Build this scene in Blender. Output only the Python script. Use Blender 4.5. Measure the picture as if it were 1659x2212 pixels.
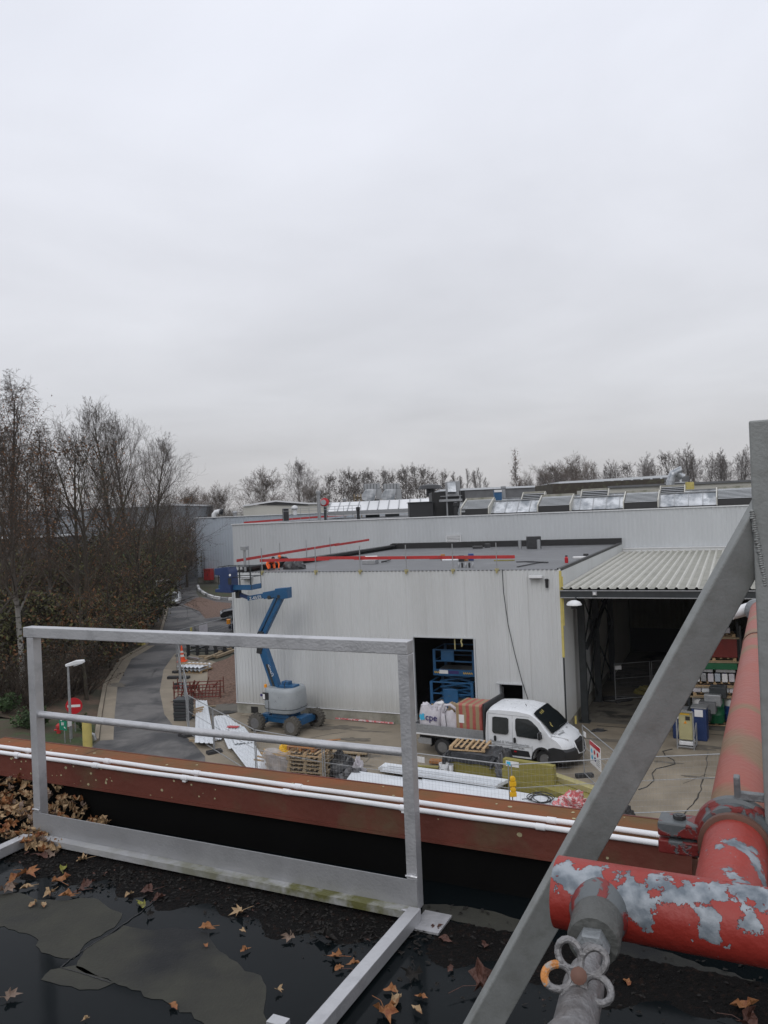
import bpy, math, random
from mathutils import Vector, Matrix
random.seed(7)
for o in list(bpy.data.objects): bpy.data.objects.remove(o)
SC = bpy.context.scene
# ------------------------------------------------------------------ camera
FPX, CX, CY, ROLL, HC, CZ = 1728.0, 829.5, 1106.0, .042, 1102.0, 10.5
PITCH = (HC - CY) / FPX
cam_d = bpy.data.cameras.new('camera'); cam = bpy.data.objects.new('camera', cam_d)
SC.collection.objects.link(cam)
cam.matrix_world = Matrix.Translation((0, 0, CZ)) @ Matrix.Rotation(math.radians(90) + PITCH, 4, 'X') @ Matrix.Rotation(-ROLL, 4, 'Z')
cam_d.sensor_fit = 'VERTICAL'; cam_d.sensor_height = 24; cam_d.lens = 24 * FPX / 2212
cam_d.clip_start = .05; cam_d.clip_end = 3000
SC.camera = cam
SC.view_settings.view_transform = 'Standard'; SC.view_settings.look = 'None'
SC.view_settings.exposure = 0; SC.view_settings.gamma = 1
# ------------------------------------------------------------------ sky and light
W = bpy.data.worlds.new('World'); SC.world = W; W.use_nodes = True
def world():
    nt = W.node_tree; N = nt.nodes; L = nt.links; N.clear()
    out = N.new('ShaderNodeOutputWorld'); bg = N.new('ShaderNodeBackground')
    sky = N.new('ShaderNodeTexSky'); sky.sky_type = 'NISHITA'; sky.sun_disc = False
    sky.sun_elevation = math.radians(38); sky.sun_rotation = math.radians(200); sky.dust_density = 3
    tc = N.new('ShaderNodeTexCoord'); sep = N.new('ShaderNodeSeparateXYZ')
    L.new(tc.outputs['Generated'], sep.inputs[0])
    ramp = N.new('ShaderNodeValToRGB'); cr = ramp.color_ramp
    pts = [(0.0, (.20, .20, .19)), (.012, (.53, .52, .525)), (.07, (.595, .595, .615)), (.14, (.66, .67, .705)), (.28, (.73, .745, .80)), (.5, (.785, .81, .89)), (1.0, (1.12, 1.14, 1.22))]
    cr.elements[0].position = pts[0][0]; cr.elements[0].color = (*pts[0][1], 1)
    cr.elements[1].position = 1; cr.elements[1].color = (*pts[-1][1], 1)
    for p, c in pts[1:-1]:
        e = cr.elements.new(p); e.color = (*c, 1)
    L.new(sep.outputs['Z'], ramp.inputs[0])
    # cloud layer: project the direction on a plane so that streaks flatten to the horizon
    mp = N.new('ShaderNodeMath'); mp.operation = 'ADD'; mp.inputs[1].default_value = .16
    L.new(sep.outputs['Z'], mp.inputs[0])
    dv = N.new('ShaderNodeVectorMath'); dv.operation = 'DIVIDE'
    cmb = N.new('ShaderNodeCombineXYZ')
    for k in ('X', 'Y', 'Z'): L.new(mp.outputs[0], cmb.inputs[k])
    L.new(tc.outputs['Generated'], dv.inputs[0]); L.new(cmb.outputs[0], dv.inputs[1])
    nz = N.new('ShaderNodeTexNoise'); nz.inputs['Scale'].default_value = 1.1; nz.inputs['Detail'].default_value = 7; nz.inputs['Roughness'].default_value = .52; nz.inputs['Distortion'].default_value = .35
    L.new(dv.outputs[0], nz.inputs['Vector'])
    mr = N.new('ShaderNodeMapRange'); mr.inputs['From Min'].default_value = .25; mr.inputs['From Max'].default_value = .75
    mr.inputs['To Min'].default_value = .90; mr.inputs['To Max'].default_value = 1.09
    L.new(nz.outputs['Fac'], mr.inputs['Value'])
    mul = N.new('ShaderNodeMixRGB'); mul.blend_type = 'MULTIPLY'; mul.inputs[0].default_value = 1
    L.new(ramp.outputs[0], mul.inputs[1]); L.new(mr.outputs[0], mul.inputs[2])
    sk = N.new('ShaderNodeMixRGB'); sk.blend_type = 'ADD'; sk.inputs[0].default_value = .004   # trace of clear-sky colour through the overcast
    L.new(mul.outputs[0], sk.inputs[1]); L.new(sky.outputs[0], sk.inputs[2])
    L.new(sk.outputs[0], bg.inputs['Color']); bg.inputs['Strength'].default_value = 1.0
    L.new(bg.outputs[0], out.inputs[0])
world()
sd = bpy.data.lights.new('sun', 'SUN'); sd.energy = .6; sd.angle = math.radians(25); sd.color = (1, .97, .93)
sun = bpy.data.objects.new('sun', sd); SC.collection.objects.link(sun)
sun.rotation_euler = (math.radians(52), 0, math.radians(-20))
# ------------------------------------------------------------------ photo <-> world
ZT = {'Z1': (.33333, 0, 760.4), 'Z2': (.33333, 0, 1209.7), 'Z3': (.3854, 380.2, 985), 'Z4': (.4271, 950.5, 933.2), 'Z5': (.33333, 380.2, 1192.4),
      'Z6': (.33333, 864.1, 1348), 'Z7': (.2917, 1175.2, 1209.7), 'Z8': (.3854, 1019.6, 1693.6), 'Y1': (.33333, 0, 1676.3), 'Y2': (.3542, 483.9, 1693.6),
      'Y3': (.2396, 518.4, 1538), 'Y4': (.3229, 760.4, 1555.4), 'Y5': (.2396, 881.4, 1468.9), 'Y6': (.2604, 483.9, 1175.1), 'Y7': (.2292, 362.9, 1348), 'Y8': (.1640, 1417, 1278.8)}
def q(n, x, y):
    k, a, b = ZT[n]; return (a + k * x, b + k * y)
MW = cam.matrix_world.copy(); R3 = MW.to_3x3()
def ray(x, y): return R3 @ Vector(((x - CX) / FPX, -(y - CY) / FPX, -1))
def G(x, y, z=0.0):
    d = ray(x, y); t = (z - CZ) / d.z; return Vector((t * d.x, t * d.y, z))
def D(x, y, Y):
    d = ray(x, y); t = Y / d.y; return Vector((t * d.x, Y, CZ + t * d.z))
def V(x, y, P0, d):
    r = ray(x, y); n = (-d[1], d[0]); t = (P0[0] * n[0] + P0[1] * n[1]) / (r.x * n[0] + r.y * n[1])
    return ((t * r.x - P0[0]) * d[0] + (t * r.y - P0[1]) * d[1], CZ + t * r.z)
A0 = Vector((7.75, 35.83, 0)); E1 = Vector((-.9163, .4006, 0)); E2 = Vector((.4006, .9163, 0))
def F(t, b, z=0.0): return A0 + E1 * t + E2 * b + Vector((0, 0, z))      # yard frame: t along the shed front, b away from us
RZ1 = math.atan2(E1.y, E1.x); RZB = math.atan2(-E1.y, -E1.x)            # heading of -E1
UP = Vector((0, 0, 1))
# ------------------------------------------------------------------ materials
def lin(h):
    h = h.lstrip('#'); r = []
    for i in (0, 2, 4):
        c = int(h[i:i + 2], 16) / 255; r.append(c / 12.92 if c <= .04045 else ((c + .055) / 1.055) ** 2.4)
    return tuple(r)
MATS = {}
def mat(name, col, rough=.6, metal=0., var=.15, scale=3., bump=0., bscale=40., col2=None, c2pos=(.5, .6), c2scale=2., spec=.5, stretch=None, detail=5, alpha=1., c2detail=6, emit=None, dist=0.):
    if name in MATS: return MATS[name]
    m = bpy.data.materials.new(name); m.use_nodes = True; N = m.node_tree.nodes; L = m.node_tree.links
    b = N['Principled BSDF']; b.inputs['Roughness'].default_value = rough; b.inputs['Metallic'].default_value = metal
    b.inputs['Specular IOR Level'].default_value = spec
    tc = N.new('ShaderNodeTexCoord'); mp = N.new('ShaderNodeMapping'); L.new(tc.outputs['Object'], mp.inputs[0])
    if stretch: mp.inputs['Scale'].default_value = stretch
    nz = N.new('ShaderNodeTexNoise'); nz.inputs['Scale'].default_value = scale; nz.inputs['Detail'].default_value = detail
    L.new(mp.outputs[0], nz.inputs['Vector'])
    mr = N.new('ShaderNodeMapRange'); mr.inputs['From Min'].default_value = .25; mr.inputs['From Max'].default_value = .75
    mr.inputs['To Min'].default_value = 1 - var; mr.inputs['To Max'].default_value = 1 + var
    L.new(nz.outputs['Fac'], mr.inputs['Value'])
    mul = N.new('ShaderNodeMixRGB'); mul.blend_type = 'MULTIPLY'; mul.inputs[0].default_value = 1; mul.inputs[1].default_value = (*col, 1)
    L.new(mr.outputs[0], mul.inputs[2]); res = mul.outputs[0]
    if col2 is not None:
        n2 = N.new('ShaderNodeTexNoise'); n2.inputs['Scale'].default_value = c2scale; n2.inputs['Detail'].default_value = c2detail; n2.inputs['Roughness'].default_value = .6
        n2.inputs['Distortion'].default_value = dist
        L.new(mp.outputs[0], n2.inputs['Vector'])
        r2 = N.new('ShaderNodeMapRange'); r2.inputs['From Min'].default_value = c2pos[0]; r2.inputs['From Max'].default_value = c2pos[1]
        L.new(n2.outputs['Fac'], r2.inputs['Value'])
        mx = N.new('ShaderNodeMixRGB'); L.new(r2.outputs[0], mx.inputs[0]); L.new(res, mx.inputs[1]); mx.inputs[2].default_value = (*col2, 1); res = mx.outputs[0]
        m['n2'] = r2.name
    L.new(res, b.inputs['Base Color'])
    rr = N.new('ShaderNodeMapRange'); rr.inputs['To Min'].default_value = max(0, rough - .12); rr.inputs['To Max'].default_value = min(1, rough + .12)
    L.new(nz.outputs['Fac'], rr.inputs['Value']); L.new(rr.outputs[0], b.inputs['Roughness'])
    if bump > 0:
        nb = N.new('ShaderNodeTexNoise'); nb.inputs['Scale'].default_value = bscale; nb.inputs['Detail'].default_value = 4
        L.new(mp.outputs[0], nb.inputs['Vector'])
        bp = N.new('ShaderNodeBump'); bp.inputs['Strength'].default_value = bump; bp.inputs['Distance'].default_value = .02
        L.new(nb.outputs['Fac'], bp.inputs['Height']); L.new(bp.outputs[0], b.inputs['Normal'])
    if alpha < 1: b.inputs['Alpha'].default_value = alpha
    if emit: b.inputs['Emission Color'].default_value = (*emit, 1); b.inputs['Emission Strength'].default_value = 1
    MATS[name] = m; return m
M = MATS
mat('siding', (.555, .57, .572), .45, 0, .05, .6, col2=(.475, .485, .48), c2pos=(.45, .75), c2scale=.5, stretch=(1, 1, .15))
mat('lap_grey', (.44, .44, .425), .6)
mat('siding_grey', (.48, .50, .515), .45, 0, .05, .5, stretch=(1, 1, .2))
mat('siding_blue', (.36, .40, .45), .5, 0, .05, .3, stretch=(1, 1, .2))
mat('wood_wall', (.20, .215, .23), .7, 0, .1, .3)
mat('dark_wall', (.10, .095, .09), .8, 0, .2, .3)
mat('cream_panel', (.50, .49, .44), .5, 0, .06, .4)
mat('plinth', (.30, .29, .25), .85, 0, .2, 2.5, .4, 30, col2=(.16, .16, .12), c2pos=(.5, .7), c2scale=1.2)
mat('black_bitumen', (.014, .014, .015), .55, 0, .3, 3)
mat('roof_felt', (.12, .123, .128), .6, 0, .25, .8, .3, 20, col2=(.15, .155, .16), c2pos=(.5, .7), c2scale=.6)
mat('roof_dark', (.022, .023, .026), .6, 0, .3, .5)
mat('black_void', (.004, .004, .004), .8, 0, .3, 3, spec=.1)
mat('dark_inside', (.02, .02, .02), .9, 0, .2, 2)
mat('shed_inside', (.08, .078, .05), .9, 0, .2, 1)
mat('steel_dark', (.035, .04, .043), .5, .2, .2, 4)
mat('canopy_crest', (.46, .455, .41), .6, 0, .12, 1.5)
mat('canopy_sheet', (.27, .265, .225), .6, 0, .16, .9, col2=(.20, .20, .165), c2pos=(.45, .68), c2scale=1.1, stretch=(1, 1, 1))
mat('asphalt', (.13, .125, .12), .75, 0, .22, 1.6, .4, 60, col2=(.048, .048, .050), c2pos=(.42, .56), c2scale=.3, dist=.5, c2detail=8)
mat('stain', (.13, .115, .092), .8, 0, .3, 3)
mat('concrete', (.25, .213, .160), .8, 0, .18, 1.0, .3, 30, col2=(.165, .138, .102), c2pos=(.45, .75), c2scale=.45, dist=.3, c2detail=9)
mat('concrete_light', (.29, .25, .19), .85, 0, .15, 1, .3, 30, col2=(.17, .15, .12), c2pos=(.5, .65), c2scale=.5)
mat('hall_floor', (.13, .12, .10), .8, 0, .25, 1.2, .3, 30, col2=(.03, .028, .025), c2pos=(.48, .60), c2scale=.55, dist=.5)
mat('oil', (.035, .032, .028), .35, 0, .3, 6)
mat('soil', (.17, .105, .075), .95, 0, .35, 5, 1., 16, col2=(.085, .05, .036), c2pos=(.48, .6), c2scale=6)
mat('litter', (.085, .055, .035), .95, 0, .4, 4, 1., 14, col2=(.035, .034, .018), c2pos=(.45, .6), c2scale=.5)
mat('grass', (.035, .055, .016), .95, 0, .4, 5, 1., 20, col2=(.055, .042, .024), c2pos=(.42, .55), c2scale=.7)
mat('field', (.07, .07, .05), .95, 0, .2, .05)
mat('bark', (.046, .036, .026), .9, 0, .3, 4, .6, 12, col2=(.085, .088, .050), c2pos=(.5, .7), c2scale=1.2)
mat('bark_hazed', (.09, .08, .072), .9, 0, .2, 2)  # bark of the far trees, distance haze painted in as a paler grey
mat('twig', (.050, .035, .024), .9, 0, .2, 2)
mat('twig_grey', (.10, .087, .078), .9, 0, .2, 2)
mat('twig_hazed', (.115, .10, .092), .9, 0, .2, 1)  # far twigs, pale haze grey put into the colour
mat('twig_mid', (.105, .083, .068), .9, 0, .2, 1)  # browner far twigs, also paled in colour for haze
mat('leaf_haze', (.075, .062, .052), .9, 0, .3, 1)  # far leaf clumps, haze put into the colour
mat('birch', (.42, .41, .38), .8, 0, .2, 5, .3, 12, col2=(.05, .045, .04), c2pos=(.56, .6), c2scale=3, stretch=(1, 1, 2.2))
mat('leaf_brown', (.17, .078, .030), .8, 0, .5, 3)
mat('leaf_rust', (.13, .06, .03), .8, 0, .4, 3)
mat('leaf_olive', (.085, .085, .028), .8, 0, .5, 1.5)
mat('leaf_dark', (.036, .030, .019), .8, 0, .5, 1.5)
mat('leaf_green', (.038, .075, .020), .7, 0, .5, 2)
mat('aluminium', (.50, .505, .52), .42, .55, .09, 6, .15, 90, col2=(.36, .365, .38), c2pos=(.5, .75), c2scale=9)
mat('kick_alu', (.30, .305, .315), .5, .35, .12, 5, .12, 90, col2=(.22, .225, .23), c2pos=(.5, .75), c2scale=5)
mat('post_alu', (.25, .262, .258), .55, .15, .10, 14, .08, 200, col2=(.20, .208, .20), c2pos=(.45, .7), c2scale=30)
mat('white_metal', (.66, .67, .68), .4, 0, .06, 3)
mat('white_pipe', (.72, .73, .75), .4, 0, .06, 5)
mat('galv', (.33, .34, .35), .45, .5, .15, 12)
mat('galv_bright', (.58, .60, .62), .38, .5, .25, .9, col2=(.22, .24, .26), c2pos=(.38, .62), c2scale=1.3)
mat('blue_paint', (.014, .082, .19), .4, 0, .15, 3, col2=(.05, .10, .16), c2pos=(.62, .72), c2scale=5)
mat('blue_dark', (.014, .034, .11), .45, 0, .15, 3)
mat('machine_grey', (.30, .325, .34), .45, 0, .08, 3, col2=(.20, .21, .22), c2pos=(.6, .7), c2scale=5)
mat('tyre', (.085, .078, .066), .85, 0, .25, 8, .5, 30)
mat('rim_grey', (.15, .15, .15), .6, .2, .2, 8)
mat('black_plastic', (.02, .021, .023), .5, 0, .2, 4)
mat('van_white', (.66, .68, .70), .28, 0, .04, 2)
mat('car_black', (.012, .012, .014), .18, 0, .1, 2)
mat('car_navy', (.010, .012, .028), .2, 0, .1, 2)
mat('car_glass', (.012, .015, .016), .08, 0, .1, 2, spec=.6)
mat('lamp_glass', (.6, .62, .65), .12, .2, .25, 25)
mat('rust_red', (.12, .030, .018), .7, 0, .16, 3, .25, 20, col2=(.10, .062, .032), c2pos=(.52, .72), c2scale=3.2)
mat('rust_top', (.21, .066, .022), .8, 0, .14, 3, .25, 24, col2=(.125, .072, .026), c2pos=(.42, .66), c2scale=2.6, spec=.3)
mat('lichen', (.36, .32, .19), .9, 0, .3, 60)
mat('rail_red', (.42, .03, .03), .5, 0, .15, 3, col2=(.22, .05, .05), c2pos=(.6, .7), c2scale=4)
mat('orange', (.85, .13, .02), .7, 0, .12, 6)
mat('reflex', (.5, .5, .48), .4, 0, .1, 6)
mat('cloth_dark', (.02, .02, .025), .9, 0, .3, 5)
mat('skin', (.35, .18, .12), .6, 0, .1, 5)
mat('wood', (.42, .29, .16), .8, 0, .2, 6, .3, 30, stretch=(1, 1, 1))
mat('wood_grey', (.29, .225, .145), .85, 0, .25, 6, .3, 30)
mat('wood_orange', (.33, .15, .055), .8, 0, .2, 6, .3, 30)
mat('wrap', (.42, .41, .42), .25, 0, .2, 4, .6, 12, alpha=.55)
mat('black_foil', (.03, .031, .034), .35, 0, .3, 5, .8, 9)
mat('grey_foil', (.10, .10, .105), .35, 0, .35, 4, 1., 7)
mat('olive_wool', (.24, .21, .055), .9, 0, .15, 8, .4, 30)
mat('olive_pale', (.36, .32, .15), .9, 0, .15, 8)
mat('panel_white', (.66, .69, .72), .35, 0, .05, 2)
mat('panel_grey', (.30, .31, .32), .5, 0, .1, 2)  # plain mid grey for lettering, joints and kerb blocks
mat('yellow', (.72, .42, .01), .5, 0, .12, 5)
mat('yellow_pale', (.50, .42, .13), .6, 0, .15, 3)
mat('amber', (.75, .28, .01), .3, 0, .1, 5)
mat('sign_red', (.45, .012, .02), .4, 0, .08, 4)
mat('sign_green', (.01, .20, .12), .4, 0, .08, 4)
mat('white', (.70, .70, .70), .5, 0, .05, 4)
mat('text_navy', (.035, .025, .13), .6, 0, .05, 4)
mat('cyan', (.05, .40, .62), .6, 0, .05, 4)
mat('bag_white', (.52, .50, .53), .7, 0, .12, 5, .6, 8)
mat('red_wrap', (.40, .055, .04), .35, 0, .3, 3, .5, 12, col2=(.33, .21, .085), c2pos=(.44, .50), c2scale=2.6, stretch=(2.0, 2.0, .25))
mat('red_film', (.62, .16, .17), .4, 0, .35, 8, .5, 20, col2=(.70, .62, .62), c2pos=(.5, .55), c2scale=9)
mat('drum_green', (.008, .11, .045), .4, 0, .1, 4)
mat('drum_blue', (.01, .05, .20), .4, 0, .1, 4)
mat('cabinet', (.40, .37, .20), .5, 0, .1, 3)
mat('maroon', (.16, .02, .015), .7, 0, .2, 3)
mat('cone_orange', (.80, .09, .02), .5, 0, .1, 5)
mat('leaf_tan', (.36, .25, .14), .75, 0, .3, 30, .5, 90, col2=(.20, .10, .045), c2pos=(.5, .62), c2scale=22)
mat('leaf_orange', (.27, .115, .04), .7, 0, .3, 30, .5, 90, col2=(.20, .07, .03), c2pos=(.5, .62), c2scale=26)
mat('leaf_wine', (.075, .030, .020), .6, 0, .3, 30, .5, 90)
mat('leaf_lime', (.22, .22, .035), .7, 0, .3, 30, col2=(.10, .09, .03), c2pos=(.5, .6), c2scale=26)
mat('leaf_mud', (.009, .0075, .006), .9, 0, .4, 30, .5, 90)
mat('leaf_fade', (.17, .12, .09), .7, 0, .3, 30, .5, 90)
mat('water_film', (.005, .007, .008), .10, 0, .2, 2, spec=.06)
mat('dry_felt', (.027, .027, .020), .85, 0, .35, 9, .2, 90, col2=(.006, .007, .008), c2pos=(.50, .64), c2scale=1.6, c2detail=4)
mat('brick', (.17, .075, .05), .85, 0, .2, 4)
mat('flange_grey', (.20, .215, .225), .5, .3, .15, 20, .3, 60)
mat('iron_dark', (.045, .048, .05), .45, .5, .2, 20, .3, 60)
mat('handle_orange', (.50, .20, .05), .6, 0, .3, 60, .4, 90, col2=(.30, .28, .25), c2pos=(.5, .58), c2scale=70)
mat('socket_grey', (.085, .088, .083), .6, .1, .2, 25, .3, 60)
mat('bright_cast', (.21, .207, .21), .5, .4, .15, 40, .4, 80, col2=(.12, .11, .105), c2pos=(.45, .75), c2scale=28)
mat('bolt_rust', (.14, .07, .05), .6, .3, .2, 40)
mat('concrete_foot', (.035, .035, .037), .9, 0, .2, 6)
def peel_mat(name, red, grey, scale, pos, moss=None):
    m = mat(name, red, .5, 0, .10, 8, .12, 60, col2=grey, c2pos=pos, c2scale=scale, c2detail=5, dist=.4)
    N = m.node_tree.nodes; L = m.node_tree.links; b = N['Principled BSDF']
    nb = N.new('ShaderNodeBump'); nb.inputs['Strength'].default_value = .9; nb.inputs['Distance'].default_value = .0012; nb.invert = True; L.new(N[m['n2']].outputs[0], nb.inputs['Height']); old = b.inputs['Normal'].links[0].from_socket; L.new(old, nb.inputs['Normal']); L.new(nb.outputs[0], b.inputs['Normal'])
    if moss:
        wv = N.new('ShaderNodeTexWave'); wv.wave_type = 'BANDS'; wv.bands_direction = 'X'; wv.inputs['Scale'].default_value = .62; wv.inputs['Distortion'].default_value = 11; wv.inputs['Detail'].default_value = 4; wv.inputs['Detail Scale'].default_value = 2.2
        tc = N.new('ShaderNodeTexCoord'); mp = N.new('ShaderNodeMapping'); L.new(tc.outputs['Object'], mp.inputs[0])
        mp.inputs['Rotation'].default_value = (0, 0, -math.atan2(E2.y, E2.x)); L.new(mp.outputs[0], wv.inputs[0])
        mr = N.new('ShaderNodeMapRange'); mr.inputs['From Min'].default_value = .72; mr.inputs['From Max'].default_value = .98; mr.inputs['To Max'].default_value = .75
        L.new(wv.outputs['Fac'], mr.inputs['Value'])
        mx = N.new('ShaderNodeMixRGB'); L.new(mr.outputs[0], mx.inputs[0]); src = b.inputs['Base Color'].links[0].from_socket
        L.new(src, mx.inputs[1]); mx.inputs[2].default_value = (*moss, 1); L.new(mx.outputs[0], b.inputs['Base Color'])
    return m
peel_mat('pipe_peel', (.30, .030, .022), (.20, .235, .265), 9., (.545, .555))
peel_mat('pipe_red', (.27, .058, .034), (.30, .20, .19), 5., (.66, .74), (.15, .11, .04))
peel_mat('clamp_peel', (.17, .020, .018), (.10, .112, .118), 18., (.45, .48))
def moss_alu():
    m = mat('moss_aluminium', (.50, .505, .52), .45, .4, .10, 6, .2, 90, col2=(.16, .16, .06), c2pos=(.32, .56), c2scale=9)
    N = m.node_tree.nodes; L = m.node_tree.links; r2 = N[m['n2']]
    tc = N.new('ShaderNodeTexCoord'); sp = N.new('ShaderNodeSeparateXYZ'); L.new(tc.outputs['Object'], sp.inputs[0])
    gr = N.new('ShaderNodeMapRange'); gr.inputs['From Min'].default_value = -1.7; gr.inputs['From Max'].default_value = -.5; L.new(sp.outputs['X'], gr.inputs['Value'])
    mu = N.new('ShaderNodeMath'); mu.operation = 'MULTIPLY'; L.new(r2.outputs[0], mu.inputs[0]); L.new(gr.outputs[0], mu.inputs[1])
    for l in list(r2.outputs[0].links):
        if l.to_node != mu: s = l.to_socket; L.remove(l); L.new(mu.outputs[0], s)
moss_alu()
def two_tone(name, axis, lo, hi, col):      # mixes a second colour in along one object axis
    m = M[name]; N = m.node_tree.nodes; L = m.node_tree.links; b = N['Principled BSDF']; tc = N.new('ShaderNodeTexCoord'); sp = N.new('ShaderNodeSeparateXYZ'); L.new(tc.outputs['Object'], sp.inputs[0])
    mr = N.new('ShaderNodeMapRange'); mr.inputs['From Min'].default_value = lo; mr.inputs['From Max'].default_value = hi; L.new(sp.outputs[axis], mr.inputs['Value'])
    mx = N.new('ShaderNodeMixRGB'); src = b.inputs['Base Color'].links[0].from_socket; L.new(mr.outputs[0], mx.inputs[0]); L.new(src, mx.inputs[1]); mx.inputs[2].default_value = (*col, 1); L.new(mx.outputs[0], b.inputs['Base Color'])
two_tone('birch', 'Z', 3.0, 6.5, (.060, .048, .038))
def striped(name, c1, c2, scale):
    m = mat(name, c1, .4, 0, .2, 5, .4, 14); N = m.node_tree.nodes; L = m.node_tree.links; b = N['Principled BSDF']; tc = N.new('ShaderNodeTexCoord'); mp = N.new('ShaderNodeMapping'); L.new(tc.outputs['Object'], mp.inputs[0]); mp.inputs['Rotation'].default_value = (0, 0, .52)
    wv = N.new('ShaderNodeTexWave'); wv.wave_type = 'BANDS'; wv.bands_direction = 'X'; wv.inputs['Scale'].default_value = scale; wv.inputs['Distortion'].default_value = 1.6; wv.inputs['Detail'].default_value = 3; wv.inputs['Detail Scale'].default_value = 1.5; L.new(mp.outputs[0], wv.inputs[0])
    mr = N.new('ShaderNodeMapRange'); mr.inputs['From Min'].default_value = .42; mr.inputs['From Max'].default_value = .56; L.new(wv.outputs['Fac'], mr.inputs['Value']); mx = N.new('ShaderNodeMixRGB'); src = b.inputs['Base Color'].links[0].from_socket; L.new(mr.outputs[0], mx.inputs[0]); L.new(src, mx.inputs[1]); mx.inputs[2].default_value = (*c2, 1); L.new(mx.outputs[0], b.inputs['Base Color'])
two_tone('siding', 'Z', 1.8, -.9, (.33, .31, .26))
striped('striped_wrap', (.36, .085, .07), (.30, .22, .125), 1.05)
ORD = ['first', 'second', 'third', 'fourth', 'fifth', 'sixth', 'seventh', 'eighth', 'ninth', 'tenth', 'eleventh', 'twelfth', 'thirteenth', 'fourteenth', 'fifteenth', 'sixteenth', 'seventeenth', 'eighteenth', 'nineteenth', 'twentieth', 'twenty-first', 'twenty-second', 'twenty-third', 'twenty-fourth', 'twenty-fifth']
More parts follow.
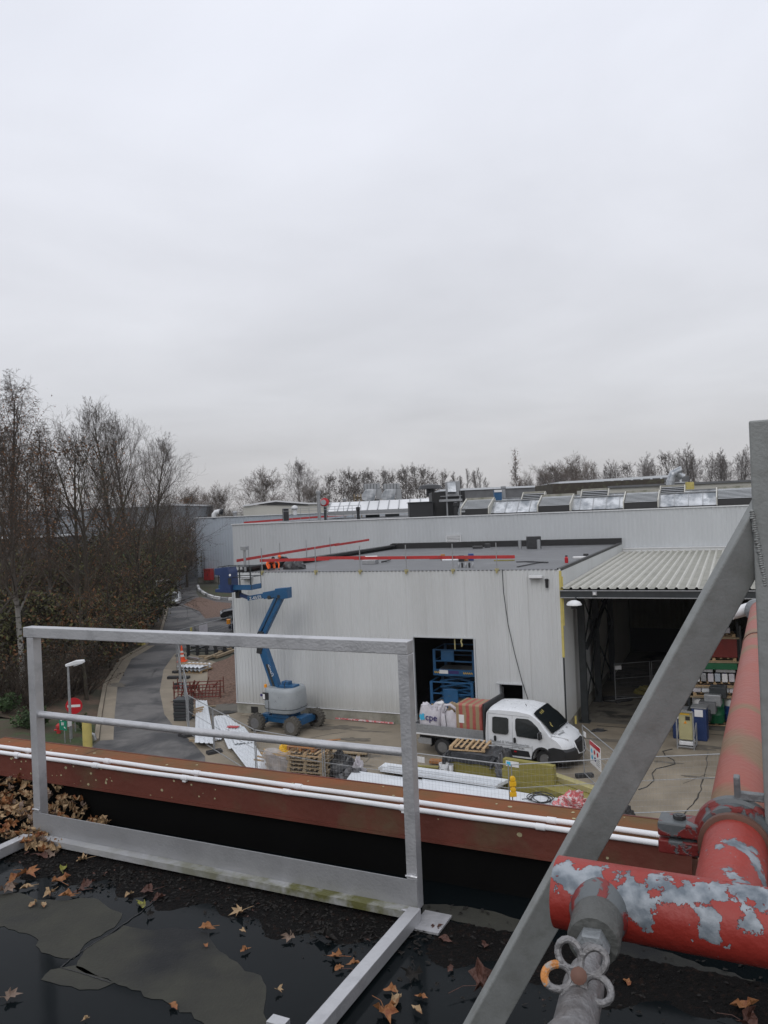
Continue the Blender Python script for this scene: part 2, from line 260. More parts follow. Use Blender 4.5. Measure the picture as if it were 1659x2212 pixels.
# ------------------------------------------------------------------ mesh helpers
COL = SC.collection
class MB:
    def __init__(s, local=False): s.v = []; s.f = []; s.mi = []; s.cur = 0; s.local = local
    def add(s, vs, fs):
        n = len(s.v); s.v.extend([Vector(v) for v in vs]); s.f.extend([tuple(n + i for i in f) for f in fs]); s.mi.extend([s.cur] * len(fs)); return s
    def obox(s, c, ax, ay, az):
        c = Vector(c); ax, ay, az = Vector(ax), Vector(ay), Vector(az)
        vs = [c + ax * i + ay * j + az * k for k in (-1, 1) for j in (-1, 1) for i in (-1, 1)]
        return s.add(vs, [(0, 2, 3, 1), (4, 5, 7, 6), (0, 1, 5, 4), (2, 6, 7, 3), (0, 4, 6, 2), (1, 3, 7, 5)])
    def box(s, x0, x1, y0, y1, z0, z1):
        return s.obox(((x0 + x1) / 2, (y0 + y1) / 2, (z0 + z1) / 2), ((x1 - x0) / 2, 0, 0), (0, (y1 - y0) / 2, 0), (0, 0, (z1 - z0) / 2))
    def fbox(s, t0, t1, b0, b1, z0, z1):           # box in the yard frame
        return s.obox(F((t0 + t1) / 2, (b0 + b1) / 2, (z0 + z1) / 2), E1 * ((t1 - t0) / 2), E2 * ((b1 - b0) / 2), UP * ((z1 - z0) / 2))
    def beam(s, p, r, w, h=None, up=UP):           # w sideways, h along up
        h = h or w; p, r = Vector(p), Vector(r); d = (r - p); L = d.length; d.normalize()
        sd = d.cross(Vector(up))
        if sd.length < 1e-4: sd = d.cross(Vector((1, 0, 0)))
        sd.normalize(); u = sd.cross(d)
        return s.obox((p + r) / 2, d * L / 2, sd * w / 2, u * h / 2)
    def tube(s, pts, r, n=8, cap=True, closed=False):
        pts = [Vector(p) for p in pts]; k = len(pts); rs = r if isinstance(r, (list, tuple)) else [r] * k
        vs = []; prev = None
        for i, p in enumerate(pts):
            if closed: d = pts[(i + 1) % k] - pts[i - 1]
            else: d = pts[min(i + 1, k - 1)] - pts[max(i - 1, 0)]
            d.normalize()
            if prev is None:
                a = d.cross(UP);
                if a.length < 1e-3: a = d.cross(Vector((1, 0, 0)))
            else: a = prev - d * prev.dot(d)
            a.normalize(); prev = a; b = d.cross(a)
            for j in range(n):
                t = 2 * math.pi * j / n; vs.append(p + (a * math.cos(t) + b * math.sin(t)) * rs[i])
        fs = []
        for i in range(k if closed else k - 1):
            i2 = (i + 1) % k
            for j in range(n): fs.append((i * n + j, i * n + (j + 1) % n, i2 * n + (j + 1) % n, i2 * n + j))
        if cap and not closed: fs += [tuple(range(n))[::-1], tuple((k - 1) * n + j for j in range(n))]
        return s.add(vs, fs)
    def prism(s, pts, vec):
        pts = [Vector(p) for p in pts]; vec = Vector(vec); n = len(pts)
        return s.add(pts + [p + vec for p in pts], [tuple(range(n))[::-1], tuple(range(n, 2 * n))] + [(i, (i + 1) % n, n + (i + 1) % n, n + i) for i in range(n)])
    def sheet(s, pts): return s.add(pts, [tuple(range(len(pts)))])
    def lathe(s, prof, c=(0, 0, 0), ax=UP, n=20, cap=True):
        c = Vector(c); ax = Vector(ax).normalized(); a = ax.cross(Vector((0, 0, 1)) if abs(ax.z) < .9 else Vector((1, 0, 0))).normalized(); b = ax.cross(a)
        vs = []
        for r, h in prof:
            for j in range(n):
                t = 2 * math.pi * j / n; vs.append(c + ax * h + (a * math.cos(t) + b * math.sin(t)) * r)
        k = len(prof); fs = [(i * n + j, i * n + (j + 1) % n, (i + 1) * n + (j + 1) % n, (i + 1) * n + j) for i in range(k - 1) for j in range(n)]
        if cap: fs += [tuple(range(n))[::-1], tuple((k - 1) * n + j for j in range(n))]
        return s.add(vs, fs)
    def grid(s, fn, nu, nv):
        vs = [fn(i / nu, j / nv) for j in range(nv + 1) for i in range(nu + 1)]
        return s.add(vs, [(j * (nu + 1) + i, j * (nu + 1) + i + 1, (j + 1) * (nu + 1) + i + 1, (j + 1) * (nu + 1) + i) for j in range(nv) for i in range(nu)])
    def build(s, name, m, parent=None, smooth=False, bevel=0, origin=None, kind=None, fix=True):
        me = bpy.data.meshes.new(name)
        if parent is not None:
            root = parent
            while root.parent: root = root.parent
            off = Vector((0, 0, 0)) if s.local else Vector(root.location)
        elif origin is not None: off = Vector(origin)
        elif s.local: off = Vector((0, 0, 0))
        else:
            xs = [v.x for v in s.v]; ys = [v.y for v in s.v]; off = Vector(((min(xs) + max(xs)) / 2, (min(ys) + max(ys)) / 2, min(v.z for v in s.v)))
            if kind: off = Vector((0, 0, 0))
        me.from_pydata([tuple(v - off) for v in s.v], [], s.f)
        ms = m if isinstance(m, (list, tuple)) else [m]
        for x in ms: me.materials.append(M[x])
        if len(ms) > 1: me.polygons.foreach_set('material_index', s.mi)
        if smooth: me.polygons.foreach_set('use_smooth', [True] * len(me.polygons))
        me.update()
        if fix and len(s.f) < 20000:
            import bmesh
            bm = bmesh.new(); bm.from_mesh(me); bmesh.ops.recalc_face_normals(bm, faces=bm.faces); bm.to_mesh(me); bm.free()
        o = bpy.data.objects.new(name, me); COL.objects.link(o)
        if parent is not None: o.parent = parent
        else: o.location = off
        if bevel:
            b = o.modifiers.new('bevel', 'BEVEL'); b.width = bevel; b.segments = 2; b.limit_method = 'ANGLE'
        if smooth:
            me.polygons.foreach_set('use_smooth', [True] * len(me.polygons))
            e = o.modifiers.new('split', 'EDGE_SPLIT'); e.split_angle = math.radians(38)
        if kind: o['kind'] = kind
        return o
def thing(name, label, cat, loc=(0, 0, 0), rz=0, group=None):
    o = bpy.data.objects.new(name, None); COL.objects.link(o); o.location = loc; o.rotation_euler = (0, 0, rz); o.empty_display_size = .2
    o['label'] = label; o['category'] = cat
    if group: o['group'] = group
    return o
def tag(o, label, cat, group=None, kind=None):
    o['label'] = label; o['category'] = cat
    if group: o['group'] = group
    if kind: o['kind'] = kind
    return o
KIDS = {}
def copy_tree(src, loc=None, rz=None, label=None, scale=None):
    kids = {}
    for o in COL.objects:
        if o.parent: kids.setdefault(o.parent.name, []).append(o)
    def rec(o, par):
        c = o.copy(); COL.objects.link(c); c.parent = par
        for k in kids.get(o.name, []): rec(k, c)
        return c
    r = rec(src, None)
    if loc is not None: r.location = loc
    if rz is not None: r.rotation_euler = (0, 0, rz)
    if scale is not None: r.scale = scale if isinstance(scale, (tuple, list)) else (scale,) * 3
    if label: r['label'] = label
    return r
def lettering(txt, size, m, parent, p, xd, yd, name='lettering', th=.004):
    """flat letters: p lower-left corner, xd reading direction, yd up (in the parent's frame)"""
    cu = bpy.data.curves.new('t', 'FONT'); cu.body = txt; cu.size = size; cu.extrude = th
    t = bpy.data.objects.new('t', cu); COL.objects.link(t)
    dg = bpy.context.evaluated_depsgraph_get(); me = bpy.data.meshes.new_from_object(t.evaluated_get(dg)); bpy.data.objects.remove(t)
    xd = Vector(xd).normalized(); yd = Vector(yd).normalized(); zd = xd.cross(yd)
    mx = Matrix((xd, yd, zd)).transposed().to_4x4(); mx.translation = Vector(p); me.transform(mx)
    me.materials.clear(); me.materials.append(M[m]); o = bpy.data.objects.new(name, me); COL.objects.link(o); o.parent = parent; return o
def W2L(root, p): return Vector(p) - Vector(root.location)
def blob(c, sx, sy, sz, seed, n=10, rough=.18, flat=True):
    """a lumpy heap: local dome with creases"""
    rnd = random.Random(seed); mb = MB(); ph = [(rnd.uniform(0, 6.28), rnd.randint(2, 5), rnd.uniform(.4, 1)) for _ in range(5)]
    def fn(u, v):
        th = u * 2 * math.pi; el = v * math.pi / 2
        r = 1 + rough * sum(a * math.sin(k * th + p + 3 * el * k) for p, k, a in ph) / 2 + rnd.uniform(-.3, .3) * rough
        return Vector(c) + Vector((math.cos(th) * math.cos(el) * sx * r, math.sin(th) * math.cos(el) * sy * r, math.sin(el) * sz * r))
    nu, nv = n * 2, n
    g = [[fn((i % nu) / nu, j / nv) for i in range(nu)] for j in range(nv + 1)]
    vs = [p for row in g for p in row]
    mb.add(vs, [(j * nu + i, j * nu + (i + 1) % nu, (j + 1) * nu + (i + 1) % nu, (j + 1) * nu + i) for j in range(nv) for i in range(nu)])
    return mb
def corr(mb, p, d, L, z0, z1, out, pitch=.2, dep=.024, top=None):
    """trapezoid-ribbed vertical sheet from p along d for L; out = facing direction"""
    p = Vector(p); d = Vector(d).normalized(); out = Vector(out).normalized(); n = max(1, round(L / pitch)); pt = L / n
    prof = [(0, 0), (.38, 0), (.5, 1), (.88, 1)]; pts = []
    for i in range(n):
        for a, h in prof: pts.append((i * pt + a * pt, h * dep))
    pts.append((L, 0)); k = len(pts); vs = []
    for zz in (z0, z1): vs += [p + d * a + out * h + UP * zz for a, h in pts]
    fs = [(i, i + 1, k + i + 1, k + i) for i in range(k - 1)]
    mb.add(vs, fs); return mb
# ================================================================== GROUND
MB().sheet([(-450, -60, -.02), (450, -60, -.02), (450, 700, -.02), (-450, 700, -.02)]).build('terrain', 'field', kind='structure')
def flat(name, pts, m, z, kind='structure'):
    mb = MB(); P = [Vector((p[0], p[1], z)) for p in pts]; mb.sheet(P); o = mb.build(name, m, kind=kind); return o
roadL = [Vector((-13.5, 5, 0)), Vector((-13.6, 25, 0))] + [G(*p) for p in [(215, 1600), (222, 1540), (232, 1480), (265, 1425), (318, 1395)]] + [G(352, 1362), G(362, 1330), G(365, 1310), G(372, 1285), G(380, 1262), G(392, 1247), G(412, 1236)]
roadR = [Vector((-7, 5, 0)), Vector((-7.2, 30, 0))] + [G(*q('Z2', *p)) for p in [(1330, 1275), (1250, 1185), (1130, 1085), (1065, 1000), (1035, 850), (1060, 710), (1130, 610)]] + [G(520, 1350), G(475, 1325), G(436, 1300), G(424, 1280), G(426, 1262), G(428, 1246), G(424, 1236)]
edge = [G(215, 1600), G(222, 1540), G(232, 1480), G(265, 1425), G(318, 1395), G(352, 1362), G(365, 1310), G(380, 1262), G(412, 1236)]
far_c = [Vector((-60, 250, 0)), Vector((-75, 330, 0))]
# woodland floor: bank that rises a little to the left of the road
def floor_fn(u, v):
    y = 42 + 220 * v ** 1.5
    k = [p for p in edge]; xe = k[0].x
    for a, b in zip(k, k[1:]):
        if a.y <= y <= b.y: xe = a.x + (b.x - a.x) * (y - a.y) / max(.01, b.y - a.y)
    if y > k[-1].y: xe = k[-1].x - (y - k[-1].y) * .35
    x = xe - 70 * u ** 1.4
    return (x, y, .012 + (.5 * min(1, (xe - x) / 6)) + .12 * math.sin(x * 1.3 + y * .7) * min(1, (xe - x) / 3))
MB().grid(floor_fn, 50, 90).build('woodland_floor', 'litter', kind='structure', smooth=True)
flat('concrete_yard', [(-13, 0), (60, 0), (60, 60), F(-20, 24)[:], F(20, 24)[:], F(24, 10)[:], G(375, 1400)[:], G(330, 1430)[:], G(300, 1500)[:], (-13, 30)], 'concrete', 0.0)
# low-lying strip of the yard that the road runs over stays asphalt
flat('road', [p for p in roadL] + [Vector((-60, 250, 0)), Vector((-52, 255, 0))] + roadR[::-1], 'asphalt', .006)
kerb = MB()
for a, b in zip(edge, edge[1:]):
    kerb.beam(a + Vector((-.15, 0, .02)), b + Vector((-.15, 0, .02)), .22, .16)
kerb.build('kerb', 'concrete', kind='structure')
flat('gutter_strip', [e + Vector((.0, 0, 0)) for e in edge[:5]] + [e + Vector((.65, .05, 0)) for e in edge[:5]][::-1], 'concrete', .011)
# the bare earth patch beside the shed, and the lower one past the parked cars
pts = [q('Z2', *p) for p in [(1345, 720), (1380, 670), (1470, 640), (1540, 600), (1700, 600), (1700, 990), (1545, 985), (1470, 965), (1430, 920), (1370, 890), (1340, 860), (1345, 800)]]
rnd = random.Random(3)
flat('soil_bed', [G(*p) for p in pts], 'soil', .014)
mb = MB(); c0 = G(*q('Z2', 1460, 780))
def soil_fn(u, v):
    p = F(17.6 + 5.2 * u, 1.0 + 13.0 * v); e = min(u, 1 - u, v, 1 - v) * 4
    return (p.x, p.y, .010 + min(1, e) * (.10 + .07 * math.sin(u * 21 + v * 9) + rnd.uniform(0, .06)))
mb.grid(soil_fn, 36, 60).build('soil_heap', 'soil', kind='structure')
flat('soil_verge', [G(*q('Z2', *p)) for p in [(1190, 290), (1270, 245), (1300, 240), (1400, 270), (1500, 280), (1480, 360), (1330, 380), (1290, 330)]], 'soil', .012)
flat('parking', [F(17.4, 13.5), F(21.5, 13.5), G(420, 1400), G(395, 1390), G(420, 1330), G(424, 1290), G(470, 1290), F(17.4, 60)], 'asphalt', .003)
flat('lawn', [G(*q('Z2', *p)) for p in [(1283, 172), (1560, 172), (1560, 250), (1500, 244), (1430, 240), (1350, 215), (1300, 190)]], 'grass', .014)
def lawn_fn(u, v):
    y = 20 + 24 * v; x = -14.3 - 22 * u ** 1.3; b = .10 * math.sin(x * 1.7 + y) * min(1, u * 8) * min(1, (1 - v) * 5)
    if y > 38.5: x -= (y - 38.5) * (.28 if u < .5 else .28)
    return (x, y, .03 + .62 * min(1, u * 22 / 6) * (1 if v < .85 else (1 - v) / .15) + b - (.0 if v < .97 else .3))
MB().grid(lawn_fn, 40, 40).build('front_lawn', 'grass', kind='structure', smooth=True)
# stains and cracks on the slab
def splat(cx, cy, rx, ry, seed, z=.006, rz=0):
    r = random.Random(seed); n = 26; P = []; ph = [r.uniform(0, 6.28) for _ in range(4)]
    for i in range(n):
        t = 2 * math.pi * i / n; k = 1 + .3 * math.sin(2 * t + ph[0]) + .22 * math.sin(5 * t + ph[1]) + .15 * math.sin(9 * t + ph[2]) + r.uniform(-.1, .1)
        x, y = rx * k * math.cos(t), ry * k * math.sin(t)
        P.append(Vector((cx + x * math.cos(rz) - y * math.sin(rz), cy + x * math.sin(rz) + y * math.cos(rz), z)))
    return P
mb = MB(); k = 0
for (Z, x, y, rx, ry) in [('Y3', 1180, 175, .75, .12), ('Y3', 900, 140, 1.1, .35), ('Y3', 1040, 250, .55, .28), ('Y3', 1140, 395, .5, .3), ('Y3', 1080, 480, .7, .12),
                          ('Z7', 405, 1265, .3, .12), ('Z7', 560, 1345, .9, .2), ('Z7', 450, 1330, .7, .16), ('Z7', 920, 1500, .5, .12), ('Z7', 1150, 1610, .6, .1), ('Z7', 1280, 1390, .9, .22), ('Z7', 1140, 1395, .5, .25),
                          ('Z7', 550, 1180, .8, .25), ('Z7', 620, 1060, 1.2, .4), ('Z7', 560, 980, 2.0, .8), ('Z7', 700, 1150, .9, .3), ('Z2', 760, 810, .7, .5), ('Z5', 1160, 1215, .6, .3), ('Z5', 800, 1120, 2.0, .6), ('Y5', 1200, 760, 1.5, .7)]:
    k += 1; g = G(*q(Z, x, y)); mb.sheet(splat(g.x, g.y, rx, ry, k, .005 + .0004 * k, -.35))
mb.build('oil_stain', 'stain', kind='structure')
mb = MB()
def crack(pts, w=.03):
    for a, b in zip(pts, pts[1:]):
        a = Vector(a); b = Vector(b); n = 6; pr = a
        for i in range(1, n + 1):
            c = a.lerp(b, i / n) + (Vector((rnd.uniform(-.05, .05), rnd.uniform(-.05, .05), 0)) if i < n else Vector())
            mb.beam(pr + UP * .002, c + UP * .002, w * rnd.uniform(.6, 1.2), .008); pr = c
crack([G(*q('Z7', 1190, 1590)), G(*q('Z7', 1140, 1760)), G(*q('Z7', 1000, 1925))], .05)
crack([G(*q('Z7', 1190, 1590)), G(*q('Z7', 1215, 1420))]); crack([G(*q('Z7', 1030, 1655)), G(*q('Z7', 1190, 1590)), G(*q('Z7', 1300, 1600))], .02)
crack([G(*q('Y3', 640, 235)), G(*q('Y3', 780, 205)), G(*q('Y3', 960, 180))]); crack([G(*q('Y3', 1040, 490)), G(*q('Y3', 1150, 440)), G(*q('Y3', 1180, 380))])
crack([G(*q('Z2', 700, 815)), G(*q('Z2', 830, 820)), G(*q('Z2', 940, 815))], .05); crack([G(*q('Z2', 980, 760)), G(*q('Z2', 1010, 710)), G(*q('Z2', 1090, 700))], .05)
crack([F(-1, 2.2), F(-9, 2.0), F(-22, 2.2)], .06)
mb.build('slab_crack', 'oil', kind='structure')
# ================================================================== FRONT SHED (annex)
ZA = 7.5; TL = 17.47
shed = thing('storage_shed', 'light grey ribbed metal shed with flat roof behind the white pickup', 'building', F(TL / 2, 11))
d_l, d_r, d_h = 7.18, 4.15, 4.3; s_l, s_r, s_b, s_h = 2.98, 1.90, .75, 2.24
mb = MB()
corr(mb, F(TL, 0), -E1, TL - d_l, .58, ZA, -E2); corr(mb, F(d_l, 0), -E1, d_l - d_r, d_h, ZA, -E2)
corr(mb, F(d_r, 0), -E1, d_r - s_l, .46, ZA, -E2); corr(mb, F(s_l, 0), -E1, s_l - s_r, s_h, ZA, -E2); corr(mb, F(s_l, 0), -E1, s_l - s_r, .46, s_b, -E2)
corr(mb, F(s_r, 0), -E1, s_r, .46, ZA, -E2)
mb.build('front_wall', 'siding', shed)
mb = MB()
for i in range(1, 17):
    t = TL - 1.0 * i
    for z0_, z1_ in (((.6, ZA - .02),) if not (d_r - .05 < t < d_l + .05 or s_r < t < s_l) else ((d_h + .1 if t > d_r - .1 else s_h + .1, ZA - .02),)): mb.fbox(t - .004, t + .004, -.0275, -.022, z0_, z1_)
mb.build('sheet_lap', 'lap_grey', shed)
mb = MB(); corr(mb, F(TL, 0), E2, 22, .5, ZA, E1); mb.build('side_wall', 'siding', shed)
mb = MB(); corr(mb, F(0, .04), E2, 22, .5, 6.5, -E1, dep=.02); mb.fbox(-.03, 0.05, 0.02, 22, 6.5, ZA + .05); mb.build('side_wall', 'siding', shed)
mb = MB(); mb.fbox(TL - .02, TL + .04, -.05, .04, .55, ZA); mb.build('corner_trim', 'siding_grey', shed)
mb = MB(); mb.fbox(-.075, .03, -.05, .02, 3.58, ZA - .05); mb.fbox(-.13, -.08, -.03, .02, 5, 7.2); mb.build('foam_strip', 'yellow_pale', shed)
mb = MB(); mb.fbox(-.06, .0, -.05, .0, .45, 3.56); mb.build('downpipe', 'steel_dark', shed)
mb = MB()
for a, b in ((TL + .03, d_l), (d_r, s_l), (s_l, s_r), (s_r, -.04)): mb.fbox(b, a, -.01, .2, 0, .56)
mb.fbox(-.04, .16, .2, 22, 0, .5); mb.fbox(TL - .17, TL + .03, .2, 22, 0, .5); mb.build('plinth', 'plinth', shed)
mb = MB(); mb.fbox(d_l, TL + .05, -.075, -.005, .53, .57); mb.build('drip_edge', 'white_metal', shed)
mb = MB(); mb.fbox(.06, TL - .03, .06, 22, ZA - .28, ZA - .06); mb.build('roof', 'roof_felt', shed)
mb = MB(); mb.fbox(TL - .25, TL + .05, .05, 22, ZA - .06, ZA + .10); mb.fbox(.0, TL, 21.55, 21.98, ZA - .06, ZA + .32); mb.fbox(TL - .55, TL + .02, 1, 21.5, ZA + .102, ZA + .24)
mb.fbox(-.04, .12, .05, 21.5, ZA - .06, ZA + .07); mb.build('upstand', 'black_bitumen', shed)
mb = MB()
for i in range(87): mb.fbox(.12 + i * .2, .22 + i * .2, -.045, .05, ZA, ZA + .02)
mb.build('roof_edge', 'steel_dark', shed)
mb = MB(); mb.fbox(.15, TL - .2, .3, .35, .0, ZA - .3); mb.fbox
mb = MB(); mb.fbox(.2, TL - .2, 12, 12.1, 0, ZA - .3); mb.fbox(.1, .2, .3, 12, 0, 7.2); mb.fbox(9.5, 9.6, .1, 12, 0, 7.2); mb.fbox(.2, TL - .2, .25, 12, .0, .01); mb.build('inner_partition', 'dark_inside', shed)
mb = MB(); mb.fbox(d_l, d_l + .07, -.06, .1, 0, d_h); mb.fbox(d_r - .07, d_r, -.06, .1, 0, d_h); mb.fbox(d_r, d_l, -.06, .1, d_h, d_h + .06)
mb.fbox(s_l, s_l + .06, -.06, .3, s_b, s_h); mb.fbox(s_r - .05, s_r, -.06, .1, s_b, s_h); mb.fbox(s_r - .05, s_l + .15, -.08, .1, s_h, s_h + .05); mb.build('opening_frame', 'siding_grey', shed)
mb = MB(); mb.fbox(5.1, 5.15, .1, .15, 3.75, 4.25); mb.tube([F(4.72, -.02, 4.28), F(4.76, -.05, 4.15), F(4.70, -.05, 4.0), F(4.74, -.05, 3.93)], .04, 5); mb.build('hanging_foam', 'olive_pale', shed)
# lamps and bits on the shed
def flood(name, t, z, label, w=.5):
    r = thing(name, label, 'lamp', F(t, -.05, z)); mb = MB(); mb.fbox(t - w / 2, t + w / 2, -.32, -.08, z - .05, z + .06); mb.build('housing', 'white_metal', r, bevel=.01)
    mb = MB(); mb.fbox(t - .05, t + .05, -.08, -.03, z - .04, z + .03); mb.build('bracket', 'steel_dark', r)
    mb = MB(); mb.fbox(t - w / 2 + .04, t + w / 2 - .04, -.31, -.1, z - .09, z - .052); mb.build('diffuser', 'black_plastic', r)
flood('flood_light', 1.05, 7.2, 'white flood light under the roof edge near the right corner of the front shed', .6)
flood('flood_light', 16.45, 7.25, 'white flood light on the shed wall just right of the lift platform', .6)
r = thing('wall_lamp', 'small dark cylindrical lamp on the shed wall near its right corner', 'lamp', F(.57, -.05, 6.9)); mb = MB()
mb.lathe([(.02, -.2), (.07, -.19), (.075, .1), (.09, .12), (.09, .2), (.02, .22)], F(.57, -.14, 6.9), UP, 12); mb.build('housing', 'black_plastic', r, smooth=True); mb = MB(); mb.fbox(.53, .61, -.1, -.03, 6.85, 6.95); mb.build('bracket', 'steel_dark', r)
tag(MB().tube([F(2.62, -.06, 7.55), F(2.6, -.07, 6.5), F(2.45, -.07, 5.02), F(2.2, -.07, 3.7), F(1.9, -.08, 2.4), F(1.66, -.1, 1.62), F(1.45, -.3, .9), F(1.3, -.5, .05)], .018, 5).build('power_cable', 'steel_dark'), 'thin dark cable hanging down the shed front from roof to pickup', 'cable')
# guard rail of red planks and clamped posts on the shed roof edge
def guard(name, label, posts, planks, yel=True):
    r = thing(name, label, 'guard rail', posts[0])
    for p in posts:
        mb = MB(); mb.beam(p - UP * .12, p + UP * 1.25, .035, .035, up=E2); c = mb.build('post', 'galv', r)
        mb = MB(); mb.obox(p + UP * -.02, E1 * .07, E2 * .09, UP * .035); mb.obox(p - UP * .09 - E2 * .06, E1 * .035, E2 * .02, UP * .07); mb.obox(p + UP * .045, E1 * .10, E2 * .03, UP * .015); mb.build('clamp', 'olive_pale' if yel else 'galv', c)
    for a, b in planks:
        mb = MB(); mb.beam(a, b, .035, .15); mb.build('plank', 'rail_red', r)
guard('guard_rail', 'red plank guard rail on clamped posts along the front edge of the shed roof', [F(t, -.06, ZA + .03) for t in (15.55, 12.35, 9.85, 7.38, 5.0, 2.87)],
      [(F(15.7, 0, 8.12), F(11.6, 0, 8.15)), (F(12.3, .04, 8.2), F(9.6, .04, 8.18)), (F(10.2, 0, 8.16), F(5.6, .0, 8.15)), (F(6.2, .04, 8.13), F(2.03, .04, 8.11))])
guard('guard_rail', 'sloping red plank guard rail along the left side of the shed roof', [F(TL + .04, b, ZA + .08) for b in (1.7, 5.05, 8.25, 11.5)] ,
      [(F(TL + .02, .5, 8.10), F(TL + .02, 7.9, 8.24)), (F(TL + .06, 7.2, 8.22), F(TL + .06, 12.9, 8.32)), (F(TL + .02, 12.2, 8.28), F(TL + .02, 17.7, 8.36))])
r = thing('vent_pipe', 'short galvanised vent pipe with a square cap at the left roof corner of the shed', 'pipe', F(TL - .35, .8, ZA)); MB().lathe([(.07, 0), (.07, 1.15)], F(TL - .3, .8, ZA), UP, 12).build('pipe', 'galv', r, smooth=True)
mb = MB(); mb.obox(F(TL - .3, .8, ZA + 1.25), E1 * .17, E2 * .13, UP * .1); mb.build('cap', 'galv', r)
# ================================================================== MAIN HALL behind
ZM = 9.78; hall = thing('factory_hall', 'long pale ribbed metal hall with skylights on its flat roof, behind the shed', 'building', F(6, 40))
mb = MB(); corr(mb, F(32.4, 22), -E1, 32.4 + 46, 0, ZM, -E2, pitch=.3); mb.build('front_wall', 'siding_grey', hall)
mb = MB(); corr(mb, F(32.4, 22), E2, 45, 0, ZM, E1, pitch=.3); mb.build('side_wall', 'siding_grey', hall)
mb = MB(); mb.fbox(-46, 32.45, 21.9, 22.12, ZM, ZM + .07); mb.fbox(32.38, 32.5, 22.12, 67, ZM, ZM + .07); mb.build('coping', 'white_metal', hall)
mb = MB(); mb.fbox(-46, 32.3, 22.13, 67, ZM - .4, ZM - .05); mb.build('roof', 'roof_dark', hall)
mb = MB(); mb.fbox(14, 32.2, 30, 66.8, ZM - .05, ZM - .02); mb.build('roof_sheet', 'roof_felt', hall)
mb = MB(); mb.fbox(-46, 0, 21.8, 21.94, 6.86, 7.1); mb.fbox(-46, 0, 21.72, 21.95, 7.1, 7.16); mb.build('flashing', 'white_metal', hall)
mb = MB(); mb.fbox(0, 17.4, 21.75, 21.96, ZA + .3, ZA + .36); mb.build('flashing', 'black_bitumen', hall)
v = thing('wall_vent', 'square louvred vent in the hall wall above the shed roof', 'vent', F(12.36, 21.9, 7.7)); mb = MB()
for a, b, c, d_ in ((11.75, 12.97, 7.68, 7.73), (11.75, 12.97, 8.34, 8.39), (11.75, 11.81, 7.68, 8.39), (12.91, 12.97, 7.68, 8.39)): mb.fbox(a, b, 21.86, 21.95, c, d_)
mb.build('frame', 'white_metal', v); mb = MB()
for i in range(6): mb.obox(F(12.36, 21.9, 7.77 + i * .105), E1 * .55, E2 * .03 + UP * .02, UP * .018)
mb.build('slat', 'white_metal', v); mb = MB(); mb.fbox(11.8, 12.92, 21.93, 21.955, 7.7, 8.36); mb.build('backing', 'black_plastic', v)
# skylight ribbons with louvred vent hoods
def sx(Z, x, y, b): return V(*q(Z, x, y), F(0, b), E1)[0]
BF = 25.0
def hood(t0, t1, b, z0, z1, label, hs=1.0):
    w = abs(t0 - t1); c = (t0 + t1) / 2; r = thing('smoke_vent', label, 'vent', F(c, b, z0), group='louvred vent hoods on the hall roof')
    dep = 2.1 * hs; lo, hi = min(t0, t1), max(t0, t1); zl = z0 + .52 * hs
    mb = MB(); mb.add([F(lo, b - .5, z0 + .08), F(hi, b - .5, z0 + .08), F(hi, b - .45, zl), F(lo, b - .45, zl), F(lo, b - .2, z0 + .08), F(hi, b - .2, z0 + .08), F(hi, b - .2, zl), F(lo, b - .2, zl)], [(0, 1, 2, 3), (4, 7, 6, 5), (0, 4, 5, 1), (3, 2, 6, 7), (0, 3, 7, 4), (1, 5, 6, 2)])
    mb.build('lower_louvre', 'black_bitumen', r)
    for s in (lo - .10, hi + .02):
        mb = MB(); mb.prism([F(s, b - .55, z0 + .1), F(s, b - .5, zl + .12), F(s, b + dep * .55, z1 + .12), F(s, b + dep * .75, z1), F(s, b + dep * .5, z0 + .3), F(s, b, z0)], E1 * .08); mb.build('cheek', 'cream_panel', r)
    mb = MB(); n = 8
    for i in range(n):
        k = (i + .5) / n; mb.obox(F(c, b - .42 + (dep * .55 + .42) * k, zl + (z1 - zl) * k), E1 * (w / 2 - .02), (E2 * .15 + UP * .02) * hs, UP * .012)
    mb.build('slat', 'siding_grey', r)
    mb = MB(); mb.obox(F(c, b + dep * .6, z1 + .07), E1 * (w / 2 + .1), E2 * .1, UP * .09); mb.fbox(lo, hi, b - .25, b + dep * .4, z0, z0 + .25); mb.build('ridge_cap', 'plinth', r)
    mb = MB(); mb.prism([F(lo, b - .1, zl), F(lo, b + dep * .55, z1 - .1), F(lo, b + dep * .55, z0 + .3), F(lo, b, z0)], E1 * (hi - lo)); mb.build('duct_body', 'dark_inside', r)
def ribbon(b, tl, tr, z0, z1, run, label, step=.95):
    r = thing('skylight_ribbon', label, 'skylight', F((tl + tr) / 2, b, z0), group='long skylight ribbons on the hall roof')
    mb = MB(); mb.prism([F(tl, b, z0 + .12), F(tl, b + run, z1), F(tl, b + 2 * run, z0 + .12)], (E1 * (tr - tl))); mb.build('glazing', 'galv_bright', r)
    mb = MB(); k = int(abs(tl - tr) / step)
    for i in range(k + 1):
        t = tl + (tr - tl) * i / k; mb.beam(F(t, b - .01, z0 + .14), F(t, b + run, z1 + .03), .05, .05)
    mb.beam(F(tl, b + run, z1 + .04), F(tr, b + run, z1 + .04), .16, .06); mb.build('glazing_bar', 'galv', r)
    mb = MB(); mb.fbox(min(tl, tr), max(tl, tr), b - .12, b + 2 * run + .1, z0 - .05, z0 + .11); mb.build('kerb_frame', 'black_bitumen', r)
MATS['galv_bright'].node_tree.nodes['Principled BSDF'].inputs['Roughness'].default_value = .3
tL = sx('Z4', 90, 410, BF)
ribbon(BF, tL, -34, ZM, ZM + 1.05, 1.0, 'nearest bright metal skylight ribbon running between the louvred hoods')
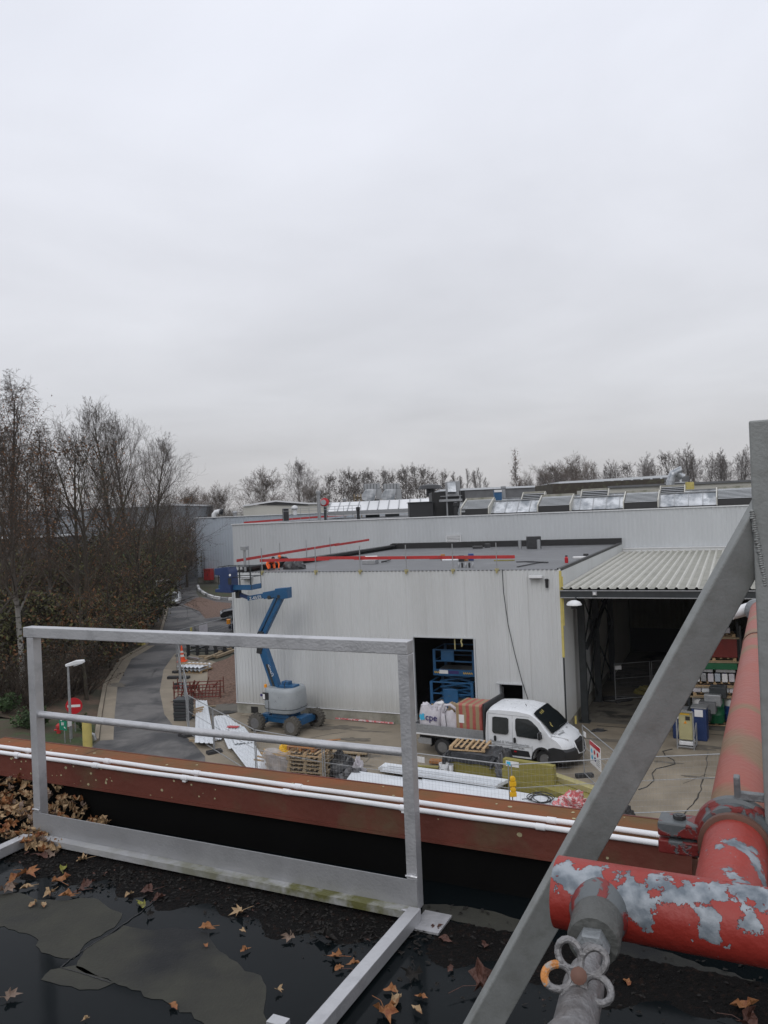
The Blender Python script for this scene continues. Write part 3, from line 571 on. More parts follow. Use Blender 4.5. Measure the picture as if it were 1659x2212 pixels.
for (x0, x1, lab) in [(118, 250, 'louvred hood at the left end of the near skylight ribbon'), (505, 660, 'second louvred hood from the left on the near skylight ribbon'), (937, 1102, 'third louvred hood from the left on the near skylight ribbon'), (1407, 1590, 'louvred hood next to the upright post at the right edge')]:
    hood(sx('Z4', x0, 395, BF), sx('Z4', x1, 385, BF), BF, ZM, ZM + 1.25, lab)
ribbon(BF + 14, sx('Z4', 300, 330, BF + 14), -60, ZM, ZM + 1.35, 1.1, 'far pale skylight ribbon behind the near one')
for (x0, x1, lab) in [(410, 515, 'far louvred hood left of the second near hood'), (712, 842, 'far louvred hood between the second and third near hoods'), (1115, 1232, 'far louvred hood behind the third near hood')]:
    hood(sx('Z4', x0, 320, BF + 14), sx('Z4', x1, 305, BF + 14), BF + 14, ZM, ZM + 1.75, lab)
mb = MB(); t1 = sx('Z4', 88, 410, 24.5); mb.obox(F(t1 - .35, 25.4, ZM + .7), E1 * .28, E2 * .9 + UP * .35, UP * .06); mb.obox(F(t1 - .35, 24.6, ZM + .3), E1 * .28, E2 * .05, UP * .3)
tag(mb.build('metal_chute', 'galv_bright'), 'bright folded metal chute left of the nearest louvred hood', 'duct')
# roof furniture, placed by its own distance
def rbox(name, label, cat, Z, x0, y0, x1, y1, Y, dep, m, extra=None):
    a = D(*q(Z, x0, y1), Y); b = D(*q(Z, x1, y0), Y); r = thing(name, label, cat, (a.x, Y, a.z))
    MB().box(a.x, b.x, Y, Y + dep, min(a.z, ZM), b.z).build('casing', m, r, bevel=.02); return r, a, b
for k_, (x0, x1, lab) in enumerate([(1042, 1150, 'left of the two big blue grey roof ventilation units'), (1152, 1262, 'right of the two big blue grey roof ventilation units')]):
    Y = 88; a = D(*q('Z3', x0, 252), Y); b = D(*q('Z3', x1, 152), Y); w = b.x - a.x; h = b.z - a.z; z0 = a.z
    r = thing('ventilation_unit', lab, 'ventilation unit', (a.x, Y, z0), group='ventilation units on the hall roof')
    MB().prism([(a.x, Y, z0 + h * .12), (a.x + w * .15, Y, z0), (a.x + w * .62, Y, z0), (a.x + w * .72, Y, z0 + h * .5), (a.x + w * .72, Y, z0 + h * .68), (a.x + w * .2, Y, z0 + h * .68), (a.x, Y, z0 + h * .35)], (0, 1.6, 0)).build('inlet_hood', 'galv_bright', r)
    MB().box(a.x + w * .1, a.x + w * .93, Y + .3, Y + 3, z0 + h * .69, z0 + h).build('casing', 'galv', r, bevel=.02)
    MB().box(a.x + w * .72, a.x + w * 1.0, Y + .3, Y + 3, z0 + .1, z0 + h * .68).build('side_panel', 'galv', r)
    mb = MB()
    for i in range(5): mb.box(a.x + w * (.12 + .16 * i), a.x + w * (.14 + .16 * i), Y + .22, Y + .29, z0 + h * .69, z0 + h * .99)
    mb.build('seam', 'steel_dark', r)
    MB().box(a.x + w * .15, a.x + w * .85, Y + .5, Y + 2.5, ZM - .1, z0 + .09).build('stand', 'steel_dark', r)
Y = 70; a = D(*q('Z3', 1515, 262), Y); b = D(*q('Z3', 1592, 140), Y); r = thing('ventilation_unit', 'single box ventilation unit with a light square inlet, left of the skylight ribbons', 'ventilation unit', (a.x, Y, a.z), group='ventilation units on the hall roof')
h = b.z - a.z; w = b.x - a.x
MB().box(a.x + w * .1, b.x, Y, Y + 2, a.z + h * .3, b.z).build('casing', 'galv', r, bevel=.02)
MB().prism([(a.x + w * .12, Y, a.z + h * .42), (a.x + w * .12, Y - .5, a.z + h * .5), (a.x + w * .12, Y - .1, b.z - .1), (a.x + w * .12, Y, b.z - .1)], (w * .55, 0, 0)).build('inlet_hood', 'galv_bright', r)
mb = MB(); mb.box(a.x - .5, b.x + .1, Y - .3, Y + 2, a.z + .1, a.z + .3); mb.box(a.x - .5, b.x + .1, Y - .2, Y - .1, a.z + .55, a.z + .6); mb.box(a.x, a.x + .12, Y, Y + .12, ZM - .1, a.z + 1); mb.box(b.x - .12, b.x, Y, Y + .12, ZM - .1, a.z + 1); mb.build('stand', 'galv', r)
r, a, b = rbox('roof_plant_room', 'black box shaped plant room on the hall roof beside the silver skylight', 'roof box', 'Z3', 1308, 258, 1440, 305, 72, 4, 'roof_dark')
MB().box(b.x, b.x + 3.0, 73, 78, ZM - .1, b.z + .9).build('upper_casing', 'black_bitumen', r)
mb = MB(); mb.box(a.x - .1, b.x + .1, 71.9, 76.2, b.z, b.z + .06); mb.build('lid', 'steel_dark', r)
# translucent silver skylight
Y = 92; P = [D(*q('Z3', *p), yy) for p, yy in (((850, 312), 86), ((870, 262), 90), ((1430, 236), 84), ((1430, 288), 80))]
r = thing('roof_skylight', 'wide silvery sloping skylight below the two big ventilation units', 'skylight', P[0])
MB().prism(P, (0, .1, -.5)).build('glazing', 'white_metal', r); mb = MB()
for i in range(11):
    k = i / 10; a = P[0].lerp(P[3], k); b = P[1].lerp(P[2], k); mb.beam(a + Vector((0, -.05, .03)), b + Vector((0, -.05, .03)), .1, .08)
mb.build('glazing_bar', 'galv', r)
MB().prism([P[0] - UP * .02, P[3] - UP * .02, P[3] - UP * .35, P[0] - UP * .35], (0, 1.5, 0)).build('kerb_frame', 'galv', r)
for nm, lab, Z, x, y0, y1, rad, Y, m in [('flue', 'tall thin steel flue rising from the hall roof', 'Z3', 803, 335, 197, .16, 76, 'galv'), ('flue', 'short black flue pipe on the hall roof right of the tall steel flue', 'Z3', 1022, 345, 287, .13, 68, 'black_plastic'),
                                    ('flue', 'black roof pipe beside the bright folded metal chute', 'Z3', 1570, 325, 262, .14, 62, 'black_plastic'), ('flue', 'small pale flue with a round cap above the silver skylight', 'Z3', 946, 260, 240, .16, 96, 'galv'),
                                    ('flue', 'pale flue standing left of the second far tree row above the left end hood', 'Z4', 322, 325, 275, .22, 92, 'galv')]:
    a = D(*q(Z, x, y0), Y); b = D(*q(Z, x, y1), Y); r = thing(nm, lab, 'flue', (a.x, Y, min(a.z, ZM))); z0 = min(a.z, ZM) - a.z
    MB().lathe([(rad, z0), (rad, b.z - a.z - .3)], a, UP, 12).build('pipe', m, r, smooth=True)
    MB().lathe([(rad * .9, b.z - a.z - .3), (rad * 1.35, b.z - a.z - .25), (rad * 1.35, b.z - a.z), (.02, b.z - a.z + .05)], a, UP, 12).build('cap', m, r, smooth=True)
a = D(*q('Z3', 835, 283), 80); r = thing('roof_fan', 'small red round fan on the hall roof beside the tall steel flue', 'fan', (a.x, 80, ZM))
MB().lathe([(.2, -.5), (.42, -.45), (.42, .0), (.2, .05)], a + Vector((0, .2, .45)), (.3, -1, .1), 16).build('casing', 'sign_red', r, smooth=True); mb = MB(); mb.beam(a + Vector((0, .3, 0)), (a.x, 80.3, ZM - .1), .3, .3); mb.build('stand', 'steel_dark', r)
MB().lathe([(.05, 0), (.28, .02), (.28, .08)], a + Vector((-.13, -.33, .41)), (.3, -1, .1), 12).build('hub', 'galv', r)
for x, lab in [(645, 'small white and black turbine vent at the left of the roof railing')]:
    a = D(*q('Z3', x + 20, 298), 84); r = thing('turbine_vent', lab, 'vent', (a.x, 84, ZM))
    MB().lathe([(.2, -.6), (.2, -.1), (.36, .05), (.3, .3), (.05, .4)], a, UP, 12).build('turbine', 'white_metal', r, smooth=True)
    MB().box(a.x - 1.3, a.x - .7, 84, 84.6, ZM - .1, a.z + .1).build('side_box', 'black_plastic', r)
r = thing('roof_railing', 'thin metal railing around the roof skylight in front of the tall flue', 'railing', D(*q('Z3', 700, 315), 80)); mb = MB()
c = [D(*q('Z3', *p), 80) for p in ((600, 295), (760, 290), (1035, 275))]; lo = [D(*q('Z3', *p), 80) for p in ((600, 325), (760, 320), (1035, 308))]
for i in range(10):
    k = i / 9; a = c[0].lerp(c[2], k); mb.tube([(a.x, 80, a.z), (a.x, 80, ZM)], .025, 5)
mb.tube(c, .025, 5); mb.tube([x.lerp(y, .5) for x, y in zip(c, lo)], .02, 5); mb.build('rail', 'galv', r)
r = thing('timber_trestle', 'small wooden frame standing on the roof left of the ventilation units', 'frame', D(*q('Z3', 1000, 248), 92)); a = D(*q('Z3', 1000, 250), 92); b = D(*q('Z3', 1036, 212), 92); mb = MB()
for i in range(3): xx = a.x + (b.x - a.x) * i / 2; mb.box(xx - .06, xx + .06, 92, 92.1, ZM, b.z)
mb.box(a.x, b.x, 91.9, 91.99, b.z - .5, b.z - .35); mb.box(a.x, b.x, 91.9, 91.99, a.z + .2, a.z + .35); mb.build('frame', 'wood_grey', r)
a = D(*q('Z3', 1425, 172), 95); r = thing('mushroom_fan', 'dark mushroom shaped fan cap behind the ventilation units', 'fan', (a.x, 95, ZM))
MB().lathe([(.5, -1.2), (.5, -.3), (1.5, -.25), (1.2, .15), (.1, .35)], a, UP, 16).build('cap', 'black_plastic', r, smooth=True)
a = D(*q('Z4', 1160, 235), 110); b = D(*q('Z4', 1222, 222), 110); r = thing('bent_duct', 'shiny bent exhaust duct on the far roof at the right', 'duct', (a.x, 110, ZM))
MB().tube([(a.x, 110, ZM), (a.x + .1, 110, a.z - .4), (a.x + .5, 110, a.z + .6), (a.x + 1.6, 110, a.z + 1.1), (b.x - .6, 110, b.z + .4), (b.x, 110, b.z - .2)], .55, 12).build('duct', 'galv_bright', r, smooth=True)
tag(MB().beam(D(*q('Z3', 380, 374), 92), D(*q('Z3', 1300, 303), 96), .12, .22).build('roof_plank', 'rail_red'), 'long thin red plank line lying across the dark hall roof', 'plank')
r, a, b = rbox('control_box', 'small blue box on the roof between the left end hood and the far flue', 'box', 'Z4', 275, 292, 312, 325, 90, .8, 'blue_paint'); MB().box(a.x, b.x, 89.95, 89.99, b.z - .25, b.z).build('label_strip', 'white', r)
r, a, b = rbox('roof_box', 'small pale yellow panel on the far roof right of the bent duct', 'box', 'Z4', 1248, 252, 1285, 268, 100, .5, 'yellow_pale'); MB().box(a.x + .3, a.x + .4, 100.1, 100.2, ZM, a.z).build('stand', 'galv', r)
# ================================================================== canopy hall to the right
can = thing('open_canopy', 'ribbed canopy roof on steel columns over the dark loading bay', 'canopy', F(-12, 10))
mb = MB(); n = 65; pitch = .4; z0, z1 = 6.66, 6.9
prof = []
for i in range(n):
    t = -.02 - i * pitch; prof += [(t, 0), (t - .05, .075), (t - .11, .075), (t - .16, 0)]
vs = []
for b, z in ((-.15, z0), (21.95, z1)): vs += [F(t, b, z + h) for t, h in prof]
k = len(prof); mb.add(vs, [(i, i + 1, k + i + 1, k + i) for i in range(k - 1)]); mb.mi = [0 if i % 4 == 3 else 1 for i in range(k - 1)]
mb.build('roof_sheet', ['canopy_sheet', 'canopy_crest'], can, fix=False)
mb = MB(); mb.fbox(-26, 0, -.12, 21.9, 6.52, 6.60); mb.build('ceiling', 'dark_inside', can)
mb = MB(); mb.fbox(-26, -.02, -.22, -.02, 6.3, 6.56); mb.build('gutter_beam', 'steel_dark', can)
mb = MB(); mb.fbox(-26, -.02, -.26, -.2, 6.26, 6.30); mb.fbox(-26, -.02, -.27, -.18, 6.57, 6.61); mb.build('gutter_lip', 'galv', can)
def tube_col(t, b, w=.3):
    mb = MB(); mb.fbox(t - w / 2, t + w / 2, b - w / 2, b - w / 2 + .03, 0, 6.5); mb.fbox(t - w / 2, t + w / 2, b + w / 2 - .03, b + w / 2, 0, 6.5); mb.fbox(t - .02, t + .02, b - w / 2 + .03, b + w / 2 - .03, 0, 6.5); mb.fbox(t - .25, t + .25, b - .25, b + .25, 0, .05); return mb
for b in (2.7, 6.9, 12.2): tube_col(-.38, b).build('column', 'steel_dark', can)
for b0, b1 in ((2.7, 6.9), (6.9, 12.2)):
    mb = MB(); mb.beam(F(-.38, b0, .3), F(-.38, b1, 3.3), .06, .06); mb.beam(F(-.38, b1, .3), F(-.38, b0, 3.3), .06, .06); mb.beam(F(-.42, b0, 3.4), F(-.42, b1, 6.2), .06, .06); mb.beam(F(-.42, b1, 3.4), F(-.42, b0, 6.2), .06, .06); mb.build('cross_brace', 'steel_dark', can)
mb = MB(); mb.beam(F(-.5, 3.2, 3.5), F(-.5, 13, 5.6), .12, .28); mb.build('tie_beam', 'steel_dark', can)
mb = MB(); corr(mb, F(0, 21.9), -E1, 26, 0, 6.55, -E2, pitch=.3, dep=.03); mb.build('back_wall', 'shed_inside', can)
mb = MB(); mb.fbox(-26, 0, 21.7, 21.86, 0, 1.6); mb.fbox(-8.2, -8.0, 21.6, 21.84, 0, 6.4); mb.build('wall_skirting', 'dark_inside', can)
mb = MB(); mb.fbox(-26.1, -26, 0, 22, 0, 6.6); mb.build('bay_shade_wall', 'shed_inside', can)  # unseen wall added at the right to keep the bay dark
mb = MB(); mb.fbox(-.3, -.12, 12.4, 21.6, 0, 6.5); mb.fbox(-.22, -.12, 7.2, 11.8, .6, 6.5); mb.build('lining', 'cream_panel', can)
mb = MB(); mb.fbox(-26, -14.5, .3, .5, 0, 6.3); mb.build('bay_shade_screen', 'dark_inside', can)  # unseen front closure added beyond the view, shuts daylight out of the bay
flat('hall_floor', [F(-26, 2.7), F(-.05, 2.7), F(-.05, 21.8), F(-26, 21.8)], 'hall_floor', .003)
r = thing('bowl_lamp', 'white bowl shaped lamp on top of the first canopy column', 'lamp', F(-.55, -.5, 6.05)); c = F(-.72, -.75, 6.02)
MB().lathe([(.33, 0), (.33, .04), (.26, .14), (.12, .2), (.02, .21)], c, UP, 20).build('shade', 'white_metal', r, smooth=True)
MB().lathe([(.14, -.16), (.16, -.02), (.3, 0)], c, UP, 16).build('reflector', 'black_plastic', r, smooth=True)
mb = MB(); mb.beam(c + UP * .1, F(-.72, -.25, 6.3), .05, .05); mb.build('arm', 'steel_dark', r)
r = thing('wall_lamp', 'tiny square lamp on the canopy gutter right of the bowl lamp', 'lamp', F(-1.55, -.3, 6.4)); MB().fbox(-1.64, -1.46, -.38, -.24, 6.4, 6.56).build('housing', 'galv', r); MB().fbox(-1.6, -1.5, -.41, -.385, 6.43, 6.53).build('lens', 'white', r)
# ================================================================== buildings behind
# pale shed past the road bend
LB = G(428, 1259); LBd = -E1
lb = thing('distant_warehouse', 'blue grey ribbed warehouse beside the road bend', 'building', LB)
mb = MB(); corr(mb, LB, LBd, 60, .9, 10.45, -E2, pitch=.5, dep=.05); mb.build('front_wall', 'siding_blue', lb)
mb = MB(); corr(mb, LB, E2, 26, .9, 10.45, E1, pitch=.5, dep=.05); mb.build('side_wall', 'siding_blue', lb)
mb = MB(); mb.obox(LB + LBd * 30 + E2 * 13 + UP * .45, LBd * 30, E2 * 12.9, UP * .45); mb.build('plinth', 'plinth', lb)
mb = MB(); mb.obox(LB + LBd * 30 + E2 * 13 + UP * 10.3, LBd * 29.9, E2 * 12.9, UP * .1); mb.build('roof', 'roof_dark', lb)
mb = MB(); mb.obox(LB + LBd * 30 - E2 * .05 + UP * 10.5, LBd * 30.1, E2 * .15, UP * .06); mb.obox(LB + E2 * 13 + UP * 10.5, LBd * .15, E2 * 13, UP * .06); mb.build('coping', 'white_metal', lb)
a = LB + LBd * 1.1 - E2 * .3; mb = MB()
for dd in (0, .5): mb.beam(a + LBd * dd + UP * .9, a + LBd * dd + UP * 4.9, .06, .06, up=E2)
for i in range(10): mb.beam(a + UP * (1.3 + i * .38), a + LBd * .5 + UP * (1.3 + i * .38), .04, .04)
mb.build('ladder', 'steel_dark', lb)
r = thing('red_cabinet', 'red metal cabinet against the blue grey warehouse wall', 'cabinet', LB + LBd * 2.9 - E2 * 1.0); c = LB + LBd * 2.9 - E2 * 1
mb = MB(); mb.obox(c + UP * 1.4, LBd * .62, E2 * .5, UP * .85); mb.build('casing', 'rail_red', r, bevel=.03); mb = MB(); mb.obox(c + UP * 1.4 - E2 * .52 + LBd * .12, LBd * .04, E2 * .02, UP * .2); mb.build('door_handle', 'steel_dark', r); mb = MB(); mb.obox(c + UP * 2.3, LBd * .66, E2 * .58, UP * .04); mb.build('lid', 'rail_red', r)
a = D(*q('Z3', 212, 332), 128); r = thing('bent_duct', 'white elbow duct with a black mouth on the blue grey warehouse roof', 'duct', a)
MB().tube([a + Vector((0, 0, -.4)), a + Vector((0, 0, .1)), a + Vector((.3, 0, .45)), a + Vector((.9, 0, .55)), a + Vector((1.1, -.1, .6))], .38, 12).build('duct', 'white_metal', r, smooth=True)
MB().lathe([(.45, 0), (.5, .3), (.3, .35)], a + Vector((1.1, -.1, .55)), (.9, -.2, -.3), 12).build('mouth', 'black_plastic', r, smooth=True)
a = D(*q('Z3', 330, 333), 128); tag(MB().lathe([(.3, -1), (.3, .4), (.45, .45), (.3, .7)], a, UP, 10).build('flue', 'galv', smooth=True), 'stubby flue on the warehouse roof right of the white elbow duct', 'flue')
# low cream hall with a shallow dark gable
Y = 150; P = [D(*q('Z3', *p), Y) for p in ((376, 280), (376, 335), (975, 335), (975, 262))]
cb = thing('cream_hall', 'low cream hall with a shallow gable beyond the warehouse roof', 'building', (P[1].x, Y, 0))
MB().prism([P[0], (P[1].x, Y, 0), (P[2].x, Y, 0), P[3]], (0, 40, 0)).build('wall', 'cream_panel', cb)
a, b, c = D(*q('Z3', 376, 279), Y - .3), D(*q('Z3', 560, 252), Y - .3), D(*q('Z3', 740, 266), Y - .3); a2 = D(*q('Z3', 700, 266), Y - .3)
MB().prism([a + Vector((3, 0, .35)), b, c, c - UP * .3, a + Vector((3, 0, .1))], (0, 30, 0)).build('gable', 'black_bitumen', cb); mb = MB(); mb.beam(a, b, .3, .28); mb.beam(b, c, .3, .28); mb.build('roof_edge', 'white_metal', cb)
mb = MB(); mb.beam(c, D(*q('Z3', 980, 262), Y - .3), .4, .25); mb.build('gutter', 'white_metal', cb)
# far right hall: white parapets and dark wall
Y = 150; a, b = D(*q('Z4', 570, 262), Y), D(*q('Z4', 1135, 236), Y); fh = thing('brown_hall', 'long dark brown hall wall with a white roof strip below the far trees', 'building', (a.x, Y, 0))
MB().prism([(a.x, Y, 0), (b.x, Y, 0), (b.x, Y, b.z), (a.x, Y, a.z)], (0, 25, 0)).build('wall', 'maroon' if 0 else 'bark', fh)
a2, b2 = D(*q('Z4', 600, 252), Y + 26), D(*q('Z4', 1240, 212), Y + 26); MB().prism([(a2.x, Y + 26, 0), (b2.x, Y + 26, 0), b2, a2], (0, 22, 0)).build('rear_wall', 'panel_white', fh)
for i in range(14): t = i / 13; c = a2.lerp(b2, t); MB().box(c.x - .8, c.x + .8, Y + 25.8, Y + 25.95, c.z - 1.6, c.z - .5).build('window', 'roof_felt', fh)
a, b = D(*q('Z4', 850, 290), 112), D(*q('Z4', 1420, 262), 112); rh = thing('grey_hall', 'grey flat roofed block just behind the far louvred hoods', 'building', (a.x, 112, 0))
MB().prism([(a.x, 112, 0), (b.x + 20, 112, 0), (b.x + 20, 112, b.z + .2), (a.x, 112, a.z + .2)], (0, 18, 0)).build('wall', 'cream_panel', rh); mb = MB(); mb.beam((a.x, 111.9, a.z + .3), (b.x + 20, 111.9, b.z + .3), .4, .3); mb.build('coping', 'roof_felt', rh)
a, b = D(*q('Z4', 0, 300), 130), D(*q('Z4', 480, 300), 130); w2 = thing('low_hall', 'low white roofed hall glimpsed behind the single box ventilation unit', 'building', (a.x, 130, 0))
MB().box(a.x, b.x, 130, 150, 0, D(*q('Z4', 240, 290), 130).z).build('wall', 'roof_felt', w2); mb = MB(); zz = D(*q('Z4', 240, 290), 130).z; mb.box(a.x, b.x, 129.8, 150, zz, zz + .3); mb.build('roof', 'panel_white', w2)
# building seen through the trees at the left
Y = 125; a, b = D(-80, 1095, Y), D(372, 1085, Y); tb = thing('wooded_warehouse', 'wide grey warehouse half hidden behind the bare trees', 'building', (a.x, Y, 0))
MB().box(a.x, b.x, Y, Y + 30, 0, 12.6).build('wall', 'wood_wall', tb); MB().box(a.x - .2, b.x + .2, Y - .2, Y + 30, 12.6, 12.9).build('roof', 'white_metal', tb)
MB().box(a.x, b.x - 14, Y - 8, Y, 0, 8.6).build('lean_to', 'dark_wall', tb); MB().box(a.x, b.x - 13.8, Y - 8.3, Y, 8.6, 8.85).build('lean_to_roof', 'white_metal', tb); 
for i in range(9): MB().box(a.x + 3 + i * 4, a.x + 5.4 + i * 4, Y - 8.06, Y - 8, 3.5, 5.6).build('window', 'car_glass', tb)
# ================================================================== TREES
class Fast:
    """light-weight branch collector (plain tuples, quick for tens of thousands of twigs)"""
    def __init__(s): s.v = []; s.f = []; s.mi = []
    def tube(s, pts, rs, n, mi=0):
        b = len(s.v); k = len(pts); px = None
        for i in range(k):
            p = pts[i]; a = pts[min(i + 1, k - 1)]; c = pts[max(i - 1, 0)]
            d = (a - c).normalized()
            u = d.cross(Vector((.3, .9, .2))) if px is None else px - d * px.dot(d)
            if u.length < 1e-4: u = d.cross(Vector((1, 0, 0)))
            u.normalize(); px = u; w = d.cross(u)
            for j in range(n):
                t = 6.2832 * j / n; q_ = p + (u * math.cos(t) + w * math.sin(t)) * rs[i]; s.v.append((q_.x, q_.y, q_.z))
        for i in range(k - 1):
            for j in range(n): s.f.append((b + i * n + j, b + i * n + (j + 1) % n, b + (i + 1) * n + (j + 1) % n, b + (i + 1) * n + j)); s.mi.append(mi)
    def leaf(s, p, sz, rnd, mi):
        a = Vector((rnd.uniform(-1, 1), rnd.uniform(-1, 1), rnd.uniform(-1, 1))).normalized(); c = a.cross(Vector((rnd.uniform(-1, 1), rnd.uniform(-1, 1), rnd.uniform(-1, 1)))).normalized(); b = len(s.v)
        for q_ in (p - a * sz, p + c * sz * .55 + a * sz * .1, p + a * sz, p - c * sz * .55 + a * sz * .1): s.v.append((q_.x, q_.y, q_.z))
        s.f.append((b, b + 1, b + 2, b + 3)); s.mi.append(mi)
    def build(s, name, ms, parent):
        me = bpy.data.meshes.new(name); me.from_pydata(s.v, [], s.f)
        for m in ms: me.materials.append(M[m])
        me.polygons.foreach_set('material_index', s.mi); me.update()
        o = bpy.data.objects.new(name, me); COL.objects.link(o); o.parent = parent; return o
def make_tree(name, label, group, seed, H, spread=.35, start=.3, nl=22, ang=(35, 60), up=.35, levels=4, r0=.018, bark='bark', twigm='twig', leafm=None, leafn=0, leafsz=.09, leafz=(0, 1), shape='round', droop=0, lean=(0, 0), dens=1., tw=.008, clump=None, multi=0):
    rnd = random.Random(seed); tr = Fast(); cr = Fast(); tips = []
    def grow(p, d, L, r, lv, nseg, upk):
        pts = [p]; q_ = p; dd = d
        for i in range(nseg):
            w = Vector((rnd.gauss(0, 1), rnd.gauss(0, 1), rnd.gauss(0, 1))) * (.10 if lv < 2 else .16)
            dd = (dd + w + UP * upk * .28 - UP * (droop * .25 if lv > 2 else 0)).normalized(); q_ = q_ + dd * (L / nseg); pts.append(q_)
        return pts
    Ht = H
    pts = [Vector((0, 0, -.3))]; d = Vector((lean[0], lean[1], 1)).normalized(); n0 = 14; q_ = pts[0]
    for i in range(n0):
        d = (d + Vector((rnd.gauss(0, .035), rnd.gauss(0, .035), .05))).normalized(); q_ = q_ + d * (Ht + .3) / n0; pts.append(q_)
    rt = H * r0; rs = [rt * (1 - i / n0) ** .8 + .015 for i in range(n0 + 1)]; rs[0] *= 1.3; tr.tube(pts, rs, 7)
    def prof(k):
        if shape == 'round': return math.sin(math.pi * min(1, .18 + .82 * k)) ** .6
        if shape == 'poplar': return (.55 + .45 * math.sin(math.pi * k)) * (1 - .55 * k)
        if shape == 'cone': return 1.05 - k
        if shape == 'vase': return .65 + .5 * k - 1.05 * max(0, k - .6)
        return 1 - .4 * k
    def sub(pts, rs, L, lv, upk):
        if lv > levels: return
        kn = {2: 7, 3: 6, 4: 5}[lv] * dens; kn = max(2, int(kn + rnd.random()))
        for j in range(kn):
            f = .22 + .75 * (j + rnd.random()) / kn; x = f * (len(pts) - 1); i = min(int(x), len(pts) - 2); p = pts[i].lerp(pts[i + 1], x - i)
            dd = (pts[i + 1] - pts[i]).normalized(); a = math.radians(rnd.uniform(25, 55)); pr = dd.cross(Vector((rnd.gauss(0, 1), rnd.gauss(0, 1), rnd.gauss(0, 1)))).normalized()
            nd = (dd * math.cos(a) + pr * math.sin(a)).normalized(); l2 = L * (.55 - .18 * f) * rnd.uniform(.7, 1.25)
            ns = {2: 4, 3: 3, 4: 2}[lv]; np_ = grow(p, nd, l2, 0, lv, ns, upk * (1 if lv == 2 else .8)); r2 = max(tw, rs[i] * .5)
            rr = [max(tw * .55, r2 * (1 - .8 * t / ns)) for t in range(ns + 1)]
            cr.tube(np_, rr, 4 if lv == 2 else 3)
            if lv >= levels - 1: tips.append(np_[-1]); tips.append(np_[len(np_) // 2])
            sub(np_, rr, l2, lv + 1, upk)
    for j in range(nl):
        k = (j + rnd.random() * .8) / nl; f = start + (1 - start) * .96 * k; x = f * n0; i = min(int(x), n0 - 1); p = pts[i].lerp(pts[i + 1], x - i)
        az = j * 2.4 + rnd.uniform(-.5, .5); a = math.radians(ang[1] + (ang[0] - ang[1]) * k + rnd.uniform(-8, 8))
        nd = Vector((math.cos(az) * math.sin(a), math.sin(az) * math.sin(a), math.cos(a))); L = H * spread * prof(k) * rnd.uniform(.8, 1.2)
        lp = grow(p, nd, L, 0, 1, 6, up); rl = [max(.015, rs[i] * .5 * (1 - .85 * t / 6)) for t in range(7)]; tr.tube(lp, rl, 5); tips.append(lp[-1]); sub(lp, rl, L, 2, up)
    if leafm and leafn:
        ms = leafm if isinstance(leafm, (list, tuple)) else [leafm]
        cand = [t for t in tips if leafz[0] * H <= t.z <= leafz[1] * H] or tips
        if clump: cand = rnd.sample(cand, min(len(cand), clump))
        for _ in range(leafn):
            t = rnd.choice(cand); s_ = .35 if clump else .45; cr.leaf(t + Vector((rnd.gauss(0, s_), rnd.gauss(0, s_), rnd.gauss(0, s_) - .15)), leafsz * rnd.uniform(.6, 1.3), rnd, 1 + rnd.randrange(len(ms)))
    else: ms = []
    zm = sorted(v[2] for v in cr.v)[int(len(cr.v) * .9985)]; kk = H / zm
    for o_ in (tr, cr): o_.v = [(a * kk, b * kk, c * kk if c > 0 else c) for a, b, c in o_.v]
    r = thing(name, label, 'tree', (0, 0, 0), 0, group)
    tr.build('trunk', [bark], r); cr.build('crown', [twigm] + list(ms), r); return r
def make_shrub(seed, H, label, group, ms, n=2600, stems=34, w=.5, sz=.085, name='shrub', stemm='twig'):
    rnd = random.Random(seed); st = Fast(); lf = Fast(); tips = []
    for i in range(stems):
        az = rnd.uniform(0, 6.28); a = rnd.uniform(.05, .75); d = Vector((math.cos(az) * math.sin(a), math.sin(az) * math.sin(a), math.cos(a))); p = Vector((math.cos(az), math.sin(az), 0)) * rnd.uniform(0, .35) * H * w; pts = [p]
        L = H * rnd.uniform(.6, 1.05)
        for k in range(5): d = (d + Vector((rnd.gauss(0, .16), rnd.gauss(0, .16), rnd.gauss(.02, .1)))).normalized(); p = p + d * L / 5; pts.append(p)
        st.tube(pts, [.03 * (1 - .8 * k / 5) + .004 for k in range(6)], 3)
        for k in range(2, 6):
            for _ in range(4):
                t = pts[k] + Vector((rnd.gauss(0, .3), rnd.gauss(0, .3), rnd.gauss(0, .25))) * H * .22; st.tube([pts[k], t], [.008, .004], 3); tips.append(t); tips.append(pts[k].lerp(t, .6))
    for _ in range(n):
        t = rnd.choice(tips); lf.leaf(t + Vector((rnd.gauss(0, .14), rnd.gauss(0, .14), rnd.gauss(0, .14))) * H * .35, sz * rnd.uniform(.6, 1.4), rnd, rnd.randrange(len(ms)))
    r = thing(name, label, 'shrub', (0, 0, 0), 0, group); st.build('stem', [stemm], r); lf.build('foliage', ms, r); return r
def put(r, x, y, Y, rz=0, scale=1, label=None, first=False, z=0):
    """stand a plant where the sight line over pixel column x meets the ground distance Y"""
    d = ray(x, HC + FPX * 10.5 / Y + (CX - x) * ROLL); c = Vector((d.x / d.y * Y, Y, z))
    if first: r.location = c; r.rotation_euler = (0, 0, rz); r.scale = (scale,) * 3; r['label'] = label or r['label']; return r
    return copy_tree(r, c, rz, label, scale)
GW = 'bare trees in the wood left of the road'
bt = make_tree('birch_tree', 'tall birch with a white lower trunk and rusty hanging twigs at the far left', GW, 11, 20.3, .34, .26, 26, (14, 34), .5, 4, .0095, 'birch', 'twig', ['leaf_rust', 'leaf_brown'], 1500, .07, (.55, 1), 'poplar', droop=1.4, dens=1.1)
put(bt, 52, 0, 50, .3, 1, first=True)
put(bt, -8, 0, 44, 2.2, .88, 'white trunked birch cut by the left picture edge')
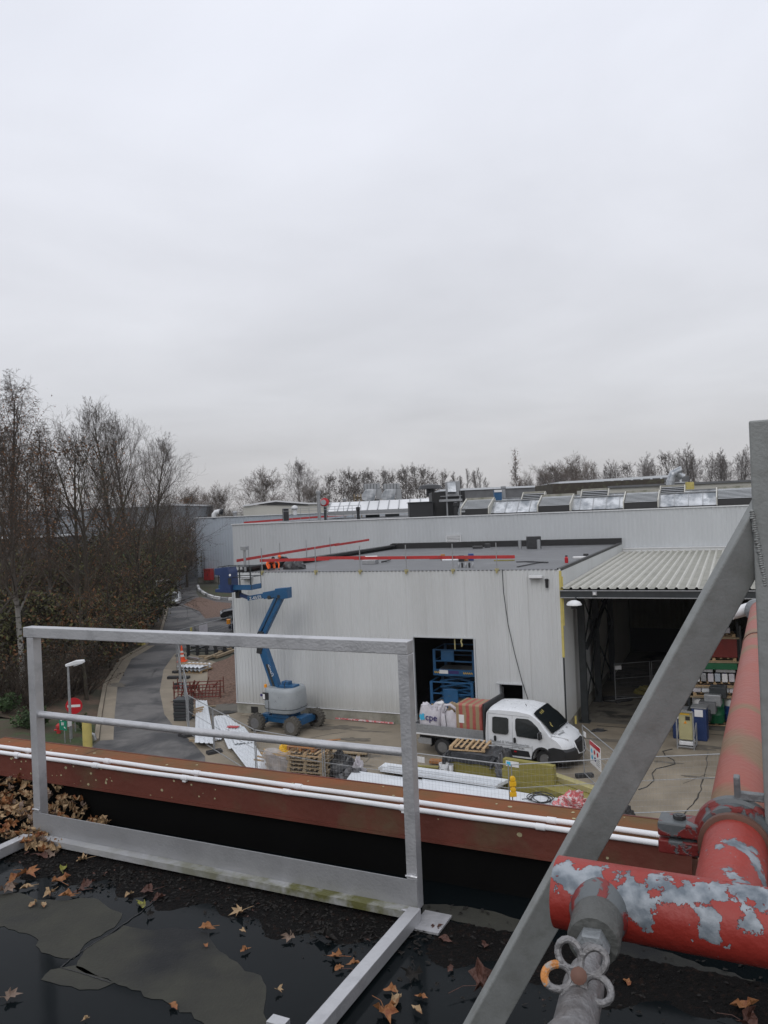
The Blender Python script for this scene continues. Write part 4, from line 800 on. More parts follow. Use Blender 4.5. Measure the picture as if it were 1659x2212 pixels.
put(bt, 108, 0, 64, 4.0, .93, 'slimmer birch just right of the tallest birch, rusty twigs in its top')
dk = make_tree('alder_tree', 'dark twiggy tree with black leaf clumps in its top, right of the birches', GW, 23, 19.1, .36, .34, 17, (20, 50), .36, 4, .013, 'bark', 'twig', ['leaf_dark', 'leaf_brown'], 1500, .12, (.45, 1), 'round', clump=200)
put(dk, 160, 0, 60, 1, 1, first=True)
pp = make_tree('poplar_tree', 'tall pale twigged poplar with a narrow top, highest in the middle of the wood', GW, 31, 22.7, .36, .34, 26, (18, 40), .5, 4, .012, 'bark', 'twig_grey', None, 0, shape='poplar', dens=1.1, droop=-.3)
put(pp, 252, 0, 76, .5, 1, first=True)
put(pp, 292, 0, 82, 2.5, .94, 'narrow pale poplar just right of the tallest one'); put(pp, 335, 0, 88, 3.9, .88, 'third pale poplar from the left, behind the spreading road tree')
sp = make_tree('spreading_tree', 'wide spreading bare tree by the road with long branches reaching right', GW, 47, 18.4, .85, .18, 24, (12, 74), .10, 4, .024, 'bark', 'twig', ['leaf_dark'], 900, .12, (.5, .85), 'vase', clump=160, dens=.95, tw=.011)
put(sp, 312, 0, 70, .4, 1, first=True)
s2 = make_tree('bare_tree', 'bare many branched tree standing between the birches and the poplars', GW, 53, 16.8, .42, .26, 14, (20, 60), .30, 4, .016, 'bark', 'twig', ['leaf_brown', 'leaf_rust'], 900, .09, (.15, .9), 'round', dens=.9)
put(s2, 205, 0, 58, .4, 1, first=True)
for i, (x, Y, sc, rz, src, lb_) in enumerate([
    (20, 60, .85, 1.3, 's2', 'bare tree behind the tallest birch'), (78, 72, .95, 3.2, 'dk', 'dark clumped tree behind the tallest birch'),
    (225, 90, .92, .7, 'dk', 'dark clumped tree left of the tallest poplar'), 
    (375, 104, .74, 5.2, 'sp', 'spreading tree further up the road'), (-40, 70, 1.05, 5.6, 's2', 'bare tree just outside the left edge'), (404, 122, .80, 1.7, 's2', 'bare tree close to the blue grey warehouse corner'),
    (40, 98, 1.0, .2, 'pp', 'pale poplar far behind the tallest birch'), (188, 47, .50, 5.0, 's2', 'small bare tree above the middle lamp post'),
    (330, 78, .62, 3.3, 's2', 'small twiggy tree below the spreading road tree'), (240, 56, .55, 1.1, 's2', 'small twiggy tree at the road side below the poplars')]):
    put({'s2': s2, 'dk': dk, 'sp': sp, 'pp': pp}[src], x, 0, Y, rz, sc, lb_)
for x, Y, sc, rz, src, lb_ in ((382, 112, .84, .6, s2, 'bare tree left of the road bend, overhanging the road'), (398, 134, .86, 1.9, dk, 'dark tree beyond the road bend by the warehouse corner'), (352, 120, .95, 4.1, s2, 'bare tree deep behind the spreading road tree'), (415, 160, .88, 3.0, s2, 'farthest bare tree along the road, above the warehouse roof')): put(src, x, 0, Y, rz, sc, lb_)
# undergrowth: thick brown, olive and green bushes
GS = 'bushes along the left side of the road'
sb = make_shrub(5, 4.2, 'brown leaved bush', GS, ['leaf_brown', 'leaf_olive', 'leaf_dark'], 5200, 40, .6, .10)
so = make_shrub(6, 4.2, 'olive leaved bush', GS, ['leaf_olive', 'leaf_dark', 'leaf_olive', 'leaf_dark'], 6400, 40, .6, .10)
sg = make_shrub(8, 4.0, 'bright green bush', GS, ['leaf_green', 'leaf_green', 'leaf_olive'], 6500, 36, .6, .11)
st_ = make_shrub(9, 4.5, 'leafless twiggy bush', GS, ['leaf_dark'], 900, 90, .7, .08)
first = {}
def shrub(kind, x, Y, sc, rz, label):
    src = {'b': sb, 'o': so, 'g': sg, 't': st_}[kind]
    f = kind not in first; first[kind] = 1; o_ = put(src, x, 0, Y, rz, sc, label, first=f)
    xe = edge[-1].x - (Y - edge[-1].y) * .35
    for a, b in zip(edge, edge[1:]):
        if a.y <= Y <= b.y: xe = a.x + (b.x - a.x) * (Y - a.y) / (b.y - a.y)
    if Y < edge[0].y: xe = edge[0].x
    o_.location.x = min(o_.location.x, xe - 2.1 * sc)
sh = [('g', 366, 106, 1.45, .2, 'green bush overhanging the white parked car'), ('g', 342, 100, 1.5, 1.5, 'green bush behind the white parked car'), ('g', 377, 108, 1.2, 2, 'green bush at the road bend beyond the white parked car'),
      ('o', 318, 78, 1.0, 1, 'olive bush left of the far lamp post'), ('o', 310, 70, 1.25, 2, 'olive bush at the foot of the spreading road tree'), ('b', 292, 66, 1.2, 3, 'brown bush left of the spreading tree trunk'),
      ('o', 268, 63, 1.1, 4, 'olive bush by the road left of the yellow far bollards'), ('b', 245, 60, 1.15, 5, 'brown bush in the middle of the verge'), ('o', 222, 57, 1.1, 1.2, 'olive bush behind the middle lamp post'),
      ('t', 240, 53, .85, 2.2, 'leafless bush by the road above the near lamp head'), ('b', 200, 55, 1.2, 3.1, 'brown bush left of the middle lamp post'), ('t', 205, 49, .8, 4.1, 'leafless bush right of the near lamp head'),
      ('b', 165, 56, 1.3, 5.2, 'brown bush behind the railing, above the near lamp'), ('o', 135, 54, 1.2, .3, 'olive bush between the railing post and the near lamp'), ('b', 110, 52, 1.25, 1.7, 'brown bush just right of the railing corner'),
      ('t', 125, 47, .8, 2.7, 'leafless bush right of the railing post'), ('o', 80, 54, 1.3, 3.6, 'olive bush right of the white birch trunk'), ('b', 30, 53, 1.4, 4.4, 'brown bush behind the white birch trunk'), ('o', -10, 52, 1.4, 5, 'olive bush at the left picture edge'),
      ('t', 20, 46, .8, 5.9, 'leafless bush at the far left below the birch'), ('t', 80, 45, .75, .9, 'leafless bush by the upper left railing corner'),
      ('o', 355, 100, 1.3, .4, 'olive bush behind the green bush at the road bend'), ('b', 388, 124, 1.5, 1.4, 'rusty bush left of the blue grey warehouse'), ('b', 405, 142, 1.5, 2.4, 'rusty bush by the small lamp at the bend'), ('o', 398, 150, 1.8, 3.4, 'olive bush farthest along the road'),
      ('o', 330, 118, 2.2, .2, 'big olive bush before the hidden warehouse, right'), ('b', 362, 120, 2.0, 1.2, 'big brown bush before the hidden warehouse, nearest the road'), ('o', 396, 152, 2.3, 2.2, 'big olive bush beyond the distant lamp post'), ('b', 290, 116, 2.2, 3.2, 'big brown bush before the hidden warehouse, middle'), ('o', 250, 116, 2.1, 4.2, 'big olive bush before the hidden warehouse, left'),
      ('b', 150, 70, 1.7, 4.7, 'tall brown bush deep in the wood below the alder'), ('o', 60, 68, 1.7, 5.7, 'tall olive bush deep in the wood behind the birch'), ('b', 0, 66, 1.7, .6, 'tall brown bush deep in the wood at the left edge'), ('o', 240, 74, 1.6, 1.6, 'tall olive bush below the tallest poplar'), ('b', 300, 84, 1.6, 2.6, 'tall brown bush behind the spreading tree'),
      ('o', 110, 80, 1.9, 3.3, 'tall olive bush deep in the wood below the slim birch'), ('b', 200, 82, 1.8, 4.3, 'tall brown bush deep in the wood left of the poplars'), ('o', 340, 110, 1.8, 5.3, 'tall olive bush deep in the wood above the white parked car'), ('b', 370, 130, 1.8, 6.1, 'tall brown bush left of the road bend')]
for a in sh: shrub(*a)
gp = make_shrub(12, 1.0, 'small dark green round bush on the bank at the far left', 'low plants on the bank', ['leaf_green'], 1800, 20, .7, .06)
put(gp, 17, 0, 43, 0, 1.0, first=True, z=.5)
put(gp, 90, 0, 40, 1, .8, 'small green plant left of the green sign', z=.5); put(gp, 182, 0, 39.5, 2, .7, 'small green plant between the no entry sign and the yellow post', z=.3); put(gp, 60, 0, 39, 3, 1, 'small green plant by the railing post', z=.5)
# far trees
GF = 'far trees on the horizon'
fr = make_tree('far_tree', 'dense round brown tree beyond the cream hall', GF, 71, 21.5, .46, .08, 34, (16, 60), .3, 4, .012, 'bark_hazed', 'twig_mid', ['leaf_haze'], 700, .14, (.1, 1), 'round', tw=.02, dens=1.1)
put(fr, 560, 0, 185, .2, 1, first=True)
fv = make_tree('far_tree', 'broad grey brown tree with an uneven pointed top right of the round one', GF, 72, 23, .50, .10, 26, (10, 36), .5, 4, .010, 'bark_hazed', 'twig_hazed', None, 0, shape='poplar', tw=.017, dens=1.0)
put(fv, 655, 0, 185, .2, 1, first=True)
fq = make_tree('far_tree', 'slender grey poplar in the long row behind the roof at the right', GF, 76, 22.5, .36, .16, 24, (12, 36), .55, 4, .010, 'bark_hazed', 'twig_hazed', None, 0, shape='poplar', tw=.016, dens=.85)
fm = make_tree('far_tree', 'bare far tree with dark balls of twigs in its crown', GF, 73, 20.8, .34, .22, 14, (18, 50), .45, 4, .011, 'bark_hazed', 'twig_hazed', ['leaf_haze'], 650, .20, (.4, 1), 'round', tw=.018, clump=55, dens=.8)
fp = make_tree('far_tree', 'thin far poplar', GF, 74, 20.5, .22, .2, 16, (12, 28), .6, 3, .008, 'bark_hazed', 'twig_hazed', None, 0, shape='poplar', tw=.018, dens=1.1)
fc = make_tree('far_conifer', 'pointed brownish conifer between the two far tree rows', GF, 75, 24.1, .17, .05, 44, (30, 60), .35, 3, .009, 'bark_hazed', 'twig_mid', ['leaf_rust'], 900, .14, (.05, 1), 'cone', tw=.022, dens=1.3)
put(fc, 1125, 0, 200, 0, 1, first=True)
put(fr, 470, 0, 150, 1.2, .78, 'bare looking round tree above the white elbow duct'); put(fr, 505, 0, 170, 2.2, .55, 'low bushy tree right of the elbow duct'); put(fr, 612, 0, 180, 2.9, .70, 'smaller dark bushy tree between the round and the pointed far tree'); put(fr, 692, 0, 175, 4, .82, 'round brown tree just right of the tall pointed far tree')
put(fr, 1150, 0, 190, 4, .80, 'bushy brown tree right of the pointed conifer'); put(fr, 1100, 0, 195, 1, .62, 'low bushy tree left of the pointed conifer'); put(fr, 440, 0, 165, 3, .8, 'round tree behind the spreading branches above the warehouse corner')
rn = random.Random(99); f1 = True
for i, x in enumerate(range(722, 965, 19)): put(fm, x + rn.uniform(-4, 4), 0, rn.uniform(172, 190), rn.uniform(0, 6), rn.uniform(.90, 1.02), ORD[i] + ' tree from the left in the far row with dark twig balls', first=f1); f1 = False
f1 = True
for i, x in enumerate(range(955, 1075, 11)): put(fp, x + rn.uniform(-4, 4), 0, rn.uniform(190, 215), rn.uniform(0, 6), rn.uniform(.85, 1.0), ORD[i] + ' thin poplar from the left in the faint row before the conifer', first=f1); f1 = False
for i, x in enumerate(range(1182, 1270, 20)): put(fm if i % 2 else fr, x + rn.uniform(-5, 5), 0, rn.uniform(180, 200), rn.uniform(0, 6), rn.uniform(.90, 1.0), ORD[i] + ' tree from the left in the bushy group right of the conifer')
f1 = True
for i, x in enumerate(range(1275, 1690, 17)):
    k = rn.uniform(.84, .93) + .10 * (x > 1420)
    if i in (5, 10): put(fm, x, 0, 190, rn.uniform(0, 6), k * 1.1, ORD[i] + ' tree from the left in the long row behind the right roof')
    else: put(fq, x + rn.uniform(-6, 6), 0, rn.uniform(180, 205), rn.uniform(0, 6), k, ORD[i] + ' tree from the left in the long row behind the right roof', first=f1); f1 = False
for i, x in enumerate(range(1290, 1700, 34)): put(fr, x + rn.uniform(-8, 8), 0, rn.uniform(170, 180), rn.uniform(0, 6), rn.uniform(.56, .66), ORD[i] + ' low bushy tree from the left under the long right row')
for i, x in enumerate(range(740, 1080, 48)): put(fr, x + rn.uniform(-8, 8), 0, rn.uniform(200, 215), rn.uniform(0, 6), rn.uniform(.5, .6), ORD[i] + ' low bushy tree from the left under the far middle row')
# ================================================================== OUR OWN ROOF
ZR = 8.95; QA = math.radians(64); U1 = Vector((-math.sin(QA), math.cos(QA), 0)); U2 = Vector((math.cos(QA), math.sin(QA), 0))
R0 = G(905, 1985, ZR)                                   # foot of the near right railing corner
def O(t, b, z=0.0): return R0 + U1 * t + U2 * b + UP * z     # t to the left, b away, z above our roof
cp_out = V(890, 1706, (0, 3.55), (U1.x, U1.y))
Pin = G(890, 1745, 9.25); b_in = (Pin - R0).dot(U2); Pout = G(890, 1704, 9.25); b_out = (Pout - R0).dot(U2)
own = thing('flat_roof_building', 'building under the camera with a wet dark felt roof and red coping', 'building', (0, 0, 0))
def obx(mb, t0, t1, b0, b1, z0, z1): return mb.obox(O((t0 + t1) / 2, (b0 + b1) / 2, (z0 + z1) / 2), U1 * abs(t1 - t0) / 2, U2 * (b1 - b0) / 2, UP * (z1 - z0) / 2)
tc0 = (G(5, 1592, 9.25) - R0).dot(U1); tc1 = (G(1500, 1800, 9.25) - R0).dot(U1)
mb = MB(); obx(mb, 14, -14, -14, b_in + .03, -.3, 0); mb.build('roof_deck', 'water_film', own)
mb = MB(); obx(mb, 14, -14, b_in + .03, b_out - .03, -8.95, .18); mb.build('wall', 'brick', own)
mb = MB(); obx(mb, 14, -14, b_in + .012, b_in + .029, .0, .17); mb.build('upstand', 'black_void', own)
t_l = tc0 - .02
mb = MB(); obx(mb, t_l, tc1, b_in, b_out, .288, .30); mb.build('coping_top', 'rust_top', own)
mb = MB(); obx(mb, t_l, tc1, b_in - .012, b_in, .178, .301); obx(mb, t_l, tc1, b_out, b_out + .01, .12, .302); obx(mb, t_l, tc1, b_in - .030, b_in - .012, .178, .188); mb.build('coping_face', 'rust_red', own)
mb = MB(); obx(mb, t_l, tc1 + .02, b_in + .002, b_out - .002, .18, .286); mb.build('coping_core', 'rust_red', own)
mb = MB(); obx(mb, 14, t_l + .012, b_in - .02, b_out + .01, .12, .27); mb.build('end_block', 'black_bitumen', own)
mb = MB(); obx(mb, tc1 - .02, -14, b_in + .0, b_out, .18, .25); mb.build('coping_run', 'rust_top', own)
rnd = random.Random(21)
mb = MB()
for i in range(46):
    t = rnd.uniform(tc1, t_l) if i % 3 == 0 else rnd.uniform(1.2, t_l); zz = rnd.uniform(.185, .29); r_ = rnd.uniform(.002, .007) * (1.8 if i % 9 == 0 else 1)
    mb.add([O(t, b_in - .0135, zz) + U1 * r_ * math.cos(a) * 1.3 * rnd.uniform(.7, 1.2) + UP * r_ * math.sin(a) for a in [k * .785 for k in range(8)]], [tuple(range(8))])
for i in range(26):
    t = rnd.uniform(tc1, t_l); b = rnd.uniform(b_in + .06, b_out - .01); r_ = rnd.uniform(.003, .010)
    mb.add([O(t, b, .3015) + U1 * r_ * math.cos(a) * rnd.uniform(.6, 1.2) + U2 * r_ * math.sin(a) for a in [k * .785 for k in range(8)]], [tuple(range(8))])
mb.build('lichen_spots', 'lichen', own, fix=False)['kind'] = 'stuff'
mb = MB()
for t in (t_l - .75, .2, -.9): obx(mb, t, t - .004, b_in, b_out, .3005, .302)
mb.build('coping_joint', 'bolt_rust', own)
# two white conduits along the inner edge of the coping
for j, (bb, zz) in enumerate(((b_in + .030, .3135), (b_in - .0225, .304))):
    r = thing('conduit_pipe', ['white conduit pipe lying on the red coping, the one further from the railing', 'white conduit pipe on the inner edge of the red coping, the one nearer the railing'][j], 'pipe', O(t_l, bb, zz), group='white conduits along the red coping')
    a = O(t_l + (-.02 if j == 0 else .12), bb, zz - (.0 if j == 0 else .0)); pts = [a.lerp(O(tc1 + .01, bb, zz), i / 14) + UP * .0015 * math.sin(i * 2.1 + j) for i in range(15)]
    MB().tube(pts, .0105, 12).build('pipe', 'white_pipe', r, smooth=True)
    for k in range(8):
        t = t_l - .42 - k * .58 + j * .03
        if t < tc1 + .2: break
        MB().tube([O(t + .018, bb, zz), O(t - .018, bb, zz)], .0130 if k != 1 else .0140, 12).build('socket' if k % 2 else 'clip', 'white_pipe', r, smooth=True)
        if k in (0, 2, 4, 6):
            mb = MB(); mb.obox(O(t, bb, zz - .013), U1 * .010, U2 * .008, UP * .006); mb.build('clip_foot', 'white_pipe', r)
# dry islands of roof felt standing out of the water film
def island(name, pts, seed, lift=.0015):
    r_ = random.Random(seed); P = [G(*p, ZR + lift) for p in pts]; out = []
    for i, a in enumerate(P):
        b = P[(i + 1) % len(P)]; L = (b - a).length; n = max(2, int(L / .03)); nn = (b - a).cross(UP).normalized()
        ph = r_.uniform(0, 6)
        for k in range(n): out.append(a.lerp(b, k / n) + nn * (.010 * math.sin(ph + k * 1.1) + .006 * math.sin(k * 2.7 + ph) + r_.uniform(-.003, .003)) * min(1, L * 4))
    MB().sheet([Vector((p.x, p.y, ZR + lift)) for p in out]).build(name, 'dry_felt', kind='structure', fix=False)
Y1 = lambda *l: [q('Y1', *p) for p in l]
island('roof_felt_patch', Y1((-150, 780), (120, 760), (260, 800), (420, 810), (520, 790), (610, 790), (700, 850), (800, 890), (770, 950), (560, 1090), (470, 1190), (300, 1160), (180, 1010), (-150, 960)), 1)
island('roof_felt_patch', Y1((800, 968), (900, 985), (980, 1000), (1100, 985), (1200, 990), (1350, 1020), (1400, 1110), (1500, 1180), (1590, 1260), (1700, 1290), (1740, 1400), (1700, 1540), (1800, 1640), (1400, 1640), (1180, 1520), (900, 1400), (740, 1330), (600, 1290), (480, 1240), (560, 1120)), 2)
island('roof_felt_patch', Y1((330, 1250), (480, 1230), (660, 1300), (740, 1340), (640, 1380), (520, 1380), (400, 1350), (270, 1320)), 3)
island('roof_felt_patch', [q('Y2', *p) for p in ((1210, 730), (1400, 740), (1560, 760), (1700, 790), (1900, 860), (1900, 900), (1650, 900), (1480, 850), (1330, 815), (1215, 810))], 4)
island('roof_felt_patch', [q('Z8', *p) for p in ((780, 880), (900, 890), (1060, 930), (1300, 1020), (1700, 1130), (1700, 1200), (1400, 1110), (1100, 1030), (900, 1000), (800, 960))], 5)
mb = MB()
def seam(pts):
    P = [G(*q('Y1', *p), ZR + .0025) for p in pts]; pr = P[0]; r_ = random.Random(4)
    for a, b in zip(P, P[1:]):
        for k in range(1, 9):
            c = a.lerp(b, k / 8) + U1 * r_.uniform(-.004, .004); mb.beam(pr, c, .004 * r_.uniform(.5, 1.3), .0015); pr = c
seam(((1010, 800), (900, 890), (700, 1030), (520, 1140), (390, 1240))); seam(((390, 1240), (540, 1280), (720, 1340)))
mb.build('felt_seam', 'black_bitumen', kind='structure')
# ---- railing
rl = thing('guard_railing', 'aluminium guard railing with a kick plate standing on our wet roof', 'railing', O(0, 0, 0)); TW = 2.055
AL = 'aluminium'; MO = 'moss_aluminium'
mb = MB(); obx(mb, .045, 0, 0, .05, .03, 1.0); mb.build('post', AL, rl, bevel=.003)
mb = MB(); obx(mb, TW, TW - .045, 0, .05, .03, 1.0); mb.build('post', AL, rl, bevel=.003)
mb = MB(); obx(mb, TW + .018, 0, -.003, .053, 1.0, 1.05); mb.build('top_rail', AL, rl, bevel=.003)
MB().tube([O(TW - .045, .025, .62), O(TW / 2, .025, .615), O(.045, .025, .62)], .0165, 16).build('mid_rail', AL, rl, smooth=True)
mb = MB(); obx(mb, TW, .0, -.006, -.001, .045, .145); mb.build('kick_plate', 'kick_alu', rl); mb = MB(); obx(mb, TW, .0, -.05, -.0065, .040, .046); obx(mb, TW, 0, -.053, -.049, .02, .047); mb.build('kick_ledge', MO, rl)
mb = MB(); mb.obox(O(.0, -.03, .035) - U2 * .42, U2 * .42, U1 * .024, UP * .024); mb.obox(O(.0, -.03, .035) - U2 * .83 , U2 * .012, U1 * .03, UP * .028); c1 = mb.build('foot_bar', AL, rl, bevel=.003)
mb = MB(); mb.obox(O(TW - .02, -.03, .035) - U2 * .52, U2 * .49, U1 * .024, UP * .024); mb.build('foot_bar', AL, rl, bevel=.003)
mb = MB()
for t, b, z in ((.022, -.004, .158), (TW - .022, -.004, .158), (.022, -.05, .050), (TW - .03, -.05, .05)): mb.tube([O(t - .024, b, z), O(t, b - .002, z + .003), O(t + .024, b, z)], [.004, .006, .004], 6)
mb.build('weld', 'aluminium', rl)
mb = MB(); mb.obox(O(-.06, -.02, .008), U1 * .055, U2 * .07, UP * .004); mb.build('foot_plate', AL, rl)
g = G(*q('Y2', 330, 1455), ZR + .01); tag(MB().obox(g, U1 * .03, U2 * .02, UP * .008).build('scrap_plate', 'aluminium'), 'small scrap of grey metal on the roof at the bottom edge', 'scrap')
def peel_regions(name, red, root_loc, centres):
    m = mat(name, red, .5, 0, .12, 8, .15, 60); N = m.node_tree.nodes; L = m.node_tree.links; b = N['Principled BSDF']; tc = N.new('ShaderNodeTexCoord')
    nz = N.new('ShaderNodeTexNoise'); nz.inputs['Scale'].default_value = 22; nz.inputs['Detail'].default_value = 8; nz.inputs['Roughness'].default_value = .68; L.new(tc.outputs['Object'], nz.inputs['Vector'])
    acc = None
    for c, r_ in centres:
        d = N.new('ShaderNodeVectorMath'); d.operation = 'DISTANCE'; d.inputs[1].default_value = tuple(Vector(c) - Vector(root_loc)); L.new(tc.outputs['Object'], d.inputs[0])
        a = N.new('ShaderNodeMath'); a.operation = 'SUBTRACT'; a.inputs[1].default_value = r_; L.new(d.outputs['Value'], a.inputs[0])
        if acc is None: acc = a
        else: k = N.new('ShaderNodeMath'); k.operation = 'MINIMUM'; L.new(acc.outputs[0], k.inputs[0]); L.new(a.outputs[0], k.inputs[1]); acc = k
    w = N.new('ShaderNodeMapRange'); w.inputs['From Min'].default_value = .25; w.inputs['From Max'].default_value = .75; w.inputs['To Min'].default_value = .030; w.inputs['To Max'].default_value = -.030; L.new(nz.outputs['Fac'], w.inputs['Value'])
    sm = N.new('ShaderNodeMath'); sm.operation = 'ADD'; L.new(acc.outputs[0], sm.inputs[0]); L.new(w.outputs[0], sm.inputs[1])
    mk = N.new('ShaderNodeMapRange'); mk.inputs['From Min'].default_value = .0007; mk.inputs['From Max'].default_value = -.0007; L.new(sm.outputs[0], mk.inputs['Value'])
    n2 = N.new('ShaderNodeTexNoise'); n2.inputs['Scale'].default_value = 75; n2.inputs['Detail'].default_value = 4; L.new(tc.outputs['Object'], n2.inputs['Vector'])
    far_ = N.new('ShaderNodeMapRange'); far_.inputs['From Min'].default_value = .0; far_.inputs['From Max'].default_value = .07; far_.inputs['To Min'].default_value = .66; far_.inputs['To Max'].default_value = .76; L.new(acc.outputs[0], far_.inputs['Value'])
    ch = N.new('ShaderNodeMath'); ch.operation = 'SUBTRACT'; L.new(n2.outputs['Fac'], ch.inputs[0]); L.new(far_.outputs[0], ch.inputs[1])
    cm = N.new('ShaderNodeMapRange'); cm.inputs['From Min'].default_value = 0; cm.inputs['From Max'].default_value = .015; L.new(ch.outputs[0], cm.inputs['Value'])
    mxm = N.new('ShaderNodeMath'); mxm.operation = 'MAXIMUM'; L.new(mk.outputs[0], mxm.inputs[0]); L.new(cm.outputs[0], mxm.inputs[1])
    n3 = N.new('ShaderNodeTexNoise'); n3.inputs['Scale'].default_value = 38; n3.inputs['Detail'].default_value = 6; L.new(tc.outputs['Object'], n3.inputs['Vector'])
    gr = N.new('ShaderNodeValToRGB'); gr.color_ramp.elements[0].position = .38; gr.color_ramp.elements[0].color = (.105, .13, .155, 1); gr.color_ramp.elements[1].position = .62; gr.color_ramp.elements[1].color = (.29, .32, .35, 1); L.new(n3.outputs['Fac'], gr.inputs[0])
    mx = N.new('ShaderNodeMixRGB'); src = b.inputs['Base Color'].links[0].from_socket; L.new(mxm.outputs[0], mx.inputs[0]); L.new(src, mx.inputs[1]); L.new(gr.outputs[0], mx.inputs[2]); L.new(mx.outputs[0], b.inputs['Base Color'])
    nb = N.new('ShaderNodeBump'); nb.inputs['Strength'].default_value = 1; nb.inputs['Distance'].default_value = .0010; nb.invert = True; L.new(mxm.outputs[0], nb.inputs['Height']); L.new(b.inputs['Normal'].links[0].from_socket, nb.inputs['Normal']); L.new(nb.outputs[0], b.inputs['Normal'])
# ---- upright post, brace and red pipework close by
D0 = 1.32
pt = D(1617, 909, D0); pb_ = D(1657, 1780, D0)
up_ = thing('post_frame', 'grey aluminium upright post with a welded diagonal brace at the right edge', 'post', (pt.x, D0, ZR))
pc = Vector((pt.x, D0, 0)) - U1 * .032 + U2 * .03
mb = MB(); mb.obox((pc.x, pc.y, (ZR + pt.z) / 2), -U1 * .032, U2 * .03, UP * (pt.z - ZR) / 2); mb.build('upright', 'post_alu', up_, bevel=.003)
a = D(1628, 1165, D0 + .02); b = D(1230, 1880, 1.45); dv = (b - a).normalized(); e = b + dv * ((b.z - ZR) / -dv.z)
a2 = a - dv * .06
sidev = dv.cross(Vector((-.1, 1, 0))).normalized()
mb = MB(); mb.obox((a2 + e) / 2, dv * (e - a2).length / 2, sidev * .0315, sidev.cross(dv) * .012); mb.build('brace', 'post_alu', up_, bevel=.003)
mb = MB(); rr_ = random.Random(5)
for i in range(34):
    c = D(1624 + i * .9, 1105 + i * 4.8, D0 - .004); c.x += rr_.uniform(-.001, .001); mb.lathe([(.001, -.004), (.0042, -.001), (.0042, .001), (.001, .004)], c, (rr_.uniform(-.3, .3), .3, 1), 8)
mb.build('weld_bead', 'post_alu', up_, smooth=True)
ZP = CZ - .58
pa = G(1600, 1735, ZP); pend = G(1659, 1325, ZP); 
# axis of the long pipe: along E2 direction of the yard
px_ = G(1598, 1735, ZP); tdir = U2.lerp(E2, 0).normalized(); t_ax0 = G(1205, 1925, ZP)
RP = .05
far = px_ + tdir * 2.75; jn_t = ((px_ - t_ax0).dot(-U1)); near = t_ax0 - U1 * jn_t + U2 * 0
def on_cyl(x, y, P0_, ax):
    o = Vector((0, 0, CZ)) - P0_; d = ray(*q('Z8', x, y)).normalized(); o2 = o - ax * o.dot(ax); d2 = d - ax * d.dot(ax)
    A_, B_, C_ = d2.dot(d2), 2 * o2.dot(d2), o2.dot(o2) - RP * RP; ds = max(0, B_ * B_ - 4 * A_ * C_); return Vector((0, 0, CZ)) + d * ((-B_ - math.sqrt(ds)) / (2 * A_))
def on_cross(x, y): return on_cyl(x, y, t_ax0, U1)
def on_branch(x, y): return on_cyl(x, y, px_, tdir)
peel_regions('cross_peel', (.27, .026, .018), near, [(on_cross(*a[:2]), a[2]) for a in ((560, 530, .018), (620, 560, .020), (680, 500, .014), (860, 600, .020), (920, 660, .022), (950, 720, .014), (820, 540, .008), (760, 600, .012), (1040, 560, .015), (1110, 590, .020), (1200, 600, .022), (1290, 600, .020), (1380, 600, .020), (1480, 600, .018), (1580, 610, .018), (1680, 620, .018), (1070, 640, .008), (1310, 740, .016), (1310, 810, .018), (550, 440, .006), (1560, 770, .006), (1500, 800, .005), (470, 500, .005))])
peel_regions('branch_peel', (.29, .034, .024), near, [(on_branch(*a[:2]), a[2]) for a in ((1470, 330, .018), (1540, 370, .020), (1590, 430, .020), (1620, 510, .020), (1480, 510, .016), (1540, 560, .018), (1380, 345, .008))])
hp = thing('fire_pipe', 'long red pipe running outwards over the coping, stained with green moss', 'pipe', near)
mb = MB(); cl = px_ - tdir * .16
mb.tube([cl + tdir * .0, cl + tdir * .6, cl + tdir * 1.3, far], RP, 32); mb.build('long_pipe', 'pipe_red', hp, smooth=True)
mb = MB(); mb.tube([near + tdir * .01, cl - tdir * .0], RP * .99, 32); mb.build('branch_pipe', 'branch_peel', hp, smooth=True)
mb = MB(); mb.tube([far - tdir * 1.02, far - tdir * 1.00], RP + .003, 24); mb.build('band', 'bolt_rust', hp, smooth=True)
mb = MB(); mb.tube([t_ax0 + U1 * .0, t_ax0 - U1 * .3, t_ax0 - U1 * 1.2], RP, 36, cap=False); mb.lathe([(.001, .006), (RP * .5, .005), (RP * .9, .0), (RP, -.008)], t_ax0, U1, 36)
mb.build('cross_pipe', 'cross_peel', hp, smooth=True)
# grooved coupling at the joint
cc = cl - tdir * .005; mb = MB(); s1 = tdir.cross(UP).normalized()
mb.lathe([(RP, -.032), (RP + .010, -.03), (RP + .012, -.012), (RP + .018, -.008), (RP + .018, .008), (RP + .012, .012), (RP + .010, .03), (RP, .032)], cc, tdir, 32)
mb.build('coupling', 'clamp_peel', hp, smooth=True)
for sgn, up2 in ((1, .35), (-1, -.2)):
    c = cc + s1 * sgn * (RP + .040) + UP * up2 * .04
    mb = MB(); mb.obox(c + UP * .015, s1 * .034, tdir * .026, UP * .012); mb.obox(c - UP * .015, s1 * .034, tdir * .026, UP * .012); mb.build('coupling_lug', 'clamp_peel', hp, bevel=.003)
    mb = MB(); mb.lathe([(.006, -.035), (.006, .035)], c, UP, 8); mb.lathe([(.011, .022), (.011, .034)], c, UP, 6); mb.build('bolt', 'iron_dark', hp)
mb = MB(); mb.prism([cc + UP * (RP + .01) - tdir * .005, cc + UP * (RP + .055) - tdir * .012, cc + UP * (RP + .058) + tdir * .0, cc + UP * (RP + .01) + tdir * .012], s1 * .010); mb.obox(cc + UP * (RP + .022) + s1 * .03, s1 * .028, tdir * .006, UP * .007); mb.build('clamp_wing', 'flange_grey', hp, bevel=.002)
